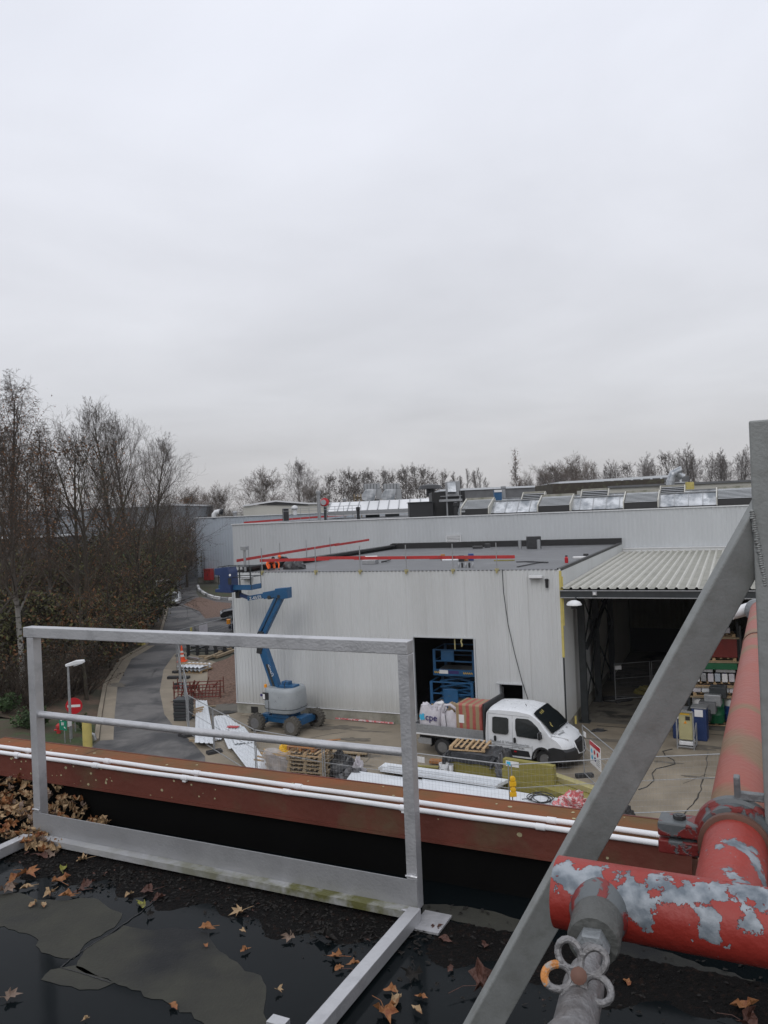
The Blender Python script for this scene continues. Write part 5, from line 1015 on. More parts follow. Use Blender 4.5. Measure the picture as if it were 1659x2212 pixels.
mb = MB(); mb.lathe([(RP + .001, -.055), (RP + .007, -.053), (RP + .007, -.043), (RP + .001, -.041)], cc, tdir, 32); mb.build('strap', 'bolt_rust', hp, smooth=True)
# fitting end far out
fe = far; r = thing('hose_nozzle', 'pale grey metal fitting at the far end of the long red pipe', 'fitting', fe)
MB().lathe([(.03, -.02), (.055, 0), (.055, .05), (.04, .07)], fe + U1 * .02 , tdir, 20).build('collar', 'flange_grey', r, smooth=True)
MB().tube([fe + tdir * .05 + U1 * .0, fe + tdir * .07 + U1 * .06 - UP * .0, fe + U1 * .14 - UP * .02], [.04, .032, .028], 14).build('spout', 'white_metal', r, smooth=True)
mb = MB(); mb.tube([fe + tdir * .05, fe + tdir * .05 - UP * .3, fe + tdir * .05 - UP * 1.2], .022, 10); mb.build('drop_pipe', 'iron_dark', r, smooth=True)
# the valve below the tee
tee = D(1300, 1915, t_ax0.y - .03); d1 = (D(1262, 2085, t_ax0.y - .23) - tee).normalized()
vt = thing('drain_valve', 'grey valve with a five looped cast handle screwed into the red cross pipe', 'valve', tee)
ts = t_ax0 - U1 * ((tee - t_ax0).dot(-U1)); a = ts + d1 * RP * .55
MB().lathe([(.043, -.01), (.0415, .022), (.036, .034), (.034, .04)], a, d1, 28).build('weld_collar', 'clamp_peel', vt, smooth=True)
MB().lathe([(.0335, .03), (.0345, .034), (.0345, .092), (.032, .098), (.022, .099)], a, d1, 28).build('socket', 'socket_grey', vt, smooth=True)
MATS['iron_dark'].node_tree.nodes['Principled BSDF'].inputs['Metallic'].default_value = .3
MB().lathe([(.021, .095), (.0225, .099), (.0225, .119), (.021, .122), (.012, .124)], a, d1, 6).build('hex_nut', 'flange_grey', vt)
MB().lathe([(.014, .12), (.014, .165), (.02, .17), (.024, .20), (.024, .30), (.03, .31), (.03, .40)], a, d1, 20).build('valve_body', 'bright_cast', vt, smooth=True)
hc_ = D(1250, 2108, .92); nrm = (Vector((0, 0, CZ)) - hc_).normalized(); hx = nrm.cross(UP).normalized() * -1; hy = hx.cross(nrm) * -1
if hy.z < 0: hy = -hy
mb = MB(); LR = .0385
for k in range(5):
    an = math.radians(90 + 18 + 72 * k + 6); c = hc_ + (hx * math.cos(an) + hy * math.sin(an)) * .0235; rad = hx * math.cos(an) + hy * math.sin(an); tn = hx * -math.sin(an) + hy * math.cos(an)
    mb.tube([c + rad * .0155 * math.cos(b_) + tn * .0128 * math.sin(b_) + nrm * .002 * math.cos(b_) for b_ in [i * 2 * math.pi / 16 for i in range(16)]], .0043, 8, closed=True)
mb.build('cast_handle', 'bright_cast', vt, smooth=True)
an = math.radians(90 + 18 + 72 * 1 + 6); rad = hx * math.cos(an) + hy * math.sin(an); tn = hx * -math.sin(an) + hy * math.cos(an); c = hc_ + rad * .0235
MB().tube([c + rad * .0155 * math.cos(b_) + tn * .0128 * math.sin(b_) + nrm * .002 * math.cos(b_) for b_ in [-1.9 + i * .22 for i in range(13)]], [.003] + [.0047] * 11 + [.003], 8).build('orange_paint', 'handle_orange', vt, smooth=True)
mb = MB(); mb.lathe([(.009, -.006), (.0095, .004), (.004, .006)], hc_, nrm, 12); mb.build('hub_nut', 'bolt_rust', vt, smooth=True)
sb0 = hc_ - nrm * .004; st1 = a + d1 * .19; mb = MB(); mb.tube([sb0, sb0.lerp(st1, .5), st1], [.006, .008, .012], 10); mb.build('stem', 'iron_dark', vt, smooth=True)
# ---- fallen leaves
def leaf_pts(c, sz, rz, curl, kind, rnd, tilt=(0, 0)):
    """a maple (lobed) or oval leaf with curled rim; returns verts, faces"""
    if kind == 'maple':
        rad = [1, .55, .80, .42, .95, .5, .62, .30, .22, .30, .62, .5, .95, .42, .80, .55]; n = len(rad)
        ang_ = [math.pi / 2 + 2 * math.pi * i / n for i in range(n)]
    else: n = 14; rad = [.5 + .5 * abs(math.cos(i * math.pi / 7)) ** 1.3 if 1 else 1 for i in range(n)]; rad = [(1 if i in (0, 7) else .78 - .18 * abs(math.sin(i * 2 * math.pi / n))) * (.62 + .38 * abs(math.cos(i * 2 * math.pi / n))) for i in range(n)]; ang_ = [math.pi / 2 + 2 * math.pi * i / n for i in range(n)]
    R_ = Matrix.Rotation(rz, 3, 'Z') @ Matrix.Rotation(tilt[0], 3, 'X') @ Matrix.Rotation(tilt[1], 3, 'Y'); vs = [Vector(c) + R_ @ Vector((0, 0, .0))]; fs = []
    jit = [rnd.uniform(.68, 1.2) for _ in range(n)]; cu = [rnd.uniform(.1, 1.6) for _ in range(n)]
    for ring, kf in ((1, .55), (2, 1.0)):
        for i in range(n):
            r_ = rad[i] * kf * sz * jit[i]; z = curl * sz * (kf ** 2) * cu[i] * (.5 + .5 * math.cos(2 * ang_[i])) - (.0 if i % 2 else .06) * sz * kf * (curl > .05)
            vs.append(Vector(c) + R_ @ Vector((math.cos(ang_[i]) * r_, math.sin(ang_[i]) * r_, z)))
    for i in range(n):
        j = (i + 1) % n; fs.append((0, 1 + i, 1 + j)); fs.append((1 + i, 1 + n + i, 1 + n + j, 1 + j))
    return vs, fs
def leaf_obj(Z, x, y, sz, m, kind, label, rz=None, curl=.48, name='fallen_leaf', stem=True, z=.008):
    rnd = random.Random(int(x * 7 + y)); rz = rnd.uniform(0, 6.28) if rz is None else rz; c = G(*q(Z, x, y), ZR + z + .01); mb = MB()
    vs, fs = leaf_pts(c, sz, rz, curl, kind, rnd, (rnd.uniform(-.15, .15), rnd.uniform(-.15, .15))); mz = min(v.z for v in vs)
    for v in vs: v.z += ZR + z - mz
    mb.add(vs, fs)
    if stem:
        d = Vector((math.cos(rz - math.pi / 2), math.sin(rz - math.pi / 2), 0)); c2 = vs[0]; mb.tube([c2 + d * sz * .2, c2 + d * sz * .8 + UP * .004, c2 + d * sz * 1.5 + Vector((-d.y, d.x, 0)) * sz * .3], .0012, 4)
    return tag(mb.build(name, m, fix=False), label, 'leaf', 'fallen leaves lying on our roof')
for a in [('Y1', 1553, 868, .040, 'leaf_tan', 'maple', 'pale star shaped maple leaf below the kick plate'), ('Y1', 430, 762, .036, 'leaf_orange', 'oval', 'curled orange leaf near the left foot bar'), ('Y1', 325, 745, .036, 'leaf_tan', 'maple', 'tan curled maple leaf left of the orange one'),
          ('Y1', 915, 822, .036, 'leaf_lime', 'oval', 'yellow green leaf floating in the puddle'), ('Y1', 415, 588, .034, 'leaf_lime', 'oval', 'dull yellow green leaf under the kick plate ledge'), ('Y1', 965, 735, .042, 'leaf_wine', 'maple', 'dark red lobed leaf above the yellow green one'), ('Y1', 1030, 775, .034, 'leaf_wine', 'oval', 'dark brown red leaf just right of the yellow green one'),
          ('Y1', 395, 665, .050, 'leaf_orange', 'maple', 'large brown leaf lying in the mud by the left foot bar'), ('Y1', 180, 625, .055, 'leaf_orange', 'maple', 'broad brown maple leaf against the left foot bar'), ('Y1', 95, 660, .045, 'leaf_orange', 'oval', 'brown leaf at the left edge under the broad maple leaf'), ('Y1', 40, 730, .060, 'leaf_fade', 'maple', 'big greyish maple leaf at the left picture edge'),
          ('Y1', 170, 708, .032, 'leaf_tan', 'oval', 'small pale leaf right of the big greyish one'), ('Y1', 215, 815, .030, 'leaf_tan', 'oval', 'flat tan leaf on the dry felt below the pale small one'), ('Y1', 280, 820, .024, 'leaf_tan', 'oval', 'narrow curled tan leaf on the dry felt patch'), ('Y1', 835, 755, .030, 'leaf_tan', 'oval', 'pale curled leaf beside the dark red one'),
          ('Y1', 1330, 975, .034, 'leaf_orange', 'oval', 'rolled ochre leaf at the puddle rim left of the star leaf'), ('Y1', 1570, 985, .018, 'leaf_tan', 'oval', 'tiny pale leaf in the puddle right of the rolled one'), ('Y1', 1585, 1112, .024, 'leaf_orange', 'oval', 'small brown leaf floating near the dry patch rim'), ('Y1', 1335, 1080, .018, 'leaf_orange', 'oval', 'tiny brown leaf on the dry patch'),
          ('Y1', 1125, 1468, .026, 'leaf_orange', 'oval', 'narrow orange leaf in the dark low down'), ('Y1', 560, 1555, .018, 'leaf_tan', 'maple', 'small cream leaf at the very bottom'), ('Y1', 60, 1415, .038, 'leaf_fade', 'maple', 'grey brown leaf in the bottom left puddle'), ('Y1', 540, 530, .040, 'leaf_tan', 'maple', 'tan ribbed leaf half under the kick plate'), ('Y1', 275, 510, .045, 'leaf_wine', 'oval', 'wine red leaf in the corner below the kick plate'),
          ('Y1', 340, 500, .038, 'leaf_fade', 'maple', 'pinkish leaf in the corner below the kick plate'), ('Y1', 570, 690, .048, 'leaf_wine', 'oval', 'long wine red leaf in the mud left of centre'), ('Y1', 515, 740, .034, 'leaf_wine', 'oval', 'dark purple leaf right of the curled orange one'), ('Y1', 965, 885, .028, 'leaf_mud', 'maple', 'dim grey leaf under water below the yellow green one'),
          ('Y2', 395, 925, .034, 'leaf_fade', 'maple', 'pinkish brown leaf with a long stalk, upper middle of the mud'), ('Y2', 680, 1040, .036, 'leaf_orange', 'maple', 'bright orange brown curled leaf left of the foot bar'), ('Y2', 790, 1080, .030, 'leaf_orange', 'oval', 'light brown leaf touching the bright curled one'), ('Y2', 820, 1140, .042, 'leaf_wine', 'maple', 'dark red leaf under the bright curled pair'),
          ('Y2', 700, 1110, .022, 'leaf_orange', 'oval', 'small orange leaf tip below the bright curled leaf'), ('Y2', 620, 920, .050, 'leaf_mud', 'oval', 'muddy leaf flat on the roof below the kick ledge'), ('Y2', 330, 1240, .020, 'leaf_tan', 'maple', 'small cream leaf by the puddle rim'), ('Y2', 595, 1400, .022, 'leaf_orange', 'oval', 'orange leaf near the bottom beside the metal scrap'),
          ('Y2', 980, 1370, .055, 'leaf_orange', 'maple', 'big wet golden brown leaf right of the foot bar'), ('Y2', 1050, 1300, .036, 'leaf_tan', 'oval', 'curled tan leaf on top of the big golden one'), ('Y2', 1020, 1240, .030, 'leaf_orange', 'oval', 'small orange leaf above the big golden one'), ('Y2', 1205, 1278, .024, 'leaf_orange', 'oval', 'light brown curled leaf right of the golden pile'),
          ('Y2', 1175, 1362, .022, 'leaf_tan', 'oval', 'pale round leaf in the puddle right of the foot bar'), ('Y2', 1570, 1230, .075, 'leaf_wine', 'maple', 'large pinkish red maple leaf beside the diagonal brace'), ('Y2', 1345, 930, .030, 'leaf_wine', 'oval', 'dark leaf behind the foot plate'), ('Y2', 1590, 970, .026, 'leaf_wine', 'maple', 'small red leaf far behind the foot plate'),
          ('Y2', 1290, 860, .028, 'leaf_wine', 'maple', 'reddish leaf just above the foot plate'), ('Y2', 1380, 1110, .026, 'leaf_wine', 'oval', 'small wine leaf between foot bar and brace'), ('Y2', 1150, 1150, .045, 'leaf_mud', 'maple', 'muddy leaf beside the foot bar'), ('Z8', 1530, 1240, .045, 'leaf_orange', 'maple', 'orange brown leaf at the bottom right corner'),
          ('Z8', 1540, 1330, .055, 'leaf_wine', 'maple', 'dull red leaf at the bottom right edge'), ('Z8', 870, 1095, .022, 'leaf_orange', 'oval', 'small brown leaf right of the valve')]:
    leaf_obj(*a[:6], a[6], stem=a[3] > .03)
# the heap of leaves blown against the left end, too many to count
rnd = random.Random(77); vs_all = [[], [], []]; MBs = MB()
c0 = G(*q('Y1', 60, 330), ZR); 
for i in range(620):
    u = rnd.random() ** .8; t = TW + 1.3 - 1.75 * u ; b = rnd.uniform(-.12, b_in + .0)
    if t < TW - .24: continue
    hgt = .17 * max(0, min(1, (t - (TW - .28)) / .5)) * (.45 + .55 * max(0, (b + .1) / (b_in + .1)))
    c = O(t, b, rnd.uniform(.01, .02) + hgt * rnd.uniform(.55, 1)); MBs.cur = rnd.choice([0, 0, 0, 1, 2])
    vs, fs = leaf_pts(c, rnd.uniform(.022, .046), rnd.uniform(0, 6.28), rnd.uniform(.3, .9), rnd.choice(['maple', 'oval', 'oval']), rnd, (rnd.uniform(-.9, .9), rnd.uniform(-.9, .9)))
    for v in vs: v.z = max(v.z, ZR + .003)
    MBs.add(vs, fs)
o = MBs.build('leaf_heap', ['leaf_tan', 'leaf_fade', 'leaf_orange'], fix=False); tag(o, 'heap of dry tan leaves blown against the parapet behind the left railing post', 'leaves', kind='stuff')
mb = MB(); rnd = random.Random(5)
for i in range(1500):
    if i % 6: t = rnd.uniform(-.1, TW); b = -.05 - abs(rnd.gauss(0, .09)) - (.05 * math.sin(t * 5) + .05) * rnd.random()
    else: t = rnd.uniform(-1.6, .3); b = rnd.uniform(-.42, .12) + rnd.gauss(0, .04)
    c = O(t, b, rnd.uniform(.002, .010)); vs, fs = leaf_pts(c, rnd.uniform(.004, .014), rnd.uniform(0, 6.28), rnd.uniform(.1, .4), 'oval', rnd, (rnd.uniform(-.4, .4), rnd.uniform(-.4, .4)))
    for v in vs: v.z = max(v.z, ZR + .001)
    mb.cur = 0 if rnd.random() < .96 else 1; mb.add(vs, fs)
o = mb.build('leaf_mulch', ['leaf_mud', 'leaf_wine'], fix=False); tag(o, 'dark wet leaf mulch and crumbs on the roof below the railing', 'leaf mulch', kind='stuff')
def sludge(name, t0, t1, b0, b1, seed, label):
    r_ = random.Random(seed); ph = [r_.uniform(0, 6.28) for _ in range(8)]; nu, nv = 150, 26; mb = MB()
    def fn(u, v):
        t = t0 + (t1 - t0) * u; wv = .5 + .5 * math.sin(t * 7 + ph[0]) * math.sin(t * 17 + ph[1]); b = b1 + (b0 * (.55 + .45 * wv) - b1) * v
        e = min(1, u * 12, (1 - u) * 12) * (1 - v) ** .5; h = -.0012 + e * (.006 + .004 * math.sin(t * 90 + b * 70 + ph[2]) * math.sin(b * 130 + ph[3]) + r_.uniform(0, .006))
        return O(t + r_.uniform(-.003, .003), b + r_.uniform(-.003, .003), h)
    mb.grid(fn, nu, nv); return tag(mb.build(name, 'mulch', fix=False), label, 'leaf mulch', kind='stuff')
mat('mulch', (.0035, .003, .0028), .8, 0, .5, 40, .8, 120, spec=.15, col2=(.014, .008, .006), c2pos=(.55, .65), c2scale=45)
sludge('wet_mulch', -.02, TW, -.34, -.035, 3, 'band of soaked dark mulch under the kick ledge')
sludge('wet_mulch', -1.5, -.08, -.30, .02, 5, 'soaked dark mulch spread right of the foot bar behind the brace')
# ================================================================== WHITE PICKUP
tp0 = G(*q('Y5', 305, 692)); tp1 = G(*q('Y5', 1235, 812)); trz = math.atan2(tp1.y - tp0.y, tp1.x - tp0.x)
trk = thing('pickup_truck', 'white double cab pickup truck carrying big bags and a red striped pallet load', 'truck', tp0, trz)
WD = 2.26; TF = 4.5; WR = .375
def arch(cx, r, n=9): return [(cx + r * math.cos(math.pi - math.pi * i / n), .36 + r * math.sin(math.pi * i / n)) for i in range(n + 1)]
body = [(2.02, .36), (3.0, .36)] + [(p[0], max(.36, p[1])) for p in arch(TF, .46)] + [(5.05, .42), (5.5, .45), (5.62, .60), (5.62, .86), (5.54, 1.04), (5.36, 1.22), (5.05, 1.36), (4.78, 1.46), (4.40, 1.83), (4.08, 2.12), (3.9, 2.20), (3.4, 2.27), (2.6, 2.27), (2.16, 2.23), (2.06, 2.12), (2.03, 1.2)]
def prow(s, z, v):      # v 0 near side .. 1 far side -> local point with rounded nose, roof and tumblehome
    w = min(v, 1 - v) * 2; w = max(0, min(1, w)); e = (1 - w) ** 4
    tum = .13 * max(0, z - 1.25) ; y = tum + (WD - 2 * tum) * v
    s2 = s - (e * .20 + (1 - w) ** 2 * .16 * (s > 4.9)) * max(0, min(1, (s - 3.95) / 1.2)); z2 = z - (.10 * (1 - w) ** 5 * (z > 1.9)) - .04 * e * (s > 4.7) * (z > 1.0)
    return Vector((s2, y, z2))
mb = MB(local=True); vv = [0, .012, .05, .12, .25, .4, .5, .6, .75, .88, .95, .988, 1]; n = len(body)
for v in vv: mb.v.extend([prow(s, z, v) for s, z in body])
for j in range(len(vv) - 1):
    for i in range(n): mb.f.append((j * n + i, j * n + (i + 1) % n, (j + 1) * n + (i + 1) % n, (j + 1) * n + i)); mb.mi.append(0)
mb.f += [tuple(range(n))[::-1], tuple((len(vv) - 1) * n + i for i in range(n))]; mb.mi += [0, 0]
cabo = mb.build('cab', 'van_white', trk, smooth=True)
def side_patch(name, pts, m, par=trk, off=.012, side=0, th=.02):
    P = [prow(s, z, side) for s, z in pts]; sg = -1 if side == 0 else 1; P = [p + Vector((0, sg * off, 0)) for p in P]; mb = MB(local=True); mb.prism(P, (0, -sg * th, 0)); return mb.build(name, m, par)
def rrect(x0, x1, z0, z1, r=.07, n=4):
    out = []
    for cx, cz, a0 in ((x1 - r, z1 - r, 0), (x0 + r, z1 - r, 90), (x0 + r, z0 + r, 180), (x1 - r, z0 + r, 270)):
        out += [(cx + r * math.cos(math.radians(a0 + 90 * i / n)), cz + r * math.sin(math.radians(a0 + 90 * i / n))) for i in range(n + 1)]
    return out
for sd_ in (0, 1):
    side_patch('rear_side_window', rrect(2.33, 3.02, 1.25, 2.0, .10), 'car_glass', side=sd_)
    side_patch('front_side_window', [(3.38, 1.22), (3.32, 1.5), (3.31, 1.96), (3.37, 2.02), (3.84, 2.02), (4.0, 1.95), (4.30, 1.64), (4.52, 1.36), (4.54, 1.22), (4.1, 1.19)], 'car_glass', side=sd_)
    for x in (2.40, 3.24): side_patch('door_handle', rrect(x, x + .10, .94, 1.16, .045, 3), 'black_plastic', side=sd_, off=.03)
    sg = -1 if sd_ == 0 else 1; yb = 0 if sd_ == 0 else WD
    for pts in ([(3.18, .45), (3.18, 2.1)], [(2.12, .45), (2.12, 2.1)], [(2.12, 2.12), (3.9, 2.1)], [(2.06, .82), (4.0, .82)], [(4.02, .9), (4.02, .5)], [(3.05, .45), (3.2, .45)]):
        mb = MB(local=True); P = [prow(s, z, sd_) + Vector((0, sg * .004, 0)) for s, z in pts]; mb.beam(P[0], P[1], .012, .012); mb.build('door_gap', 'panel_grey', trk)
    side_patch('side_trim', [(3.05, .44), (3.92, .44), (3.86, .66), (3.05, .68)], 'black_plastic', side=sd_, off=.02); side_patch('side_lamp', rrect(3.25, 3.36, .58, .63, .02, 2), 'sign_red', side=sd_, off=.03)
    ar = arch(TF, .53, 12); ai = arch(TF, .455, 12); side_patch('wheel_arch', ar + ai[::-1], 'black_plastic', side=sd_, off=.025, th=.06)
    mb = MB(local=True); y0 = -.10 * 1 if sd_ == 0 else WD + .10; mb.obox((4.38, y0 + sg * .03, 1.36), (.05, 0, 0), (0, .10, 0), (0, 0, .15)); m_ = mb.build('mirror', 'black_plastic', trk, bevel=.03)
    mb = MB(local=True); mb.obox((4.325, y0 + sg * .03, 1.36), (.004, 0, 0), (0, .08, 0), (0, 0, .12)); mb.build('mirror_glass', 'lamp_glass', m_)
# windscreen
mb = MB(local=True)
def ws(u, w):
    k = w; s = 4.02 + (4.86 - 4.02) * k; z = 2.15 + (1.43 - 2.15) * k; v = .045 + .91 * u; p = prow(s, z, v); return p + Vector((.045, 0, .045))
mb.grid(ws, 14, 4); wsc = mb.build('windscreen', 'car_glass', trk, smooth=True, fix=False)
mb = MB(local=True)
for (u, w, a, l) in ((.22, .16, .9, .09), (.30, .16, .8, .08), (.16, .75, .2, .06), (.20, .66, 1.2, .08), (.38, .14, .7, .07)):
    p = ws(u, w) + Vector((.012, 0, .012)); mb.obox(p, (.05 * math.cos(a), .06 * math.sin(a), -.05), (0, .022, 0), (.003, 0, .003))
mb.build('yellow_label', 'yellow_pale', wsc)
mb = MB(local=True); mb.tube([ws(.02, 1.02), ws(.45, .93), ws(.8, .97)], .012, 5); mb.build('wiper', 'black_plastic', wsc)
# lamps, bumper, grille
for sd_ in (0, 1):
    v0, v1 = (.015, .20) if sd_ == 0 else (.985, .80); mb = MB(local=True)
    mb.grid(lambda u, w: prow(4.90 + .50 * u, 1.02 + .15 * (1 - u) + .24 * w * (1 - .4 * u), v0 + (v1 - v0) * u) + Vector((.05, -.03 if sd_ == 0 else .03, .03)), 8, 4); mb.build('headlight', 'lamp_glass', trk, smooth=True, fix=False)
def loft(name, prof, m, par, vs, off=0, out=0):
    mb = MB(local=True); n = len(prof)
    for v in vs: mb.v.extend([prow(s, z, v) + Vector((out * (1 if s > 5.0 else 0), -out if v < .02 else (out if v > .98 else 0), 0)) for s, z in prof])
    for j in range(len(vs) - 1):
        for i in range(n): mb.f.append((j * n + i, j * n + (i + 1) % n, (j + 1) * n + (i + 1) % n, (j + 1) * n + i)); mb.mi.append(0)
    mb.f += [tuple(range(n))[::-1], tuple((len(vs) - 1) * n + i for i in range(n))]; mb.mi += [0, 0]; return mb.build(name, m, par, smooth=True)
loft('bumper', [(4.96, .40), (5.62, .32), (5.69, .42), (5.69, .78), (5.58, .88), (5.2, .92), (4.98, .86)], 'black_plastic', trk, vv, out=.02)
loft('grille', [(5.5, .60), (5.72, .60), (5.66, 1.02), (5.5, 1.06)], 'black_bitumen', trk, [.32, .4, .5, .6, .68], out=.02)
mb = MB(local=True); gp_ = [prow(s, z, v) + Vector((.03, 0, 0)) for s, z, v in ((5.50, 1.08, .29), (5.64, .86, .25), (5.69, .62, .30), (5.70, .55, .5), (5.69, .62, .70), (5.64, .86, .75), (5.50, 1.08, .71))]; mb.tube(gp_, .028, 6); mb.build('grille_hoop', 'van_white', trk, smooth=True)
mb = MB(local=True); mb.grid(lambda u, w: prow(5.02 + .42 * w, 1.385 - .06 * w - .12 * w * w, .42 + .16 * u) + Vector((0, 0, .03)), 2, 3)
mb = MB(local=True)
for k, (u0, u1, ww) in enumerate(((.10, .42, .25), (.16, .36, .5), (.58, .9, .25))):
    a = prow(4.95 + .3 * ww, 1.395 - .10 * ww, u0); b = prow(4.95 + .3 * ww, 1.395 - .10 * ww, u1)
    for i in range(7): p = a.lerp(b, (i + .3) / 7); mb.obox(p + Vector((.0, 0, .012)), (.035, 0, -.015), (0, .022, 0), (.002, 0, .006))
mb.build('bonnet_lettering', 'panel_grey', trk)
def side_text(t, s, z, size, m):
    p = prow(s, z, 0) + Vector((0, -.012, 0)); lettering(t, size, m, trk, p, (1, 0, 0), (0, 0, 1))
side_text('Plafond & Wand', 2.22, .88, .16, 'panel_grey'); side_text('Gevelwerken', 3.3, .86, .11, 'panel_grey'); side_text('Tel. 051', 3.42, .72, .08, 'black_plastic')
mb = MB(local=True); mb.tube([(2.3 + i * .14, -.006, .80 - .09 * math.sin(math.pi * i / 8)) for i in range(9)], .010, 5); mb.build('painted_swoosh', 'panel_grey', trk)
mb = MB(local=True); mb.tube([prow(3.55, 2.24, .35), prow(3.55, 2.24, .35) + Vector((-.05, 0, .1))], .012, 5); mb.build('aerial', 'black_plastic', trk); mb = MB(local=True); mb.beam(prow(3.2, 2.272, .12), prow(3.2, 2.272, .88), .02, .012); mb.build('roof_seam', 'panel_grey', trk)
# chassis, bed, wheels
mb = MB(local=True); mb.box(-1.3, 2.1, .55, .67, .5, .68); mb.box(-1.3, 2.1, WD - .67, WD - .55, .5, .68); mb.box(-.5, .3, .3, WD - .3, .42, .5); mb.box(2.0, 4.9, .5, WD - .5, .38, .6); mb.build('chassis', 'black_plastic', trk)
mb = MB(local=True); mb.box(-1.3, 1.97, .02, WD - .02, .84, .92); mb.build('bed_floor', 'wood_grey', trk)
for y0 in (0, WD - .035):
    mb = MB(local=True); mb.box(-1.3, 1.93, y0, y0 + .035, .93, 1.29); 
    for z in (.95, 1.06, 1.17, 1.27): mb.box(-1.3, 1.93, y0 - .008, y0 + .04, z - .008, z + .008)
    mb.build('dropside', 'galv', trk)
    mb = MB(local=True); mb.box(-1.32, 1.95, y0 - .012, y0 + .047, .86, .925); mb.build('bed_rail', 'white_metal', trk)
mb = MB(local=True); mb.box(-1.33, -1.30, 0, WD, .93, 1.29); mb.build('tailboard', 'galv', trk)
mb = MB(local=True)
for y in (.0, WD - .07): mb.box(1.94, 2.01, y, y + .07, .86, 2.38)
mb.box(1.95, 2.0, .07, WD - .07, 1.3, 2.32); mb.box(1.94, 2.01, 0, WD, 2.32, 2.38); mb.build('headboard', 'black_plastic', trk); MB(local=True).box(1.95, 2.0, WD - .06, WD, 2.38, 2.62).build('headboard_stub', 'black_plastic', trk)
mb = MB(local=True); mb.box(-1.1, -.5, .06, .1, .45, .7); mb.box(-1.15, -.9, .05, .4, .5, .62); mb.build('underride_bar', 'galv', trk)
for y0 in (.08, WD - .52):
    mb = MB(local=True); mb.box(-.52, .55, y0, y0 + .44, .76, .80); mb.box(-.55, -.52, y0, y0 + .44, .35, .8); mb.build('mudguard', 'black_plastic', trk)
def wheel(root, c, r, w, ax, rimm='rim_grey', tread=0, hub=.55, local=True, sgn=1, tm='tyre'):
    ax = Vector(ax).normalized(); mb = MB(local=local); h = w / 2
    mb.lathe([(r * .60, -h), (r * .93, -h), (r, -h * .7), (r, h * .7), (r * .93, h), (r * .60, h), (r * .6, -h)], c, ax, 28, cap=False)
    if tread:
        a = ax.cross(UP).normalized(); b = ax.cross(a)
        for k in range(tread):
            t = 2 * math.pi * k / tread; rad = a * math.cos(t) + b * math.sin(t); tn = -a * math.sin(t) + b * math.cos(t)
            for sg in (-1, 1): mb.obox(Vector(c) + rad * (r * 1.005) + ax * sg * h * .52 + tn * (sg * .02), (ax * .48 * h + tn * .035 * sg), tn * .03, rad * .028)
    ty = mb.build('tyre', tm, root, smooth=not tread)
    mb = MB(local=local); o_ = sgn * h; P = [(r * .62, h * .98), (r * .58, h * .7), (r * .40, h * .55), (r * .26, h * .6), (r * .22, h * .95), (.02, h * 1.0)]
    mb.lathe([(a_, b_ * sgn) for a_, b_ in P], c, ax, 24); rm = mb.build('rim', rimm, root, smooth=True)
    mb = MB(local=local); a = ax.cross(UP).normalized(); b = ax.cross(a)
    for k in range(6): t = k * math.pi / 3; mb.lathe([(.022, 0), (.022, .03)], Vector(c) + (a * math.cos(t) + b * math.sin(t)) * r * .33 + ax * sgn * h * .55, ax * sgn, 6)
    mb.build('wheel_nut', 'steel_dark', rm)
for s_ in (0, TF):
    wheel(trk, (s_, .20, WR), WR, .24, (0, 1, 0), 'rim_grey', sgn=-1, tm='black_plastic'); wheel(trk, (s_, WD - .20, WR), WR, .24, (0, 1, 0), 'rim_grey', sgn=1, tm='black_plastic')
def TL_(s, y, z=0): return tp0 + Matrix.Rotation(trz, 3, 'Z') @ Vector((s, y, z))
TX = Matrix.Rotation(trz, 3, 'Z') @ Vector((1, 0, 0)); TY = Matrix.Rotation(trz, 3, 'Z') @ Vector((0, 1, 0))
def big_bag(name, label, s0, s1, y0, y1, z0, z1, seed, m='bag_white', folds=.05):
    r = thing(name, label, 'bag', TL_((s0 + s1) / 2, y0, z0)); rnd = random.Random(seed); ph = [rnd.uniform(0, 6.28) for _ in range(6)]
    mb = MB(); nu, nv = 40, 12
    g = []
    for j in range(nv + 1):
        k = j / nv; row = []
        for i in range(nu):
            t = 2 * math.pi * i / nu; c_, s_ = math.cos(t), math.sin(t); p_ = 4; rr = 1 / (abs(c_) ** p_ + abs(s_) ** p_) ** (1 / p_)
            bul = 1 + .08 * math.sin(math.pi * k) - .10 * max(0, k - .8) * 5 * .5; wv = 1 + folds * (math.sin(7 * t + ph[0] + 3 * k) * .5 + math.sin(13 * t + ph[1] - 5 * k) * .35) * (.3 + k)
            zz = z0 + (z1 - z0) * k + (.10 * math.sin(4 * t + ph[2]) + .05 * math.sin(9 * t + ph[3])) * (k ** 4)
            row.append(TL_((s0 + s1) / 2 + rr * c_ * (s1 - s0) / 2 * bul * wv, (y0 + y1) / 2 + rr * s_ * (y1 - y0) / 2 * bul * wv, zz))
        g.append(row)
    cx = [sum(p[a] for p in g[-1]) / nu for a in range(3)]; inner = [Vector(cx).lerp(p, .62) - UP * .10 + UP * rnd.uniform(-.05, .1) for p in g[-1]]; g.append(inner); g.append([Vector(cx).lerp(p, .25) - UP * rnd.uniform(.0, .14) for p in g[-2]])
    vs = [p for row in g for p in row]; R_ = len(g)
    mb.add(vs, [(j * nu + i, j * nu + (i + 1) % nu, (j + 1) * nu + (i + 1) % nu, (j + 1) * nu + i) for j in range(R_ - 1) for i in range(nu)] + [tuple((R_ - 1) * nu + i for i in range(nu))])
    mb.build('sack', m, r, smooth=True)
    return r, g
bg_, g_ = big_bag('bulk_bag', 'white woven bulk bag printed with cpe, at the back of the pickup bed', -1.12, -.12, .12, 1.15, .93, 1.98, 3)
def rot_local(v): return v
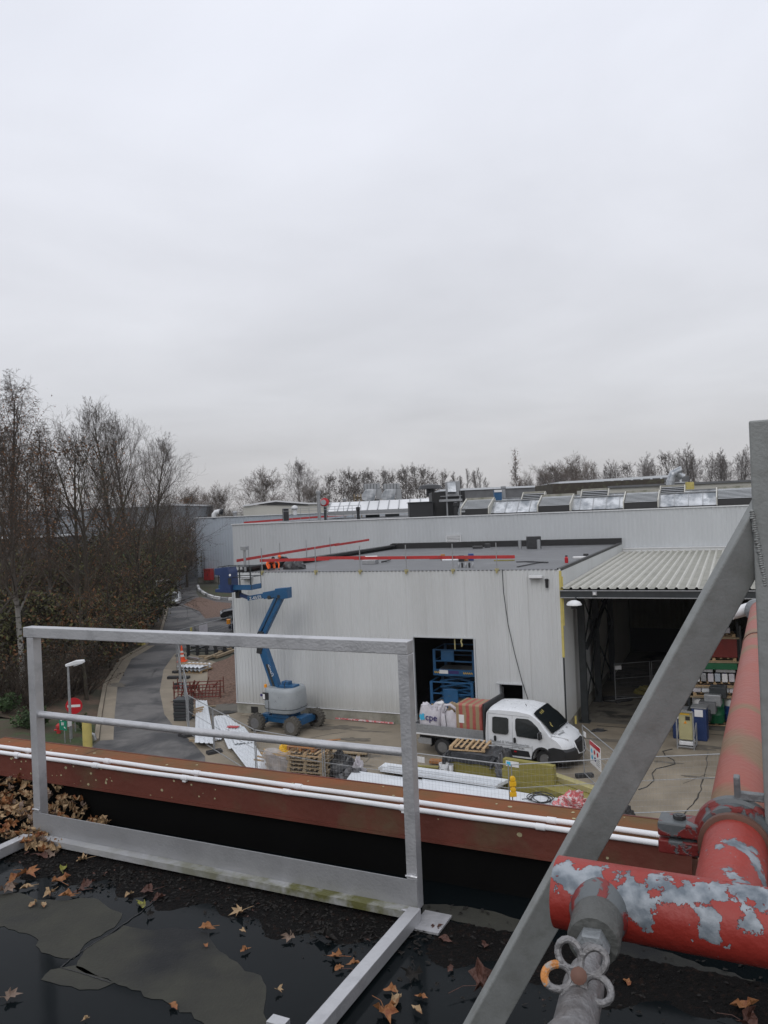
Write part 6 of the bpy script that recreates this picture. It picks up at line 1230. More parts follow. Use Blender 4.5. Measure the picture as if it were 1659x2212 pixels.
p = TL_(-.74, .050, 1.47); lettering('cpe', .40, 'text_navy', bg_, W2L(bg_, p), TX, UP, th=.012)
mb = MB(); lg = [(0, .12), (.05, .22), (.13, .18), (.16, .26), (.24, .2), (.22, .1), (.26, .02), (.2, -.04), (.14, .0), (.1, -.06), (.05, -.02)]
mb.prism([TL_(-1.02 + a, .045, 1.50 + b) for a, b in lg], TY * .02); mb.build('printed_emblem', 'cyan', bg_)
for s_ in (-1.0, -.25):
    mb = MB(); mb.tube([TL_(s_, .2, 1.9), TL_(s_ + .05, .18, 2.08), TL_(s_ + .2, .2, 2.05), TL_(s_ + .22, .25, 1.92)], .03, 6); mb.build('lifting_loop', 'bag_white', bg_, smooth=True)
b2, _ = big_bag('bulk_bag', 'plain crumpled white bulk bag with dark straps on the middle of the pickup bed', -.10, .72, .15, 1.1, .93, 1.88, 9, folds=.10)
mb = MB(); mb.tube([TL_(.22, .07, .95), TL_(.25, .04, 1.4), TL_(.18, .1, 1.85), TL_(.2, .4, 2.0)], .014, 5); mb.build('strap', 'black_plastic', b2)
mb = MB(); mb.tube([TL_(.0, .3, 1.85), TL_(.1, .28, 2.12), TL_(.35, .3, 2.16), TL_(.6, .35, 1.98), TL_(.62, .4, 1.8)], .06, 7); mb.build('lifting_loop', 'bag_white', b2, smooth=True)
tag(blob(TL_(.3, .7, 1.75), .3, .3, .38, 4).build('rubble_lump', 'wood_grey'), 'grey crumpled scrap poking out of the plain bulk bag', 'scrap')
pl = thing('wrapped_pallet_load', 'tall pallet load wrapped in red striped film behind the pickup cab', 'load', TL_(1.2, .2, .93)); mb = MB(); mb.obox(TL_(1.25, .72, 1.64), TX * .60, TY * .58, UP * .64); mb.build('wrapped_load', 'striped_wrap', pl, bevel=.07)
mb = MB(); mb.obox(TL_(1.25, .72, .96), TX * .6, TY * .58, UP * .03); mb.build('pallet', 'wood', pl); mb = MB(); mb.obox(TL_(.92, .135, 1.66), TX * .12, TY * .004, UP * .17); mb.build('paper_sheet', 'white', pl)
tag(MB().obox(TL_(-.35, .8, 2.06), TX * .14, TY * .1, UP * .05).build('plastic_bottle', 'white', bevel=.03), 'white plastic block lying on top of the printed bulk bag', 'block')
# ================================================================== BOOM LIFT
wa, wb, wc = G(*q('Y7', 840, 1008)), G(*q('Y7', 1175, 1050)), G(*q('Y7', 1400, 960)); wd = wa + wc - wb
bx = (wb - wa).normalized(); by = Vector((-bx.y, bx.x, 0)); ctr = (wa + wb + wc + wd) / 4
lift = thing('boom_lift', 'blue articulating boom lift with a grey turret standing in front of the shed wall', 'lift', ctr)
for p in (wa, wb, wc, wd):
    sg = -1 if (p - ctr).dot(by) < 0 else 1; wheel(lift, p + UP * .42, .42, .34, by, 'rim_grey', tread=18, local=False, sgn=sg)
mb = MB(); mb.obox(ctr + UP * .52, bx * .95, by * .42, UP * .16); mb.obox(ctr + UP * .72, bx * .5, by * .5, UP * .10); mb.build('chassis', 'blue_paint', lift, bevel=.03)
for sg in (-1, 1):
    mb = MB(); c = ctr + bx * .98 * sg + UP * .45; mb.obox(c, bx * .16, by * .85, UP * .12); mb.obox(c + UP * .18, bx * .22, by * .4, UP * .1); mb.build('axle', 'blue_paint', lift, bevel=.02)
    for s2 in (-1, 1): mb = MB(); mb.obox(c + by * s2 * .74, bx * .12, by * .09, UP * .2); mb.build('steering_knuckle', 'black_plastic', lift, bevel=.02)
    mb = MB(); mb.obox(c + bx * sg * .2 + UP * .1, bx * .05, by * .5, UP * .16); mb.build('end_plate', 'blue_paint', lift)
# grey turret: rounded drum shape, open at the top
mb = MB(); hx_, hy_ = 1.0, .86; RG = []
def ring(z, k): return [ctr + bx * (math.copysign(abs(math.cos(t)) ** .62, math.cos(t)) * hx_ * k) + by * (math.copysign(abs(math.sin(t)) ** .62, math.sin(t)) * hy_ * k) + UP * z for t in [i * 2 * math.pi / 36 for i in range(36)]]
lv = [(.88, .80), (.92, .90), (1.05, .95), (1.5, .965), (1.9, .94), (2.05, .90), (2.1, .84), (2.08, .5), (2.0, .3)]
rs_ = [ring(z, k) for z, k in lv]; vs = [p for r_ in rs_ for p in r_]; N_ = 36
mb.add(vs, [(j * N_ + i, j * N_ + (i + 1) % N_, (j + 1) * N_ + (i + 1) % N_, (j + 1) * N_ + i) for j in range(len(lv) - 1) for i in range(N_)] + [tuple(range(N_)), tuple((len(lv) - 1) * N_ + i for i in range(N_))])
tur = mb.build('turret_cover', 'machine_grey', lift, smooth=True)
mb = MB()
for k, z in ((.975, 1.12),): mb.tube(ring(z, k), .012, 5, closed=True)
mb.beam(ctr - by * .84 - bx * .42 + UP * .95, ctr - by * .84 - bx * .42 + UP * 1.5, .02, .02); mb.build('panel_seam', 'steel_dark', tur)
mb = MB(); mb.obox(ctr - by * .81 - bx * .60 + UP * 1.72, bx * .17, by * .02, UP * .17); mb.build('control_recess', 'black_plastic', tur)
mb = MB(); mb.obox(ctr - by * .835 - bx * .68 + UP * 1.70, bx * .06, by * .01, UP * .12); mb.build('control_label', 'white', tur)
mb = MB(); mb.lathe([(.07, 0), (.07, .01)], ctr - by * .80 - bx * .86 + UP * 1.75, -by, 12); mb.build('round_sticker', 'text_navy', tur)
mb = MB(); mb.lathe([(.07, 0), (.075, .05), (.07, .14), (.03, .16)], ctr - by * .55 - bx * .78 + UP * 2.08, UP, 12); mb.build('beacon', 'amber', lift, smooth=True)
mb = MB(); mb.obox(ctr + bx * .25 + UP * 2.08, bx * .42, by * .28, UP * .10); mb.obox(ctr + bx * .1 + UP * 2.22, bx * .2, by * .18, UP * .12); mb.build('boom_base', 'blue_paint', lift, bevel=.02)
mb = MB(); mb.tube([ctr + bx * .35 - by * .5 + UP * 2.08, ctr + bx * .32 - by * .5 + UP * 2.3, ctr + bx * .42 - by * .5 + UP * 2.42], .02, 6); mb.build('grab_handle', 'black_plastic', lift)
def BP(x, y, off=0.0):      # point on the boom plane (vertical, along the shed) at this distance from the turret
    s_, z = V(x, y, ctr + E2 * off, E1); return ctr + E2 * off + E1 * s_ + UP * z
j0 = BP(*q('Y7', 1040, 640)); j1 = BP(*q('Z5', 562, 610)); j1b = BP(*q('Z5', 562, 525)); j2 = BP(*q('Z5', 680, 285)); tpn = BP(*q('Z5', 468, 300))
ta = BP(*q('Z5', 735, 262))
mb = MB(); mb.beam(j0, j1 + (j1 - j0).normalized() * .0, .34, .42, up=E1); mb.build('lower_boom', 'blue_paint', lift, bevel=.02)
mb = MB(); mb.beam(j0.lerp(j1, .1) + E1 * .02 - E2 * .19, j0.lerp(j1, .62) - E2 * .19, .05, .10, up=E1); mb.build('cylinder', 'steel_dark', lift)
lettering('Genie', .30, 'white', lift, W2L(lift, j0.lerp(j1, .38) - E2 * .19 + E1 * .06), (j1 - j0), E1 * -1 * -1 if 0 else (j1 - j0).cross(E2) * 1, th=.004) if 0 else None
mb = MB(); mb.beam(j1 - UP * .35 + E1 * .12, j1b + UP * .1 + E1 * .0, .40, .30, up=E1); mb.obox(j1.lerp(j1b, .5) + E1 * .05, E1 * .2, E2 * .12, UP * .35); mb.build('elbow_link', 'black_plastic', lift, bevel=.02)
for w in (-.12, .17):
    mb = MB(); mb.beam(j1b + E1 * w * 1.0, j2 + E1 * w * 1.0 + UP * .05, .26, .20 if w < 0 else .15, up=E1); mb.build('riser_boom', 'blue_paint', lift, bevel=.015)
for p in (j1 - UP * .1, j1b, j2): mb = MB(); mb.lathe([(.09, -.24), (.09, .24)], p, E2, 14); mb.build('pivot_pin', 'steel_dark', lift)
hd = [BP(*q('Z5', *p), -.0) for p in ((655, 235), (735, 228), (737, 298), (690, 303), (650, 290))]
mb = MB(); mb.prism([p - E2 * .22 for p in hd], E2 * .44); mb.build('head_link', 'blue_paint', lift, bevel=.015)
ba = BP(*q('Z5', 668, 265)); bb_ = BP(*q('Z5', 575, 282)); mb = MB(); mb.beam(ba, bb_, .30, .34); mb.build('upper_boom', 'blue_paint', lift, bevel=.015)
mb = MB(); mb.beam(bb_, tpn, .2, .24); mb.build('telescopic_boom', 'blue_paint', lift, bevel=.015)
dd = (bb_ - tpn).normalized(); lettering('Z-45/25', .22, 'white', lift, W2L(lift, tpn + dd * .15 - E2 * .115 - UP * .10), dd, E2.cross(dd) * (1 if E2.cross(dd).z > 0 else -1), th=.004)
mb = MB(); mb.lathe([(.1, -.2), (.1, .2)], BP(*q('Z5', 615, 292)), E2, 12); mb.build('pivot_pin', 'steel_dark', lift)
jb = BP(*q('Z5', 405, 272)); mb = MB(); mb.beam(tpn + dd * .1, jb, .16, .18); mb.build('jib', 'blue_dark', lift, bevel=.01); mb = MB(); mb.obox(jb, E1 * .12, E2 * .12, UP * .2); mb.build('platform_rotator', 'black_plastic', lift, bevel=.02)
# platform (basket)
b0, b1_ = BP(*q('Z5', 382, 258), -.45), BP(*q('Z5', 488, 228), -.45); fl = BP(*q('Z5', 382, 248), -.45); L_ = abs((b1_ - b0).dot(E1)); zf = fl.z + .05; t0 = (b0 - ctr).dot(E1); t1 = (b1_ - ctr).dot(E1); zt = zf + 1.12
def BB(t, b, z): return ctr + E1 * t + E2 * b + UP * z
Tm = t0 + .95      # left end carries the control box
mb = MB(); mb.obox(BB((Tm + t1) / 2, 0, zf), E1 * (Tm - t1) / 2, E2 * .45, UP * .04); bas = mb.build('platform_floor', 'blue_paint', lift)
mb = MB(); mb.obox(BB((Tm + t1) / 2, -.46, zf + .10), E1 * (Tm - t1) / 2, E2 * .01, UP * .12); mb.obox(BB(t1, 0, zf + .1), E1 * .01, E2 * .46, UP * .12); mb.build('toe_board', 'blue_paint', lift)
mb = MB()
for b in (-.45, .45):
    for z in (zt, zf + .6): mb.tube([BB(Tm, b, z), BB(t1, b, z)], .022, 6)
    for k in range(4): t = Tm + (t1 - Tm) * k / 3; mb.tube([BB(t, b, zf), BB(t, b, zt)], .02, 6)
for z in (zt, zf + .6): mb.tube([BB(t1, -.45, z), BB(t1, .45, z)], .022, 6); mb.tube([BB(Tm, -.45, z), BB(Tm, .45, z)], .022, 6)
mb.build('platform_rail', 'steel_dark', lift, smooth=True)
cbx = [BP(*q('Z5', *p), -.45) for p in ((268, 105), (352, 95), (362, 130), (372, 250), (375, 262), (272, 258), (272, 238), (303, 236), (300, 150), (268, 145))]
mb = MB(); mb.prism([p - E2 * .25 for p in cbx], E2 * .75); mb.build('control_box', 'blue_dark', lift, bevel=.02)
c1_ = BP(*q('Z5', 348, 190), -.72); mb = MB(); mb.obox(c1_, E1 * .09, E2 * .02, UP * .16); mb.build('manual_box', 'black_plastic', lift)
c1_ = BP(*q('Z5', 350, 150), -.73); mb = MB(); mb.lathe([(.06, 0), (.06, .02)], c1_, -E2, 12); mb.build('round_sticker', 'white', lift)
mb = MB(); mb.tube([BB(Tm - .25, -.4, zf + .05), BB(Tm - .25, -.4, zt)], .05, 8); mb.build('hose_bundle', 'black_plastic', lift)
lettering('Genie', .26, 'white', lift, W2L(lift, j0.lerp(j1, .34) - E2 * .18 - (j1 - j0).normalized().cross(E2) * .0), (j1 - j0).normalized(), (j1 - j0).normalized().cross(-E2) * 1 if (j1 - j0).normalized().cross(-E2).z > -9 else UP, th=.004)
# ================================================================== scissor lifts in the doorway
def scissor(label, b, t0, t1, zf, ext):
    r = thing('scissor_lift', label, 'lift', F((t0 + t1) / 2, b + .8), group='blue scissor lifts in the shed doorway'); c = (t0 + t1) / 2; B1 = b + 1.7
    mb = MB(); mb.fbox(t1, t0, b, B1, zf - .12, zf + .02); mb.fbox(t1 - .02, t0 + .02, b - .03, b, zf - .16, zf + .16); d = mb.build('platform_deck', 'blue_paint', r)
    mb = MB(); mb.fbox(t1 + .05, t0 - .05, b + .03, B1 - .03, zf + .025, zf + .03); mb.build('deck_plate', 'galv', r)
    mb = MB()
    for z in (zf + .55, zf + 1.1):
        for bb2 in (b + .02, B1 - .02): mb.fbox(t1, t0, bb2 - .02, bb2 + .02, z - .03, z + .03)
        for t in (t0 - .02, t1 + .02): mb.fbox(t - .02, t + .02, b, B1, z - .03, z + .03)
    for t in (t0 - .05, t1 + .05):
        for bb2 in (b + .02, B1 - .02): mb.fbox(t - .07, t + .07, bb2 - .025, bb2 + .025, zf, zf + 1.12)
    mb.build('guard_rail', 'blue_paint', r)
    mb = MB(); mb.fbox(c - .05, c + .62, b - .10, b - .03, zf + .55, zf + 1.08) if ext else mb.fbox(c - .35, c + .4, b - .08, b - .03, zf + .1, zf + .8); mb.build('control_box', 'blue_paint', r, bevel=.02)
    mb = MB()
    for i in range(5):
        for tt in (t0 - .08 - i * .1, t1 + .55 - i * .1): mb.obox(F(tt, b - .035, zf + .0), E1 * .03 + UP * .03, E2 * .004, UP * .035)
    mb.build('hazard_stripe', 'yellow', r)
    mb = MB(); mb.fbox(c + .3, c + .75, b - .045, b - .035, zf - .06, zf + .12); mb.build('label_plate', 'white', r); mb = MB(); mb.fbox(c - .25, c + .28, b - .045, b - .035, zf - .05, zf + .1); mb.build('purple_label', 'text_navy', r)
    n = 5 if ext else 2; h = (zf - .2 - .75) / n
    for k in range(n):
        for bb2 in (b + .3, B1 - .3):
            z0 = .75 + h * k; mb = MB(); mb.beam(F(t0 - .2, bb2, z0), F(t1 + .2, bb2, z0 + h), .05, .08); mb.build('scissor_arm', 'blue_paint', r); mb = MB(); mb.beam(F(t1 + .2, bb2 + .06, z0), F(t0 - .2, bb2 + .06, z0 + h), .05, .08); mb.build('scissor_arm', 'blue_paint', r)
    mb = MB(); mb.fbox(t1, t0, b + .15, B1 - .15, .35, .75); mb.fbox(t1 - .1, t1 + .25, b, b + .3, .3, .95); mb.fbox(t0 - .25, t0 + .1, b, b + .3, .3, .95); mb.build('chassis', 'blue_paint', r, bevel=.02)
    for t in (t0 - .25, t1 + .25):
        for bb2 in (b + .12, B1 - .12): wheel(r, F(t, bb2, .28), .28, .2, E2, 'rim_grey', local=False, sgn=-1)
scissor('raised blue scissor lift standing in the shed doorway, its railed platform high up', 1.1, 6.62, 4.5, 2.42, True)
scissor('folded blue scissor lift in front of the raised one in the shed doorway', .35, 6.55, 4.4, 1.0, False)
# ================================================================== SITE FENCES
def fence_panel(name, label, a, b, h=2.0, feet=(1, 1), group='mesh fence panels round the work yard', mid=True, mesh_w=.0022, mx=28):
    a = Vector(a); b = Vector(b); a.z = b.z = 0; r = thing(name, label, 'fence', (a + b) / 2, 0, group); L = (b - a).length; d = (b - a).normalized()
    mb = MB(); i0 = a + d * .05; i1 = b - d * .05
    for p in (i0, i1): mb.tube([p + UP * .1, p + UP * h], .021, 8)
    mb.tube([i0 + UP * (h - .01), i1 + UP * (h - .01)], .019, 8); mb.tube([i0 + UP * .16, i1 + UP * .16], .019, 8)
    if mid: mb.tube([i0 + UP * 1.22, i1 + UP * 1.22], .010, 6)
    mb.build('frame', 'galv', r, smooth=True)
    mb = MB(); n = mx
    for i in range(1, n): p = i0.lerp(i1, i / n); mb.tube([p + UP * .16, p + UP * h], mesh_w, 3, cap=False)
    for k in range(1, 9): z = .16 + (h - .16) * k / 9; mb.tube([i0 + UP * z, i1 + UP * z], mesh_w, 3, cap=False)
    mb.build('wire_mesh', 'galv', r)
    nn = Vector((-d.y, d.x, 0))
    for f, p in zip(feet, (i0, i1)):
        if f: mb = MB(); mb.obox(p + UP * .07, nn * .34, d * .11, UP * .07); mb.build('foot', 'concrete_foot', r, bevel=.02); mb = MB(); mb.tube([p, p + UP * .4], .024, 8); mb.build('foot_pin', 'galv', r)
    return r
def top(x, y, h=2.0): return G(x, y, h)
T0, T1, T2, T3, T4 = top(405, 1501), top(459, 1530), top(550, 1576), top(697, 1601.5), top(1101, 1651.6)
T3b = T3.lerp(T4, .5); T5 = top(1345, 1637); T6 = top(1257, 1565)
fl_ = [('by the grey stacked crates, nearest the road bend', T0, T1), ('in front of the pale roof sheets on the ground', T1, T2), ('between the loose roof sheets and the pallet stack', T2, T3), ('in front of the white wall panels, left half', T3, T3b), ('in front of the white wall panels, right half', T3b, T4), ('right of the yellow warning lamps', T4, T5)]
for lab, a, b in fl_: fence_panel('mesh_fence', 'wire mesh fence panel ' + lab, a, b)
fence_panel('mesh_fence', 'wire mesh fence panel with a red topped notice board near the pickup nose', T6, T5)
T5b = top(1560, 1628); fence_panel('mesh_fence', 'wire mesh fence panel mostly hidden behind the diagonal brace', T5, T5b)
S1, S2, S3, S4 = top(380, 1390), top(387, 1361), top(440, 1346), top(500, 1331)
Sx = [T0.lerp(S1, k / 4) for k in range(5)]
for i in range(4):
    lab = ['nearest of the fence panels running up along the road edge', 'second of the fence panels running up along the road edge', 'third of the fence panels running up along the road edge', 'fourth fence panel up the road edge, beside the traffic cone'][i]
    fence_panel('mesh_fence', lab, Sx[i] + Vector((.12 * (i % 2), 0, 0)), Sx[i + 1] + Vector((.12 * (i % 2), 0, 0)))
fence_panel('mesh_fence', 'short far fence panel where the fence turns by the warning sign', S1, S2); fence_panel('mesh_fence', 'far fence panel carrying the warning triangle and white board', S2, S3); fence_panel('mesh_fence', 'far fence panel in front of the dark parked cars', S3, S4)
fence_panel('mesh_fence', 'dim fence panel standing inside the dark loading bay', top(1325, 1434), top(1405, 1428)); fence_panel('mesh_fence', 'dim fence panel inside the loading bay nearer the brace', top(1405, 1428), top(1450, 1424))
def board(name, label, c, wv, hv, m, cat='sign', group=None, th=.012, frame=None):
    n = wv.cross(hv).normalized() * th; r = thing(name, label, cat, c, 0, group); mb = MB(); mb.obox(c, wv, hv, n); mb.build('panel', m, r); return r
d56 = (T5 - T6).normalized(); nf = Vector((-d56.y, d56.x, 0)); nf = nf if nf.y < 0 else -nf; c = Vector((T6.x, T6.y, 0)) + d56 * 1.55 + nf * .04 + UP * 1.28
r = board('notice_board', 'white site notice board with a red heading on the fence by the pickup nose', c, d56 * .55, UP * .42, 'white')
mb = MB(); mb.obox(c + UP * .34 + nf * .016, d56 * .55, UP * .08, nf * .004); mb.build('red_heading', 'sign_red', r)
for k, (dx, dz, m) in enumerate(((-.35, .08, 'cyan'), (-.05, .1, 'sign_red'), (-.32, -.15, 'cyan'), (.0, -.14, 'text_navy'), (.28, .1, 'sign_red'))):
    mb = MB(); mb.lathe([(.085, 0), (.085, .005)], c + d56 * dx + UP * dz + nf * .013, nf, 14); mb.build('pictogram', m, r)
mb = MB()
for i in range(4): mb.obox(c + d56 * .3 - UP * (.08 + i * .07) + nf * .014, d56 * .2, UP * .012, nf * .003)
mb.build('text_lines', 'panel_grey', r)
c = Vector((T6.x, T6.y, 0)) + d56 * .45 + nf * .05 + UP * 1.75; board('fence_tag', 'small white tag on the fence corner next to the pickup', c, d56 * .12, UP * .09, 'white')
c = G(*q('Z6', 130, 878), 1.55); board('fence_tag', 'small white tag on the mesh fence right of the railing post', Vector((c.x, c.y, 1.55)), (T4 - T3).normalized() * .17, UP * .10, 'white')
c = G(*q('Z7', 549, 797), 1.8); board('fence_tag', 'small white tag on the fence inside the loading bay', c, Vector((.16, 0, 0)), UP * .1, 'white')
for k, (yy, lab) in enumerate(((985, 'upper yellow warning lamp on the fence post'), (1028, 'lower yellow warning lamp on the fence post'))):
    z = 1.50 - k * .34; c = Vector((T4.x, T4.y, 0)) + Vector((.06, -.1, z)); r = thing('warning_lamp', lab, 'lamp', c, 0, 'yellow warning lamps on the fence post')
    mb = MB(); mb.obox(c - UP * .10, Vector((.11, 0, 0)), Vector((0, .05, 0)), UP * .08); mb.build('battery_box', 'yellow', r, bevel=.02); MB().lathe([(.09, -.05), (.09, .05), (.06, .065)], c + UP * .06, (0, -1, 0), 16).build('lens', 'yellow', r, smooth=True)
# triangle + board on the far fence
c = top(419, 1357, 1.9); c.z = 1.55; d = (S3 - S2).normalized(); nb = Vector((-d.y, d.x, 0)); nb = nb if nb.y < 0 else -nb
r = thing('warning_sign', 'grey triangular warning sign seen on the far fence', 'sign', c + nb * .06); MB().prism([c + nb * .06 + d * -.55 - UP * .45, c + nb * .06 + d * .55 - UP * .45, c + nb * .06 + UP * .5], nb * .02).build('panel', 'roof_felt', r)
c2 = Vector(S2.lerp(S3, .95)); c2.z = 1.35; board('notice_board', 'plain white board hanging on the far fence beside the triangle', c2 + nb * .06, d * .62, UP * .55, 'bag_white')
c2 = Vector(S2.lerp(S3, .45)); tag(MB().obox(Vector((c2.x, c2.y, 1.5)) + nb * .05, d * .12, UP * .45, nb * .02).build('yellow_reflector', 'yellow_pale'), 'yellow strip hanging on the far fence left of the triangle', 'reflector')
# ================================================================== MATERIAL LYING IN THE YARD
def pallet_mb(mb, c, dx, dy, w=1.2, l=.8, deck=7, m=None):
    c = Vector(c); dx = Vector(dx).normalized(); dy = Vector(dy).normalized()
    for k in (-1, 0, 1):
        mb.obox(c + dy * k * (l / 2 - .05) + UP * .075, dx * w / 2, dy * .045, UP * .04); mb.obox(c + dy * k * (l / 2 - .05) + UP * .011, dx * w / 2, dy * .05, UP * .011)
    for i in range(deck): mb.obox(c + dx * (-w / 2 + .05 + (w - .1) * i / (deck - 1)) + UP * .127, dx * .045, dy * l / 2, UP * .011)
def pallet(label, c, rz, m='wood', w=1.2, l=.8, group='wooden pallets in the yard', tilt=None):
    r = thing('pallet', label, 'pallet', c, 0, group); dx = Vector((math.cos(rz), math.sin(rz), 0)); dy = Vector((-dx.y, dx.x, 0)); c = Vector(c)
    mb = MB()
    for i in range(7): mb.obox(c + dx * (-w / 2 + .05 + (w - .1) * i / 6) + UP * .133, dx * .045, dy * l / 2, UP * .011)
    mb.build('deck_boards', m, r); mb = MB()
    for k in (-1, 0, 1):
        for j in (-1, 0, 1): mb.obox(c + dy * k * (l / 2 - .06) + dx * j * (w / 2 - .075) + UP * .070, dx * .07, dy * .055, UP * .038)
    for k in (-1, 0, 1): mb.obox(c + dx * k * (w / 2 - .075) + UP * .115, dx * .055, dy * l / 2, UP * .008)
    mb.build('stringer', m, r); mb = MB()
    for k in (-1, 0, 1): mb.obox(c + dy * k * (l / 2 - .05) + UP * .016, dx * w / 2, dy * .048, UP * .015)
    mb.build('bottom_boards', m, r); return r
# stack of pallets
sc_ = G(*q('Y3', 665, 575)); yd = math.atan2(-.34, 1.0); ux = Vector((math.cos(-.33), math.sin(-.33), 0)); uy = Vector((-ux.y, ux.x, 0))
sc_ = G(*q('Y3', 640, 520), .4); sc_.z = 0
labs = ['bottom', 'second', 'third', 'fourth', 'fifth', 'sixth', 'seventh', 'eighth']
for k in range(8): pallet('grey wooden pallet, %s from the ground in the pallet stack' % labs[k], (sc_.x + .03 * ((k * 7) % 3 - 1), sc_.y + .02 * ((k * 5) % 3 - 1), .152 * k), -.33 + .02 * ((k * 3) % 3 - 1), 'wood_grey' if k < 7 else 'wood', 1.5, 1.1, 'pallets of the tall stack')
pallet('orange brown pallet lying upside down and askew on top of the stack', (sc_.x - .15, sc_.y + .25, 1.222), -.30 + 1.45, 'wood_orange', 1.1, 1.2)
tag(blob(Vector((sc_.x + .55, sc_.y + .2, 1.25)), .35, .35, .14, 31, rough=.5).build('crumpled_film', 'wrap'), 'crumpled clear film on the right end of the pallet stack', 'film')
for k in range(3): p = Vector((sc_.x + .3 + k * .12, sc_.y + .35, 1.38 + .03 * k)); tag(MB().beam(p - ux * .5 - uy * .2 * k, p + ux * .6 + uy * .25, .10, .025).build('loose_plank', ['maroon', 'wood_grey', 'wood_orange'][k]), ['dark red plank on top of the pallet stack', 'grey plank on top of the pallet stack', 'orange plank end on top of the pallet stack'][k], 'plank')
# wrapped pallet leaning upright, yellow sack, film
wc_ = G(*q('Y3', 350, 500), .45); wc_.z = 0; r = thing('upright_pallet', 'pallet standing on edge half covered in clear film, left of the stack', 'pallet', wc_)
mb = MB()
for k in range(3): mb.obox(wc_ + UP * (.12 + k * .42), ux * .6, uy * .03, UP * .05)
mb.build('deck_boards', 'wood', r); mb = MB()
for k in (-1, 0, 1): mb.obox(wc_ + ux * k * .5 + uy * .05 + UP * .52, ux * .05, uy * .03, UP * .5)
mb.build('stringer', 'wood', r); b_ = MB(); b_.grid(lambda u, v: wc_ + ux * (-.72 + 1.44 * u + .03 * math.sin(v * 9)) - uy * (.07 + .05 * math.sin(u * 14 + v * 6) + (.12 * (1 - v))) + UP * (.10 + 1.05 * v * (.93 + .07 * math.sin(u * 7))) + uy * .5 * max(0, v - .85) * 4, 16, 12)
b_.build('film_cover', 'wrap', r, smooth=True, fix=False)
b_ = MB(); b_.obox(wc_ + uy * .5 + UP * .45, ux * .62, uy * .38, UP * .45); tag(b_.build('crate', 'wood_grey', bevel=.02), 'grey wooden crate behind the film covered pallet', 'crate')
p = wc_ + uy * .45 + ux * .05 + UP * .9; tag(blob(p, .24, .2, .36, 8, rough=.15).build('yellow_sack', 'yellow'), 'bright yellow sack on the crate beside the pallet stack', 'sack')
for k in range(6): p = wc_ + uy * (.5 + .12 * (k % 3)) + ux * (.45 + .08 * k) + UP * (.93 + .03 * k); tag(MB().beam(p, p + ux * .9 + uy * (.2 - .1 * k) + UP * .05, .05, .04).build('metal_profile', 'maroon' if k % 2 else 'steel_dark'), ORD[k] + ' dark metal profile from the left in the scrap bundle by the pallets', 'profile', 'loose metal profiles left of the pallet stack')
for k in range(4): p = wc_ + uy * (.2 + .1 * k) - ux * (.75 - .05 * k) + UP * (.6 + .08 * k); tag(MB().beam(p, p - ux * .45 + uy * .1 * k + UP * .03, .07, .05).build('timber_offcut', 'wood'), ORD[k] + ' pale timber offcut from the ground left of the yellow sack', 'offcut', 'timber offcuts left of the yellow sack')
# black bag heap and grey film
p = G(*q('Y3', 890, 590)); tag(blob(p + uy * .2, .62, .55, .95, 12, rough=.22).build('rubbish_bag', 'black_foil'), 'shiny black rubbish bag standing right of the pallet stack', 'bag')
tag(blob(p + ux * .75 - uy * .35, .6, .5, .42, 14, rough=.3).build('grey_film', 'grey_foil'), 'heap of grey plastic film beside the black rubbish bag', 'film'); tag(blob(p + ux * .75 + uy * .3, .25, .25, .6, 15, rough=.3).build('white_film', 'bag_white'), 'crumpled white film behind the black rubbish bag', 'film')
# planks on the slab
p = G(*q('Y3', 960, 395))
for k in range(5): tag(MB().obox(p + uy * (.14 * k) + UP * (.14 + .005 * k), ux * (.95 - .05 * k), uy * .065, UP * .03).build('board', 'wood_grey'), ORD[k] + ' grey board counted from us in the low pile behind the pallet stack', 'board', 'grey boards behind the pallet stack')
for sg in (-1, 1): tag(MB().obox(p + uy * .28 + ux * .6 * sg + UP * .055, ux * .06, uy * .4, UP * .05).build('bearer', 'wood_grey'), ('left' if sg < 0 else 'right') + ' square timber under the low pile of grey boards', 'timber', 'bearers under the grey boards')
# white profiled roof sheets on the ground (left)
def sheet_obj(label, pts, z, m='panel_white', n=6, group='white profiled sheets lying in the yard', rib=.03, tilt=0):
    a, b, c, d = [G(*p, z) for p in pts]     # a-b short edge, c-d opposite (a->d, b->c long)
    mb = MB(); prof = []
    for i in range(n):
        for u, h in ((0, 0), (.62, 0), (.72, 1), (.9, 1)): prof.append(((i + u) / n, h * rib))
    prof.append((1, 0)); k = len(prof); vs = []
    for zz in (0, -.012):
        vs += [a.lerp(b, u) + UP * (h + zz) for u, h in prof]; vs += [d.lerp(c, u) + UP * (h + zz + tilt) for u, h in prof]
    fs = [(i, i + 1, k + i + 1, k + i) for i in range(k - 1)] + [(2 * k + i, 3 * k + i, 3 * k + i + 1, 2 * k + i + 1) for i in range(k - 1)] + [(i, 2 * k + i, 2 * k + i + 1, i + 1) for i in range(k - 1)] + [(k + i, k + i + 1, 3 * k + i + 1, 3 * k + i) for i in range(k - 1)]
    mb.add(vs, fs); return tag(mb.build('roof_sheet', m, fix=False), label, 'sheet', group)
z2 = lambda *l: [q('Z2', *p) for p in l]
for k in range(3): sheet_obj(['lowest sheet of the narrow white sheet pile by the fence corner', 'middle sheet of the narrow white sheet pile by the fence corner', 'narrow white ribbed sheet on top, by the fence corner'][k], z2((1268 + k, 915 - k * 4), (1342, 918 - k * 3), (1392, 1190), (1262 + k * 2, 1182)), .12 + .07 * k, n=4)
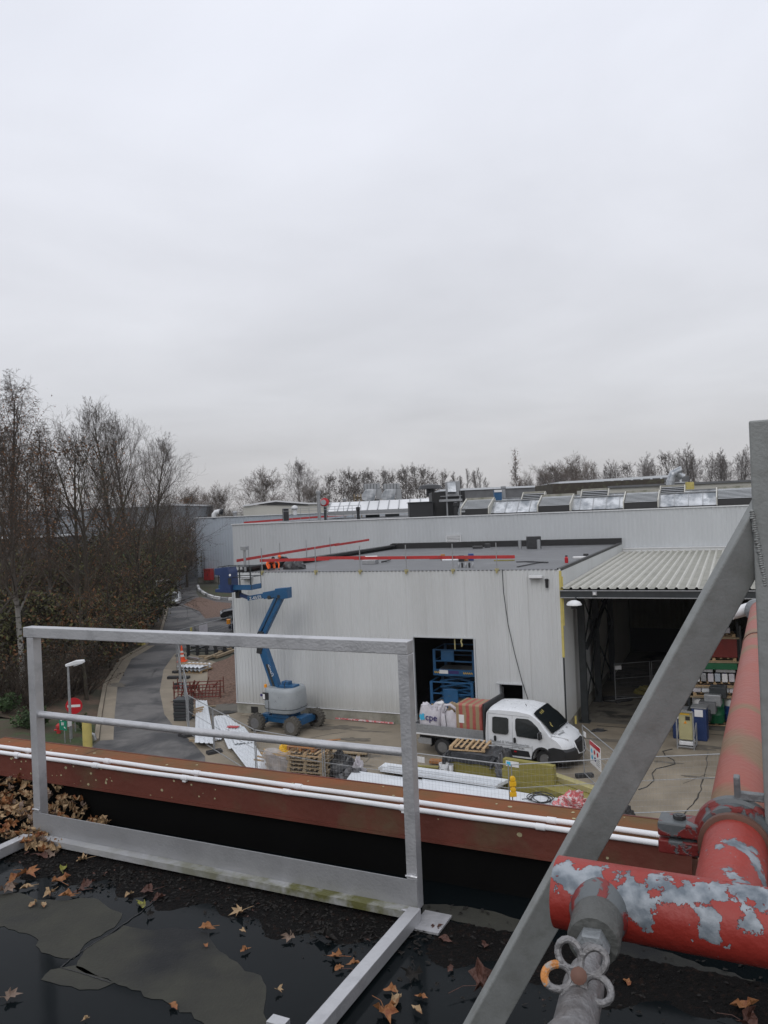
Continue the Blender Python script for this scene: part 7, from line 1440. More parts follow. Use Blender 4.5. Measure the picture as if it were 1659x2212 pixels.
sheet_obj('white ribbed sheet fanned out left, under the red label', z2((1390, 1012), (1480, 1005), (1640, 1215), (1480, 1222)), .16); sheet_obj('white ribbed sheet in the middle of the fan, bearing the red label', z2((1450, 1008), (1585, 1085), (1659, 1180), (1520, 1190)), .24); sheet_obj('white ribbed sheet turned across the fan on the left', z2((1385, 1018), (1430, 1010), (1440, 1160), (1395, 1168)), .10, n=3)
sheet_obj('long white ribbed sheet at the bottom of the fan reaching the fence', z2((1500, 1215), (1640, 1180), (1750, 1350), (1610, 1360)), .20, n=7)
c = G(*q('Z2', 1510, 1080), .30); tag(MB().obox(c, Vector((.28, -.08, 0)), Vector((.03, .14, 0)), UP * .012).build('red_label', 'sign_red'), 'dark red label lying on the fanned white sheets', 'label')
for k in range(2): p = G(*q('Z2', 1300 + 20 * k, 1180)); tag(MB().obox(G(*q('Z2', 1320, 1175 - 220 * k)) + UP * .05, Vector((.7, -.1, 0)), Vector((0, .06, 0)), UP * .05).build('bearer', 'wood_grey'), ['timber bearer under the near end of the narrow white sheets', 'timber bearer under the far end of the narrow white sheets'][k], 'timber')
# white wall panels in front of the parapet (right)
y4 = lambda *l: [q('Y4', *p) for p in l]
def panel(label, pts, z0, z1, m='panel_white', cat='panel', name='cladding_sheet', group='white wall panels stacked in the yard'):
    P = [G(*p, z1) for p in pts]; mb = MB(); mb.prism(P, UP * (z0 - z1)); return tag(mb.build(name, m), label, cat, group)
PA = y4((0, 338), (30, 333), (700, 425), (1600, 545), (1620, 640), (1500, 640), (-60, 470))
panel('broad white wall panel lying lowest against our building', y4((8, 336), (650, 424), (1000, 462), (1420, 528), (1420, 600), (-60, 430)), .05, .42); panel('white panel sheet sliding forward on the broad panels', y4((470, 392), (760, 430), (1330, 512), (1300, 640), (480, 520)), .43, .47)
for k in range(3):
    panel(['lowest white trapezoid panel of the rear stack', 'middle white trapezoid panel of the rear stack', 'top white ribbed panel of the rear stack'][k], y4((175 + k * 8, 318 - k * 5), (222 + k * 6, 284 + k), (1062 - k * 8, 398 - k), (960, 452 - k * 6)), .10 + k * .16, .20 + k * .16)
a, b = G(*q('Y4', 250, 300), .58), G(*q('Y4', 1010, 402), .58)
for k in range(4):
    o = (b - a).normalized().cross(UP) * (.12 + .2 * k) * 1; tag(MB().beam(a + o, b + o, .05, .05).build('metal_profile', 'panel_white'), ['raised rib of the top white panel, furthest from us', 'second raised rib of the top white panel', 'third raised rib of the top white panel', 'raised rib of the top white panel nearest us'][k], 'profile')
r = thing('panel_bearer_set', 'dark gap timbers between the rear stack and the broad white panels', 'timber', G(*q('Y4', 700, 420)))
for k in range(5): p = G(*q('Y4', 300 + 160 * k, 360 + 20 * k)); mb = MB(); mb.obox(p + UP * .03, (b - a).normalized().cross(UP) * .5, (b - a).normalized() * .05, UP * .045); mb.build('timber', 'wood_grey', r)
# insulation boards + tarpaulin
def bdir(): d = (G(*q('Y4', 1060, 480)) - G(*q('Y4', 670, 420))).normalized(); return d
bd = (G(*q('Y4', 1285, 510)) - G(*q('Y4', 1065, 470))).normalized(); bn = Vector((-bd.y, bd.x, 0)); bn = bn if bn.y > 0 else -bn
base = G(*q('Y4', 1180, 488)) 
for k in range(3):
    p = base + bn * .12 + UP * (.19 + .36 * k); L0 = [1.02, 1.02, 1.0][k]
    o = MB().obox(p + bn * (.0 + .03 * k) - bd * .02, bd * L0, bn * (.16 - .02 * k), UP * .185).build('insulation_board', 'olive_wool', bevel=.01); tag(o, ['lowest olive insulation bale in front of the pickup', 'middle olive insulation bale in front of the pickup', 'top olive insulation bale bearing a blue and white label'][k], 'insulation', 'olive insulation bales by the yellow lamps')
p = base + bn * .045 + UP * .95 - bd * .62; r = thing('paper_label', 'white label with a blue mark on the top olive insulation bale', 'label', p); MB().obox(p, bd * .26, bn * .006, UP * .10).build('paper', 'white', r); MB().obox(p - bd * .15 - bn * .01, bd * .08, bn * .004, UP * .07).build('blue_mark', 'cyan', r)
# long pale boards running right
pp0 = G(*q('Y4', 1330, 440), .3); pp1 = G(*q('Y4', 1620, 545), .3); dl = (pp1 - pp0).normalized(); dn = Vector((-dl.y, dl.x, 0)); dn = dn if dn.y > 0 else -dn
for k, (z, off, L) in enumerate(((.10, 0, 3.2), (.30, .05, 3.0), (.50, .5, 3.4))):
    tag(MB().obox(pp0 + dl * (L / 2 - .4) + dn * (off - .1) + UP * (z - .3), dl * L / 2, dn * .42 if k < 2 else dn * .16, UP * .095).build('insulation_board', 'olive_wool' if k < 2 else 'olive_pale', bevel=.01), ['lowest long olive board right of the labelled bale', 'upper long olive board right of the labelled bale', 'narrow pale board lying slanted on the long olive boards'][k], 'insulation', 'long insulation boards at the yard corner')
# tarp covered stack with a pallet on top
ts_ = G(*q('Y4', 820, 405)); d2 = (G(*q('Y4', 1000, 430)) - G(*q('Y4', 660, 385))).normalized(); n2 = Vector((-d2.y, d2.x, 0)); n2 = n2 if n2.y > 0 else -n2
ts_ = G(*q('Y4', 820, 378)); 
for k in range(2): tag(MB().obox(ts_ + n2 * .55 + d2 * .02 + UP * (.20 + .36 * k), d2 * 1.12, n2 * .5, UP * .175).build('insulation_board', 'olive_wool', bevel=.01), ['lower olive insulation slab under the black tarpaulin', 'upper olive insulation slab under the black tarpaulin'][k], 'insulation', 'olive insulation slabs under the tarpaulin')
rr = random.Random(9); tb_ = MB(); nz_ = {}
def tarp(u, v):
    x = -1.30 + 2.62 * u; sec = v * 3.0                  # across: front drop, top, back drop
    if sec < .9: y, z = -.06, .50 + sec / .9 * .42
    elif sec < 2.1: y, z = -.06 + (sec - .9) / 1.2 * 1.2, .93
    else: y, z = 1.15, .93 - (sec - 2.1) / .9 * .7
    if x > .95 and sec < .9: z = .10 + sec / .9 * .83; y -= .12
    if x > 1.18: z = z * .6 + .02; x = 1.18 + (x - 1.18) * .6
    if x < -1.15: z *= .8
    w = .045 * math.sin(x * 7 + v * 5) + .03 * math.sin(x * 15 - v * 11) + .02 * rr.uniform(-1, 1)
    k = 2.2 if x > .7 else (1.5 if x < -1.0 else .35)
    return ts_ + d2 * x + n2 * (y + w * k) + UP * (z + w * .5 * k)
tb_.grid(tarp, 44, 22); tag(tb_.build('tarpaulin', 'black_foil', smooth=False, fix=False), 'crumpled dark plastic tarpaulin draped over the insulation slabs', 'tarpaulin')
tag(blob(ts_ + d2 * 1.25 + n2 * -.10 + UP * .0, .30, .34, .98, 17, rough=.25).build('tarpaulin_end', 'grey_foil'), 'gathered grey end of the tarpaulin hanging by the yellow lamps', 'tarpaulin')
pc_ = ts_ + n2 * .55 - d2 * .35 + UP * .96; pallet('clean light wooden pallet lying on the dark tarpaulin', tuple(pc_), math.atan2(d2.y, d2.x) + .12, 'wood', 1.45, 1.15)
# bucket, hose coil, red film, bottle
for x, yb_, hh, rad, lab in ((618, 345, .46, .19, 'white plastic bucket left of the insulation slabs'), (664, 348, .42, .10, 'narrow white tube beside the white bucket')):
    p = G(*q('Y4', x, yb_ + 22)); r = thing('bucket', lab, 'bucket', p); MB().lathe([(rad * .85, 0), (rad, hh), (rad * 1.06, hh), (rad * 1.06, hh - .04), (rad * .9, hh - .03), (rad * .8, .03)], p, UP, 20).build('shell', 'white', r, smooth=True)
    if rad > .15: mb = MB(); mb.tube([p + Vector((-rad, 0, hh - .05)), p + Vector((-rad * .7, -rad * .9, hh * .6)), p + Vector((rad * .7, -rad * .9, hh * .6)), p + Vector((rad, 0, hh - .05))], .008, 5); mb.build('handle', 'steel_dark', r)
    else: MB().lathe([(rad * 1.05, hh), (rad * 1.05, hh + .02)], p, UP, 14).build('lid', 'galv', r)
p = G(*q('Y4', 570, 295)); tag(MB().obox(p + UP * .12, ux * .3, uy * .15, UP * .06).build('brick_block', 'wood_orange'), 'reddish block on the ground behind the white bucket', 'block'); p = G(*q('Y4', 500, 320)); tag(MB().obox(p + UP * .05, ux * .5, uy * .08, UP * .03).build('yellow_board', 'olive_wool'), 'thin olive strip on the ground left of the bucket', 'board')
p = G(*q('Y4', 1262, 536), .44); mb = MB(); rr = random.Random(2)
for k in range(5): mb.tube([p + Vector(((.34 + .03 * k * (-1) ** k) * math.cos(t), (.34 + .03 * k) * math.sin(t), .02 + .022 * k + .01 * math.sin(3 * t + k))) for t in [i * 2 * math.pi / 24 for i in range(24)]], .016, 5, closed=True)
mb.tube([p + Vector((-.34, 0, .05)), p + Vector((-.5, .08, .03)), p + Vector((-.62, .06, .03))], .02, 5); tag(mb.build('hose_coil', 'black_plastic', smooth=True), 'coil of black hose lying on the white panels', 'hose')
mb = MB(); rr = random.Random(44); p = G(*q('Y4', 1490, 590), .3)
for k in range(70):
    c = p + Vector((rr.gauss(0, .36), rr.gauss(0, .2), 0)); c.z = .35 + max(0, .42 - .6 * abs(c.x - p.x)) * rr.random(); a = rr.uniform(0, 6.28); w = rr.uniform(.05, .14)
    pts_ = [c + Vector((math.cos(a + t * 1.1) * w * (1 + t * .3), math.sin(a + t * 1.1) * w, .05 * math.sin(t * 2 + a))) for t in range(5)]
    vs = []
    for i, q_ in enumerate(pts_): vs += [q_ + UP * .04 * math.cos(i + a), q_ + Vector((.03 * math.sin(a + i), .03 * math.cos(a + i), -.03))]
    mb.add(vs, [(2 * i, 2 * i + 1, 2 * i + 3, 2 * i + 2) for i in range(4)])
tag(mb.build('red_film_heap', 'red_film', fix=False, smooth=True), 'tangled heap of red and white plastic film by the white panels', 'film')
tag(blob(p + Vector((0, .02, .0)), .52, .28, .42, 45, rough=.35, n=14).build('film_bundle', 'red_film'), 'red and white film bundle under the tangled strips', 'film')
p = G(*q('Z8', 875, 175), .2); tag(blob(Vector((p.x, p.y, 0)), .2, .2, .5, 46).build('dark_sack', 'black_foil'), 'small dark sack just beyond the coping right of the brace', 'sack')
# red bar along the shed plinth, cable on the slab, funnel shaped box
tag(MB().beam(G(*q('Z5', 965, 1080)) + UP * .08, G(*q('Z5', 1410, 1120)) + UP * .08, .06, .07).build('red_bar', 'red_film'), 'long pinkish red bar on the ground along the shed wall', 'bar')
P = [G(*q('Z7', *p), .02) for p in ((950, 1400), (880, 1415), (900, 1450), (960, 1480), (970, 1510), (900, 1530), (830, 1545), (800, 1580), (815, 1630), (760, 1680), (700, 1700))]
mb = MB(); mb.tube(P, .016, 5); tag(mb.build('ground_cable', 'steel_dark'), 'thin dark cable winding over the slab from the yellow cabinet', 'cable')
r = thing('plinth_vent', 'small dark square vent in the shed plinth at its left end', 'vent', F(16.4, -.05, .1)); MB().fbox(16.2, 16.6, -.06, -.012, .06, .38).build('grille', 'black_bitumen', r); MB().fbox(15.9, 16.9, -.6, -.2, .0, .05).build('step_slab', 'concrete_light', r)
mb = MB(); c = F(18.6, -.2, .03); mb.lathe([(1.2, -.02), (1.2, .012), (1.0, .014)], F(18.7, .3, .03), UP, 24); o = mb.build('manhole_ring', 'hall_floor'); tag(o, 'dark round concrete cover set in the slab by the shed corner', 'cover')
# ---- beside the fence row
c = G(*q('Z2', 1180, 658)); r = thing('traffic_cone', 'orange and white traffic cone on the road side fence', 'cone', c); MB().box(c.x - .35, c.x + .35, c.y - .35, c.y + .35, 0, .07).build('base', 'cone_orange', r, bevel=.02)
MB().lathe([(.25, .07), (.19, .32), (.15, .5), (.11, .68), (.05, 1.15), (.03, 1.18)], c, UP, 18).build('body', 'cone_orange', r, smooth=True); MB().lathe([(.185, .36), (.155, .52)], c, UP, 18).build('white_band', 'white', r, smooth=True); MB().lathe([(.125, .66), (.10, .80)], c, UP, 18).build('white_band', 'white', r, smooth=True)
c = G(*q('Z2', 1255, 725)); pallet('pallet under the bundle of pale corrugated sheets', (c.x, c.y + .3, 0), -.35, 'wood', 2.0, 1.4)
r = thing('corrugated_bundle', 'small bundle of pale corrugated sheets on a pallet by the earth bed', 'bundle', c + UP * .15)
for j in range(2):
    mb = MB(); corr_pts = []
    mb.grid(lambda u, v: Vector((c.x, c.y + .3, .2 + j * .2)) + Vector((math.cos(-.35), math.sin(-.35), 0)) * (-.95 + 1.9 * u) + Vector((-math.sin(-.35), math.cos(-.35), 0)) * (-.75 + 1.5 * v) + UP * (.05 * math.sin(u * 6.2832 * 6)), 72, 2); mb.build('corrugated_sheet', 'panel_white', r, fix=False, smooth=True)
    mb = MB(); mb.obox(Vector((c.x, c.y + .3, .30 + j * .2)), Vector((math.cos(-.35), math.sin(-.35), 0)) * 1.1, Vector((-math.sin(-.35), math.cos(-.35), 0)) * .06, UP * .03); mb.build('spacer_timber', 'wood', r)
c = G(*q('Z2', 1280, 905)); r = thing('rusty_rack', 'low rust red wire basket at the edge of the earth bed', 'rack', c); W_ = 1.35
for x in (-W_, W_):
    for y in (0, .9): MB().tube([c + Vector((x, y, 0)), c + Vector((x, y, 1.1))], .03, 6).build('post', 'rust_red', r)
mb = MB()
for z in (.15, .5, .85):
    for y in (0, .9): mb.tube([c + Vector((-W_, y, z)), c + Vector((W_, y, z))], .025, 5)
for i in range(14): mb.tube([c + Vector((-W_ + .2 * i, 0, .1)), c + Vector((-W_ + .2 * i + .1, 0, .85))], .02, 4)
mb.build('wire_basket', 'maroon', r); mb = MB(); rr = random.Random(4)
for i in range(16): p = c + Vector((rr.uniform(-1.1, 1.1), rr.uniform(.1, .8), rr.uniform(.3, .8))); mb.obox(p, Vector((rr.uniform(-.2, .2), .05, rr.uniform(.1, .35))), Vector((.03, .02, 0)), Vector((0, .03, .03)))
mb.build('clamp_parts', 'rust_red', r)
# dark plastic crates in the fence corner
c = G(*q('Z2', 1185, 1040)); 
for k in range(7): p = Vector((c.x, c.y + .25, .0 + k * .16)); tag(MB().obox(p + UP * .075, Vector((.42, -.05 + .03 * (k % 3), 0)), Vector((.04, .36, 0)), UP * .07).build('fence_foot_crate', 'concrete_foot' if k % 2 else 'steel_dark', bevel=.02), 'dark plastic block, number %s up in the stack by the fence corner' % ['one', 'two', 'three', 'four', 'five', 'six', 'seven'][k], 'block', 'dark blocks stacked by the fence corner')
for k, (x, y) in enumerate(((1158, 768), (1200, 832), (1230, 1138))): p = G(*q('Z2', x, y)); tag(MB().obox(p + UP * .08, Vector((.75 if k < 2 else .55, -.1, 0)), Vector((0, .2, 0)), UP * .08).build('ballast_block', 'concrete_foot', bevel=.02), ['loose black fence foot by the cone', 'loose black fence foot beside the rusty basket', 'loose black fence foot at the narrow white sheets'][k], 'fence foot')
p = G(*q('Z2', 1240, 1030)); 
for k in range(4): tag(MB().beam(p + Vector((-.3 + .1 * k, .1 * k, .1 + .1 * k)), p + Vector((.5, .25 + .15 * k, .2 + .08 * k)), .1, .06).build('timber_offcut', 'wood'), ORD[k] + ' pale timber piece from the left between dark blocks and narrow sheets', 'offcut', 'timber pieces by the dark blocks')
# dark pallets and pipes at the road side above the earth bed
c = G(*q('Z2', 1340, 640))
for k, (x0, y0, x1, y1, r_, m) in enumerate([(1215, 640, 1290, 655, .10, 'galv'), (1290, 640, 1400, 640, .12, 'wood_grey'), (1330, 660, 1440, 610, .13, 'wood_grey'), (1400, 640, 1520, 600, .14, 'wood_grey'), (1240, 580, 1300, 578, .16, 'black_plastic'), (1390, 580, 1470, 560, .16, 'steel_dark'), (1440, 590, 1530, 570, .14, 'steel_dark'), (1420, 610, 1500, 590, .12, 'wood_grey')]):
    a, b = G(*q('Z2', x0, y0)), G(*q('Z2', x1, y1)); tag(MB().beam(a + UP * (.12 + .06 * (k % 3)), b + UP * (.14 + .05 * (k % 2)), r_ * 1.6, r_ * 1.2).build('timber_beam', m), 'old beam or kerb log in the line along the far edge of the earth bed', 'beam', 'old beams along the far edge of the earth bed')
a = G(*q('Z2', 1340, 612)); r = thing('slatted_rack', 'dark slatted rack standing upright beyond the earth bed', 'rack', a)
for k in range(5): mb = MB(); mb.obox(a + Vector((-1.4 + .7 * k, 0, .85)), Vector((.11, 0, 0)), Vector((0, .1, 0)), UP * .85); mb.build('slat', 'black_plastic', r)
mb = MB(); mb.obox(a + Vector((0, .15, .25)), Vector((1.6, 0, 0)), Vector((0, .06, 0)), UP * .05); mb.obox(a + Vector((0, .15, 1.5)), Vector((1.6, 0, 0)), Vector((0, .06, 0)), UP * .05); mb.build('crossbar', 'steel_dark', r)
a = G(*q('Z2', 1218, 640)); tag(MB().beam(a, a + UP * 2.1, .10, .10, up=E2).build('steel_post', 'steel_dark'), 'dark square post standing left of the slatted rack', 'post')
# ================================================================== KERB OF WHITE BLOCKS, CARS, LAMPS, SIGNS
KP = z2((1283, 175), (1290, 200), (1320, 222), (1350, 238), (1385, 250), (1430, 258), (1480, 262), (1520, 262))
P = [G(*p) for p in KP]; tot = []; 
for a, b in zip(P, P[1:]):
    n = max(1, int((b - a).length / 1.6))
    for i in range(n): tot.append((a.lerp(b, i / n), a.lerp(b, (i + 1) / n)))
for k, (a, b) in enumerate(tot): tag(MB().beam(a.lerp(b, .08) + UP * .18, a.lerp(b, .82) + UP * .18, .34, .36).build('kerb_block', 'white' if k % 3 != 2 else 'panel_grey', bevel=.03), (ORD[k] if k < 25 else 'last') + ' white kerb block from the warehouse end of the curved row', 'kerb block', 'white kerb blocks round the small lawn')
def car(name, label, p, rz, L, Wd, Hh, paint, kind='suv', glass='car_glass', extra=None):
    """local: x forward, y left; built from a lofted body and a glasshouse"""
    r = thing(name, label, 'car', p, rz, 'cars parked beyond the shed')
    h1 = Hh * .56; low = [(-L / 2, .30), (-L / 2 - .03, .55), (-L / 2 + .05, h1 * .98), (-L * .2, h1 * 1.03), (L * .20, h1), (L / 2 - .25, h1 * .86), (L / 2, h1 * .62), (L / 2 + .02, .35), (L / 2 - .2, .24)]
    def arc(cx): return [(cx + .37 * math.cos(math.pi * i / 7), .24 + .37 * math.sin(math.pi * i / 7)) for i in range(8)]
    prof = low + arc(L * .30) + arc(-L * .30) + [(-L / 2 + .15, .24)]
    mb = MB(local=True); vs_ = [-.5, -.485, -.4, 0, .4, .485, .5]; n = len(prof)
    for v in vs_:
        e = max(0, abs(v) * 2 - .8) / .2; mb.v.extend([Vector((s * (1 - .035 * e * (abs(s) > L * .38)), v * Wd, z - .06 * e * (z > h1 * .8))) for s, z in prof])
    for j in range(len(vs_) - 1):
        for i in range(n): mb.f.append((j * n + i, j * n + (i + 1) % n, (j + 1) * n + (i + 1) % n, (j + 1) * n + i)); mb.mi.append(0)
    mb.f += [tuple(range(n))[::-1], tuple((len(vs_) - 1) * n + i for i in range(n))]; mb.mi += [0, 0]; mb.build('body', paint, r, smooth=True)
    back = -L * .47 if kind != 'sedan' else -L * .30; fr = L * .22; top0 = back + (.18 if kind != 'sedan' else .45); top1 = fr - .75
    def gh(z0, z1, ins, m, nm, a0, a1, b0, b1):
        mb = MB(local=True); w0 = Wd / 2 - .05 - ins; w1 = Wd / 2 - .22 - ins; mb.add([(a0, -w0, z0), (a1, -w0, z0), (a1, w0, z0), (a0, w0, z0), (b0, -w1, z1), (b1, -w1, z1), (b1, w1, z1), (b0, w1, z1)], [(0, 3, 2, 1), (4, 5, 6, 7), (0, 1, 5, 4), (1, 2, 6, 5), (2, 3, 7, 6), (3, 0, 4, 7)]); return mb.build(nm, m, r, bevel=.03)
    gh(h1 * .97, Hh - .05, 0, glass, 'windows', back + .03, fr, top0, top1)
    mb = MB(local=True); w1 = Wd / 2 - .2; mb.box(top0 - .05, top1 + .05, -w1, w1, Hh - .07, Hh); mb.build('roof', paint, r, bevel=.04)
    for sy in (-1, 1):
        for (xa, xb) in ((fr, top1), (back, top0), ((back + fr) / 2, (top0 + top1) / 2)):
            mb = MB(local=True); mb.beam((xa, sy * (Wd / 2 - .045), h1 * .96), (xb, sy * (Wd / 2 - .205), Hh - .03), .07, .06); mb.build('pillar', paint, r)
        mb = MB(local=True); mb.obox((fr - .1, sy * (Wd / 2 + .08), h1 * 1.08), (.06, 0, 0), (0, .11, 0), (0, 0, .08)); mb.build('mirror', paint, r, bevel=.02)
        mb = MB(local=True); mb.obox((L / 2 - .10, sy * (Wd / 2 - .3), h1 * .66), (.12, 0, .0), (0, .22, 0), (0, 0, .09)); mb.build('headlight', 'lamp_glass', r, bevel=.03)
        mb = MB(local=True); mb.obox((-L / 2 + .0, sy * (Wd / 2 - .2), h1 * .85), (.05, 0, .0), (0, .12, 0), (0, 0, .14)); mb.build('tail_lamp', 'sign_red', r, bevel=.02)
        for sx_ in (-1, 1): wheel(r, (sx_ * L * .30, sy * (Wd / 2 - .13), .33), .33, .22, (0, 1, 0), 'rim_grey' if paint != 'van_white' else 'galv', sgn=sy, tm='black_plastic')
    mb = MB(local=True); mb.box(L / 2 - .02, L / 2 + .045, -.45, .45, .45, .62); mb.box(L / 2 - .02, L / 2 + .04, -.28, -.02, h1 * .6, h1 * .72); mb.box(L / 2 - .02, L / 2 + .04, .02, .28, h1 * .6, h1 * .72); mb.build('grille', 'black_plastic', r)
    mb = MB(local=True); mb.box(L / 2 + .03, L / 2 + .055, -.26, .26, .36, .46); mb.build('number_plate', 'white', r); return r
p = G(363, 1311); car('parked_car', 'white car parked nose on under the green bush by the road', (p.x, p.y + 2.2, 0), math.radians(-80), 4.4, 1.78, 1.45, 'van_white')
p = G(*q('Z2', 1440, 392)); car('parked_car', 'black van like car parked behind the shed, the one further away', (p.x + 2.1, p.y + 1.2, 0), math.radians(192), 4.9, 1.9, 1.95, 'car_black')
p = G(*q('Z2', 1475, 470)); cr_ = car('parked_car', 'dark navy off road car with a yellow lamp, half hidden by the shed', (p.x + 2.1, p.y + 1.0, 0), math.radians(186), 4.2, 1.8, 1.75, 'car_navy')
lc = Vector((p.x + .15, p.y - .1, 1.0)); tag(MB().lathe([(.05, -.22), (.2, -.2), (.2, .2), (.05, .24)], lc, UP, 12).build('yellow_beacon', 'amber', smooth=True), 'yellow beacon standing before the navy off road car', 'beacon')
def street_lamp(label, base, h, hd_len=.9, hdir=(1, .1, 0)):
    r = thing('street_lamp', label, 'street lamp', base, 0, 'lamp posts along the road'); b = Vector(base); hdv = Vector(hdir).normalized()
    MB().tube([b, b + UP * h * .5, b + UP * h], [.075, .065, .05], 12).build('pole', 'galv', r, smooth=True)
    mb = MB(); t = b + UP * (h + .05); sd2 = Vector((-hdv.y, hdv.x, 0)); mb.prism([t - hdv * .12 - UP * .10, t - hdv * .15 + UP * .02, t + hdv * hd_len * .45 + UP * .18, t + hdv * hd_len * .95 + UP * .19, t + hdv * hd_len + UP * .06, t + hdv * .1 - UP * .07], sd2 * .26); hd2 = mb.build('lamp_head', 'white_metal', r, bevel=.03)
    mb = MB(); mb.prism([t + hdv * .25 - UP * .055, t + hdv * hd_len * .9 + UP * .055, t + hdv * hd_len * .9 + UP * .03, t + hdv * .25 - UP * .085], sd2 * .2); mb.build('lamp_glass', 'lamp_glass', hd2)
    return r
street_lamp('near lamp post with a pale flat head in front of the no entry sign', G(154, 1605), (CZ - (1438 - 1130) * G(154, 1605).y / FPX), .75)
street_lamp('lamp post by the white parked car', G(342, 1345), (CZ - (1256 - 1122) * G(342, 1345).y / FPX), 1.3); Yl = 60; p = D(190, 1330, Yl); street_lamp('slim lamp post seen above the railing in front of the brown bushes', Vector((p.x, Yl, 0)), p.z - .1, .9)
p = G(417, 1213); street_lamp('distant small lamp post at the road bend left of the warehouse', p, 4.6, 2.0)
a = D(*q('Z1', 1242, 1160), 135); tag(MB().lathe([(.1, -.8), (.12, 0), (.5, .1), (.5, .35), (.1, .6)], a, UP, 12).build('globe_lamp', 'white_metal', smooth=True), 'small white lamp glimpsed left of the warehouse corner above the road', 'lamp')
# signs at the kerb
Ys = 39.2; c = D(*q('Z2', 480, 945), Ys); r = thing('no_entry_sign', 'round red no entry sign with a white bar beside the road', 'sign', (c.x, Ys, 0))
dv_ = Vector((.1, -1, 0)).normalized(); MB().lathe([(.40, 0), (.40, .02)], c, dv_, 32).build('sign_plate', 'sign_red', r); mb = MB(); mb.obox(c + dv_ * .025, Vector((.30, .03, 0)), UP * .06, dv_ * .004); mb.build('white_bar', 'white', r)
MB().tube([(c.x, Ys + .05, 0), (c.x, Ys + .05, c.z + .3)], .03, 8).build('pole', 'galv', r, smooth=True)
Ys = 37.6; c = D(*q('Z2', 408, 1062), Ys); r = thing('assembly_sign', 'green assembly point sign with white figures on a thin post', 'sign', (c.x, Ys, 0)); MB().obox(c, Vector((.19, -.05, 0)), Vector((0, .012, 0)), UP * .30).build('sign_plate', 'sign_green', r)
mb = MB(); mb.obox(c + Vector((0, -.03, 0)) + UP * 0, Vector((.21, -.05, 0)), Vector((0, .004, 0)), UP * .32); mb = MB()
for dx, dz in ((-.09, .17), (.09, .17), (-.09, -.17), (.09, -.17)): mb.obox(c + Vector((dx, -.02 - dx * .26, dz)), Vector((.035, -.01, math.copysign(.035, -dx * dz) * -1)), Vector((0, .004, 0)), Vector((.012, 0, .012)))
for dx in (-.05, 0, .05): mb.lathe([(.02, 0), (.02, .004)], c + Vector((dx, -.022, .06)), (0, -1, 0), 8); mb.obox(c + Vector((dx, -.022, -.01)), Vector((.016, 0, 0)), Vector((0, .003, 0)), UP * .05)
mb.build('white_figures', 'white', r); MB().tube([(c.x + .05, Ys + .03, 0), (c.x + .05, Ys + .03, c.z + .3)], .025, 8).build('pole', 'galv', r, smooth=True)
r = board('white_board', 'small white board edge on beside the green assembly sign', c + Vector((.26, .12, .08)), Vector((.05, .1, 0)), UP * .24, 'white'); MB().tube([(c.x + .26, Ys + .14, 0), (c.x + .26, Ys + .14, c.z - .1)], .02, 6).build('pole', 'galv', r)
c = G(*q('Z2', 383, 1160)); r = thing('fire_hydrant', 'small red hydrant beside the green assembly sign', 'hydrant', c); MB().lathe([(.16, 0), (.16, .08), (.10, .1), (.10, .55), (.13, .58), (.12, .68), (.04, .76)], c, UP, 16).build('body', 'rail_red', r, smooth=True)
MB().tube([c + Vector((-.2, -.02, .45)), c + Vector((.2, -.02, .45))], .05, 10).build('side_outlet', 'rail_red', r, smooth=True)
Yb = 37.0; a = D(*q('Z2', 561, 1035), Yb); r = thing('marker_post', 'thick yellow marker post next to the road gutter', 'post', (a.x, Yb, 0)); MB().lathe([(.21, 0), (.21, a.z), (.18, a.z + .02)], (a.x, Yb, 0), UP, 20).build('post', 'yellow_pale', r, smooth=True); MB().lathe([(.24, 0), (.24, .12)], (a.x, Yb, 0), UP, 16).build('base', 'concrete_light', r)
p = G(*q('Z2', 572, 1195)); r = thing('standpipe', 'short bent galvanised pipe at the foot of the yellow post', 'pipe', p); MB().tube([p, p + UP * .45, p + Vector((.06, 0, .55)), p + Vector((.3, -.02, .45)), p + Vector((.36, -.02, .2))], .07, 10).build('pipe', 'galv', r, smooth=True); MB().lathe([(.1, 0), (.1, .05)], p + UP * .3, UP, 12).build('flange', 'white_metal', r)
for x in (902, 924): p = G(*q('Z2', x, 556)); r = thing('bollard', 'yellow bollard by the road just under the top rail, ' + ('left of the pair' if x < 910 else 'right of the pair'), 'bollard', p, 0, 'yellow bollards at the road edge'); MB().lathe([(.24, 0), (.24, 1.6), (.16, 1.68)], p, UP, 14).build('post', 'yellow_pale', r, smooth=True); MB().lathe([(.26, 1.2), (.26, 1.4)], p, UP, 14).build('band', 'white', r)
# ================================================================== IN THE LOADING BAY
rk = G(*q('Y8', 800, 1762)); d3 = (G(*q('Y8', 1000, 1780)) - G(*q('Y8', 620, 1765))); d3.z = 0; d3.normalize(); n3 = Vector((-d3.y, d3.x, 0)); Ty = rk.y
def RZ(y): return CZ - (1278.8 + .164 * y - (HC + (CX - 1560) * ROLL)) * Ty / FPX      # height at the rack for a pixel row
rack = thing('pallet_rack', 'dark steel pallet rack loaded with pallets inside the loading bay', 'rack', rk); hs = 1.02
mb = MB()
for sx_ in (-1, 1):
    for yy in (0, 1.0): mb.obox(rk + d3 * sx_ * (hs + .12) + n3 * yy + UP * 2.3, d3 * .04, n3 * .04, UP * 2.3)
mb.build('upright', 'steel_dark', rack)
def rpal(label, z, n=1): c = rk + n3 * .5; return pallet(label, (c.x, c.y, z), math.atan2(d3.y, d3.x), 'wood', 1.9, 1.0, 'loaded pallets in the loading bay')
lev = [0.0, RZ(1370), RZ(1235), RZ(905), RZ(590)]
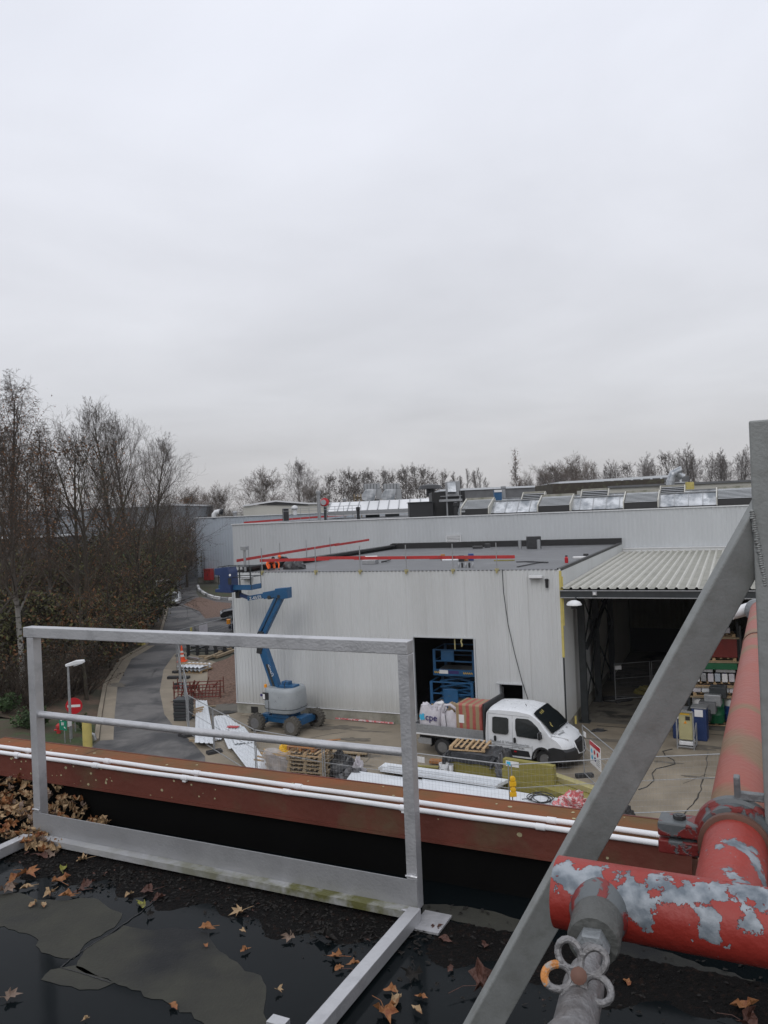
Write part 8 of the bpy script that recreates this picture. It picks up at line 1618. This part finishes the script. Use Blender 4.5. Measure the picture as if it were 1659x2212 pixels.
for z, l in zip(lev, ['pallet on the bay floor under the green and blue drums', 'pallet over the drums carrying white and purple bags', 'pallet carrying the row of pale jerrycans', 'pallet under the dark red crate', 'pallet on top of the dark red crate']): rpal(l, z)
mb = MB()
for z in lev[1:]: mb.obox(rk + UP * (z - .04), d3 * (hs + .1), n3 * .03, UP * .035)
mb.build('shelf_beam', 'wood_grey', rack)
def drum(label, c, rad, h, m, lid=None):
    r = thing('drum', label, 'drum', c, 0, 'drums in the loading bay'); MB().lathe([(rad * .96, 0), (rad, .02), (rad, h * .32), (rad * 1.04, h * .34), (rad, h * .36), (rad, h * .64), (rad * 1.04, h * .66), (rad, h * .68), (rad, h * .98), (rad * .97, h), (rad * .94, h - .02)], c, UP, 24).build('shell', m, r, smooth=True)
    if lid: MB().lathe([(rad * 1.01, h * .72), (rad * 1.01, h * 1.02), (rad * .9, h * 1.04)], c, UP, 24).build('cap', lid, r, smooth=True)
    else: MB().lathe([(.05, 0), (.05, .04)], Vector(c) + d3 * rad * .5 + UP * (h - .02), UP, 10).build('bung', 'steel_dark', r)
drum('dark green steel drum in the middle of the lowest pallet', rk + n3 * .15 + UP * .15, .37, 1.12, 'drum_green'); drum('blue drum with a white top left of the green drum', rk - d3 * .68 + n3 * .42 + UP * .15, .30, 1.0, 'drum_blue', 'white'); drum('blue drum with a white top right of the green drum', rk + d3 * .68 + n3 * .42 + UP * .15, .30, 1.0, 'drum_blue', 'white')
rr = random.Random(6)
for i in range(5): c = rk + d3 * (-.78 + .39 * i) + n3 * .35 + UP * (lev[1] + .15); o = MB().obox(c + UP * .12, d3 * .185, n3 * .3, UP * .13).build('product_bag', 'bag_white' if i % 2 == 0 else 'panel_white', bevel=.05); tag(o, ORD[i] + ' white product bag from the left in the row above the drums', 'bag', 'product bags above the drums'); tag(MB().obox(c + UP * .28, d3 * .18, n3 * .29, UP * .018).build('bag_print', 'blue_dark'), 'purple sheet on the ' + ORD[i] + ' product bag from the left', 'sheet', 'purple sheets on the product bags')
for i in range(6):
    c = rk + d3 * (-.76 + .3 * i) + n3 * (.25 + .08 * (i % 2)) + UP * (lev[2] + .15); r = thing('jerrycan', ORD[i] + ' pale jerrycan from the left in the row above the product bags', 'jerrycan', c, 0, 'jerrycans above the product bags'); MB().obox(c + UP * .19, d3 * .12, n3 * .12, UP * .19).build('canister', ['white', 'galv', 'bag_white', 'siding_blue', 'white', 'bag_white'][i], r, bevel=.03); MB().lathe([(.04, .38), (.04, .44)], c, UP, 8).build('cap', 'text_navy', r)
for sg in (-1, 1): c = rk + d3 * sg * .48 + n3 * .5 + UP * (lev[2] + .62); tag(MB().obox(c + UP * .14, d3 * .42, n3 * .4, UP * .16).build('pale_crate', 'galv', bevel=.03), 'pale plastic crate above the jerrycans, ' + ('left' if sg < 0 else 'right') + ' one', 'crate')
tag(MB().obox(rk + n3 * .5 + UP * (lev[3] - .22), d3 * .98, n3 * .48, UP * .17).build('green_crate', 'drum_green', bevel=.02), 'wide dark green crate under the dark red crate', 'crate')
tag(MB().obox(rk + n3 * .5 + d3 * .05 + UP * (lev[3] + .15 + (lev[4] - lev[3] - .15) / 2), d3 * .95, n3 * .48, UP * ((lev[4] - lev[3] - .15) / 2 - .01)).build('red_crate', 'maroon', bevel=.02), 'large dark red crate high on the loading bay rack', 'crate')
for k in range(3): tag(MB().obox(rk + n3 * .4 + d3 * (-.2 + .4 * k) + UP * (lev[4] + .27), d3 * .15, n3 * .15, UP * .12).build('carton', 'bag_white', bevel=.01), ['left small white carton on top of the rack', 'middle small white carton on top of the rack', 'right small white carton on top of the rack'][k], 'carton')
# switch cabinet on a trolley and the blue bins behind it
cb0, cb1 = G(*q('Y8', 285, 2062)), G(*q('Y8', 505, 2085)); d4 = (cb1 - cb0).normalized(); n4 = Vector((-d4.y, d4.x, 0)); cc_ = (cb0 + cb1) / 2; w4 = (cb1 - cb0).length / 2
r = thing('switch_cabinet', 'beige electrical switch cabinet on a silver trolley in the loading bay', 'cabinet', cc_)
MB().obox(cc_ + n4 * .25 + UP * .95, d4 * (w4 - .06), n4 * .14, UP * .58).build('casing', 'cabinet', r, bevel=.02); mb = MB()
for sg in (-1, 1):
    for yy in (0, .75): mb.beam(cc_ + d4 * sg * w4 + n4 * yy, cc_ + d4 * sg * w4 + n4 * yy + UP * (1.58 if yy == 0 else .95), .05, .05, up=d4)
    mb.beam(cc_ + d4 * sg * w4 + UP * .1, cc_ + d4 * sg * w4 + n4 * .75 + UP * .1, .05, .05)
    mb.beam(cc_ + d4 * sg * w4 + UP * .5 + n4 * .0, cc_ + d4 * sg * w4 + n4 * .75 + UP * .92, .05, .05)
mb.beam(cc_ - d4 * w4 + UP * 1.58, cc_ + d4 * w4 + UP * 1.58, .05, .06); mb.beam(cc_ - d4 * w4 + UP * .1, cc_ + d4 * w4 + UP * .1, .05, .05); mb.build('trolley_frame', 'galv', r)
MB().obox(cc_ + n4 * .10 + d4 * .10 + UP * 1.28, d4 * .09, n4 * .012, UP * .08).build('display', 'black_plastic', r); MB().obox(cc_ + n4 * .10 - d4 * .02 + UP * 1.45, d4 * .19, n4 * .012, UP * .025).build('yellow_strip', 'yellow', r)
MB().prism([cc_ + n4 * .09 + d4 * -.06 + UP * 1.06, cc_ + n4 * .09 + d4 * .06 + UP * 1.06, cc_ + n4 * .09 + UP * 1.17], n4 * .02).build('warning_triangle', 'amber', r); MB().obox(cc_ + n4 * .4 + UP * .22, d4 * (w4 - .05), n4 * .3, UP * .08).build('base_tray', 'white_metal', r, bevel=.02)
bc = G(*q('Y8', 500, 1745)) 
for k, (dx, h, lab) in enumerate(((-.55, 1.25, 'navy blue bin with a white label behind the switch cabinet, left one'), (.25, 1.4, 'navy blue bin with a white label behind the switch cabinet, right one'))):
    c = cc_ + n4 * 1.7 + d4 * (dx + .1); r = thing('container_bin', lab, 'bin', c, 0, 'navy bins behind the switch cabinet'); MB().obox(c + UP * h / 2, d4 * .3, n4 * .3, UP * h / 2).build('bin_body', 'blue_dark', r, bevel=.04); MB().obox(c + UP * (h + .03), d4 * .32, n4 * .32, UP * .03).build('lid', 'galv', r); MB().obox(c - n4 * .31 + UP * (h - .2), d4 * .17, n4 * .006, UP * .15).build('paper_label', 'white', r)
for k in range(5): c = cc_ + n4 * (2.6 + .25 * k) + d4 * (.1 + .2 * k) ; tag(MB().obox(c + UP * (.5 + .3 * k), d4 * .35, n4 * .3, UP * .25).build('grey_box', ['galv', 'steel_dark', 'roof_felt', 'galv', 'steel_dark'][k], bevel=.03), ['grey box on the pile behind the navy bins, lowest', 'dark box on the pile behind the navy bins, second', 'charcoal box on the pile behind the navy bins, third', 'grey box on the pile behind the navy bins, fourth', 'dark box on top of the pile behind the navy bins'][k], 'box')
p = G(*q('Z7', 770, 985)); tag(blob(p, .7, .5, .35, 51, rough=.3).build('yellow_heap', 'olive_wool'), 'dull yellow heap on the dark bay floor left of the brace', 'heap'); p = G(*q('Z7', 540, 1040)); tag(MB().tube([p + Vector((.75 * math.cos(t), .45 * math.sin(t), .08)) for t in [i * .349 for i in range(18)]], .07, 6, closed=True).build('black_ring', 'black_plastic', smooth=True), 'black ring shaped hose lying on the bay floor', 'hose')
p = G(*q('Z7', 405, 1268)); tag(blob(p, .35, .12, .12, 52).build('black_rag', 'black_foil'), 'small black rag on the slab near the first column', 'rag')
p = F(-.45, -.15, .0); tag(MB().fbox(-.40, -.32, .4, .48, .5, .85).build('yellow_block', 'yellow_pale'), 'small yellow block at the plinth corner beside the pickup nose', 'block')
# ================================================================== THINGS ON THE SHED ROOF
ZRF = ZA - .06
def RP_(Z, x, y): return G(*q(Z, x, y), ZRF)
for (x, y, w, d, h, m, nm, lab) in [(108, 655, .30, .2, .35, 'black_plastic', 'black_box', 'small black box on the shed roof left of the blue canister'), (157, 650, .3, .2, .4, 'drum_blue', 'blue_canister', 'blue canister on the shed roof behind the front guard rail'), (130, 652, .25, .2, .3, 'wood_orange', 'orange_brick', 'orange brown block beside the blue canister'),
                                  (15, 648, .25, .2, .35, 'wood_orange', 'orange_brick', 'orange brown block left of the white sheets on the roof'), (50, 650, .9, .5, .08, 'panel_white', 'white_sheet', 'white crumpled sheet on the shed roof by the front rail'), (190, 590, .7, .3, .2, 'black_foil', 'dark_sack', 'low dark sack by the hall wall on the shed roof'), (240, 585, .4, .3, .3, 'black_foil', 'dark_sack', 'small dark sack next to the low one by the hall wall'),
                                  (475, 590, .9, .5, .85, 'black_foil', 'dark_sack', 'tall black sack standing against the hall wall on the shed roof'), (325, 652, 1.1, .12, .06, 'olive_wool', 'yellow_board', 'thin yellowish board on the shed roof right of the middle'), (430, 658, .9, .12, .05, 'black_plastic', 'dark_board', 'short dark board on the shed roof, left of the long one'), (712, 640, .8, .2, .12, 'white', 'white_tool', 'white and red tool lying near the right roof edge'), (738, 633, .25, .2, .2, 'black_plastic', 'dark_tool', 'small dark tool head at the right roof edge')]:
    p = RP_('Z4', x, y); o = MB().obox(p + UP * h / 2, Vector((w / 2, -w * .1, 0)), Vector((0, d / 2, 0)), UP * h / 2).build(nm, m, bevel=min(.03, h * .3)); tag(o, lab, nm.split('_')[1])
tag(MB().beam(RP_('Z4', 440, 660) + UP * .05, RP_('Z4', 545, 664) + UP * .05, .12, .05).build('dark_board', 'black_plastic'), 'long dark board on the shed roof, right of the short one', 'board'); tag(MB().beam(RP_('Z4', 390, 686) + UP * .04, RP_('Z4', 520, 660) + UP * .04, .05, .04).build('dark_strip', 'black_plastic'), 'thin dark strip slanting over the roof by the front edge', 'strip')
p = RP_('Z4', 640, 662); r = thing('fire_extinguisher', 'red fire extinguisher standing on the shed roof', 'extinguisher', p); MB().lathe([(.08, 0), (.09, .05), (.09, .26), (.04, .32)], p, UP, 14).build('cylinder', 'sign_red', r, smooth=True); MB().obox(p + UP * .35, Vector((.06, 0, 0)), Vector((0, .03, 0)), UP * .03).build('valve_handle', 'black_plastic', r)
for x in (405, 500): p = RP_('Z4', x, 592); tag(MB().lathe([(.12, 0), (.12, .62), (.05, .64)], p, UP, 10).build('roof_outlet', 'galv', smooth=True), 'short grey roof outlet pipe by the hall wall, ' + ('left' if x < 450 else 'right') + ' of the tall black sack', 'pipe')
for k in range(5): p = RP_('Z4', 95 + 18 * k, 686); tag(MB().lathe([(.05, 0), (.06, .22), (.03, .26)], p, UP, 8).build('can', 'black_plastic' if k % 2 else 'galv', smooth=True), ORD[k] + ' small can from the left in the row at the front roof edge', 'can', 'small cans at the shed roof edge')
p = RP_('Y6', 1215, 165); r = thing('toolbox', 'pale open case on the shed roof left of the long black tool', 'case', p); MB().obox(p + UP * .12, Vector((.38, -.1, 0)), Vector((.1, .3, 0)), UP * .12).build('case', 'galv', r, bevel=.02); MB().obox(p + Vector((.05, .3, .32)), Vector((.36, -.1, 0)), Vector((0, .05, .02)), UP * .1).build('lid', 'white', r)
tag(MB().tube([RP_('Y6', 1305, 158) + UP * .06, RP_('Y6', 1345, 156) + UP * .1, RP_('Y6', 1380, 142) + UP * .1], .05, 6).build('black_tool', 'black_plastic'), 'long bent black tool lying on the shed roof', 'tool')
# ---- the two roofers and the dark sacks beside them
def person(label, base, face, s, top_m, lean, seed, hood=False):
    """kneeling, bent forward, hands on the roof edge; joints -> skin -> subdivision"""
    r = thing('person', label, 'person', base); f = Vector(face).normalized(); sd = Vector((f.y, -f.x, 0)) * -1; b = Vector(base)
    P = lambda x, y, z: tuple(b + f * x * s + sd * y * s + UP * z * s - Vector(r.location))
    J = {'pelvis': (-.30, 0, .44), 'waist': (-.14, 0, .50), 'chest': (.10, 0, .58), 'neck': (.27, 0, .63), 'head': (.35, 0, .64), 'crown': (.42, 0, .68),
         'shL': (.12, .20, .57), 'elL': (.20, .37, .36), 'haL': (.40, .30, .07), 'shR': (.12, -.20, .57), 'elR': (.20, -.37, .36), 'haR': (.40, -.30, .07),
         'hipL': (-.30, .11, .42), 'knL': (-.02, .16, .09), 'anL': (-.42, .15, .08), 'toL': (-.54, .15, .05), 'hipR': (-.30, -.11, .42), 'knR': (-.06, -.16, .09), 'anR': (-.46, -.15, .08), 'toR': (-.58, -.15, .05)}
    E_ = [('pelvis', 'waist'), ('waist', 'chest'), ('chest', 'neck'), ('neck', 'head'), ('head', 'crown'), ('chest', 'shL'), ('shL', 'elL'), ('elL', 'haL'), ('chest', 'shR'), ('shR', 'elR'), ('elR', 'haR'), ('pelvis', 'hipL'), ('hipL', 'knL'), ('knL', 'anL'), ('anL', 'toL'), ('pelvis', 'hipR'), ('hipR', 'knR'), ('knR', 'anR'), ('anR', 'toR')]
    Rd = {'pelvis': .15, 'waist': .14, 'chest': .155, 'neck': .055, 'head': .10, 'crown': .075, 'shL': .075, 'elL': .055, 'haL': .035, 'hipL': .10, 'knL': .07, 'anL': .05, 'toL': .04}
    nm = list(J); me = bpy.data.meshes.new('body'); me.from_pydata([P(*J[n]) for n in nm], [(nm.index(a), nm.index(c)) for a, c in E_], []); me.materials.append(M[top_m]); o = bpy.data.objects.new('body', me); COL.objects.link(o); o.parent = r
    sk = o.modifiers.new('skin', 'SKIN'); sv = me.skin_vertices[0].data
    for i, n in enumerate(nm): rad = Rd.get(n, Rd.get(n[:-1] + 'L', .06)) * s; sv[i].radius = (rad, rad)
    sv[0].use_root = True; ss = o.modifiers.new('sub', 'SUBSURF'); ss.levels = 2; ss.render_levels = 2
    hc2 = Vector(P(*J['head'])) + UP * .03 * s
    mb = MB(local=True); mb.lathe([(.02, -.105 * s), (.07 * s, -.09 * s), (.10 * s, -.02 * s), (.10 * s, .05 * s), (.07 * s, .10 * s), (.02, .12 * s)], hc2 + f * .02 * s, UP * .8 + f * .4, 16); mb.build('hood' if hood else 'hair', 'orange' if hood else 'cloth_dark', r, smooth=True)
    mb = MB(local=True); mb.lathe([(.01, -.03 * s), (.06 * s, -.02 * s), (.075 * s, .02 * s), (.06 * s, .05 * s), (.01, .06 * s)], hc2 + f * .075 * s - UP * .03 * s, f, 14); mb.lathe([(.012 * s, 0), (.016 * s, .02 * s), (.002, .035 * s)], hc2 + f * .13 * s - UP * .03 * s, f, 8); mb.build('face', 'skin', r, smooth=True)
    for yy in (-.30, .30):
        for k in range(5): mb = MB(local=True); h0 = Vector(P(.41, yy, .06)); mb.tube([h0, h0 + (f * .05 - UP * .02) * s + sd * (.014 * (k - 1.5)) * s, h0 + (f * .085 - UP * .05) * s + sd * (.016 * (k - 1.5)) * s], [.012 * s, .011 * s, .008 * s], 6); mb.build('finger', 'cloth_dark', r)
    for yy in (.12, -.12):
        mb = MB(local=True); a = Vector(P(-.12, yy, .645)); c = Vector(P(.16, yy, .735)); mb.tube([a, a.lerp(c, .5) + UP * .015, c], .022 * s, 6); mb.build('reflective_stripe', 'reflex', r)
    mb = MB(local=True); mb.obox(Vector(P(-.28, 0, .26)), f * .14 * s, sd * .19 * s, UP * .15 * s); mb.build('trousers', 'cloth_dark', r, bevel=.06)
    return r
p = RP_('Y6', 385, 222); person('person in an orange high visibility jacket bending over the roof edge', Vector((p.x, p.y + .75, ZRF - .0)), (.35, -1, 0), .95, 'orange', 0, 1)
p = RP_('Y6', 470, 200); person('person in dark clothes and an orange hood crouching beside the orange jacket', Vector((p.x + .1, p.y + .9, ZRF)), (-.7, -.8, 0), .92, 'cloth_dark', 0, 2, hood=True)
for x, lab in ((612, 'round black sack on the roof right of the crouching people'), (545, 'larger black sack directly beside the orange hooded person')): p = RP_('Y6', x, 212); tag(blob(Vector((p.x, p.y + .4, ZRF)), .42, .35, .45 if x > 600 else .52, x, rough=.10).build('black_sack', 'black_foil', smooth=True), lab, 'sack')
# ================================================================== AIR
hz = MB(); hz.box(-470, 470, -80, 720, -1.1, 29); ho = hz.build('haze', 'black_void', kind='stuff'); ho['label'] = 'thin grey winter haze over the site'; ho['category'] = 'haze'
hm = bpy.data.materials.new('haze_air'); hm.use_nodes = True; N_ = hm.node_tree.nodes; N_.clear(); o_ = N_.new('ShaderNodeOutputMaterial'); pv = N_.new('ShaderNodeVolumePrincipled'); pv.inputs['Color'].default_value = (.80, .81, .84, 1); pv.inputs['Density'].default_value = .00018; pv.inputs['Anisotropy'].default_value = .2
hm.node_tree.links.new(pv.outputs[0], o_.inputs['Volume']); ho.data.materials.clear(); ho.data.materials.append(hm)
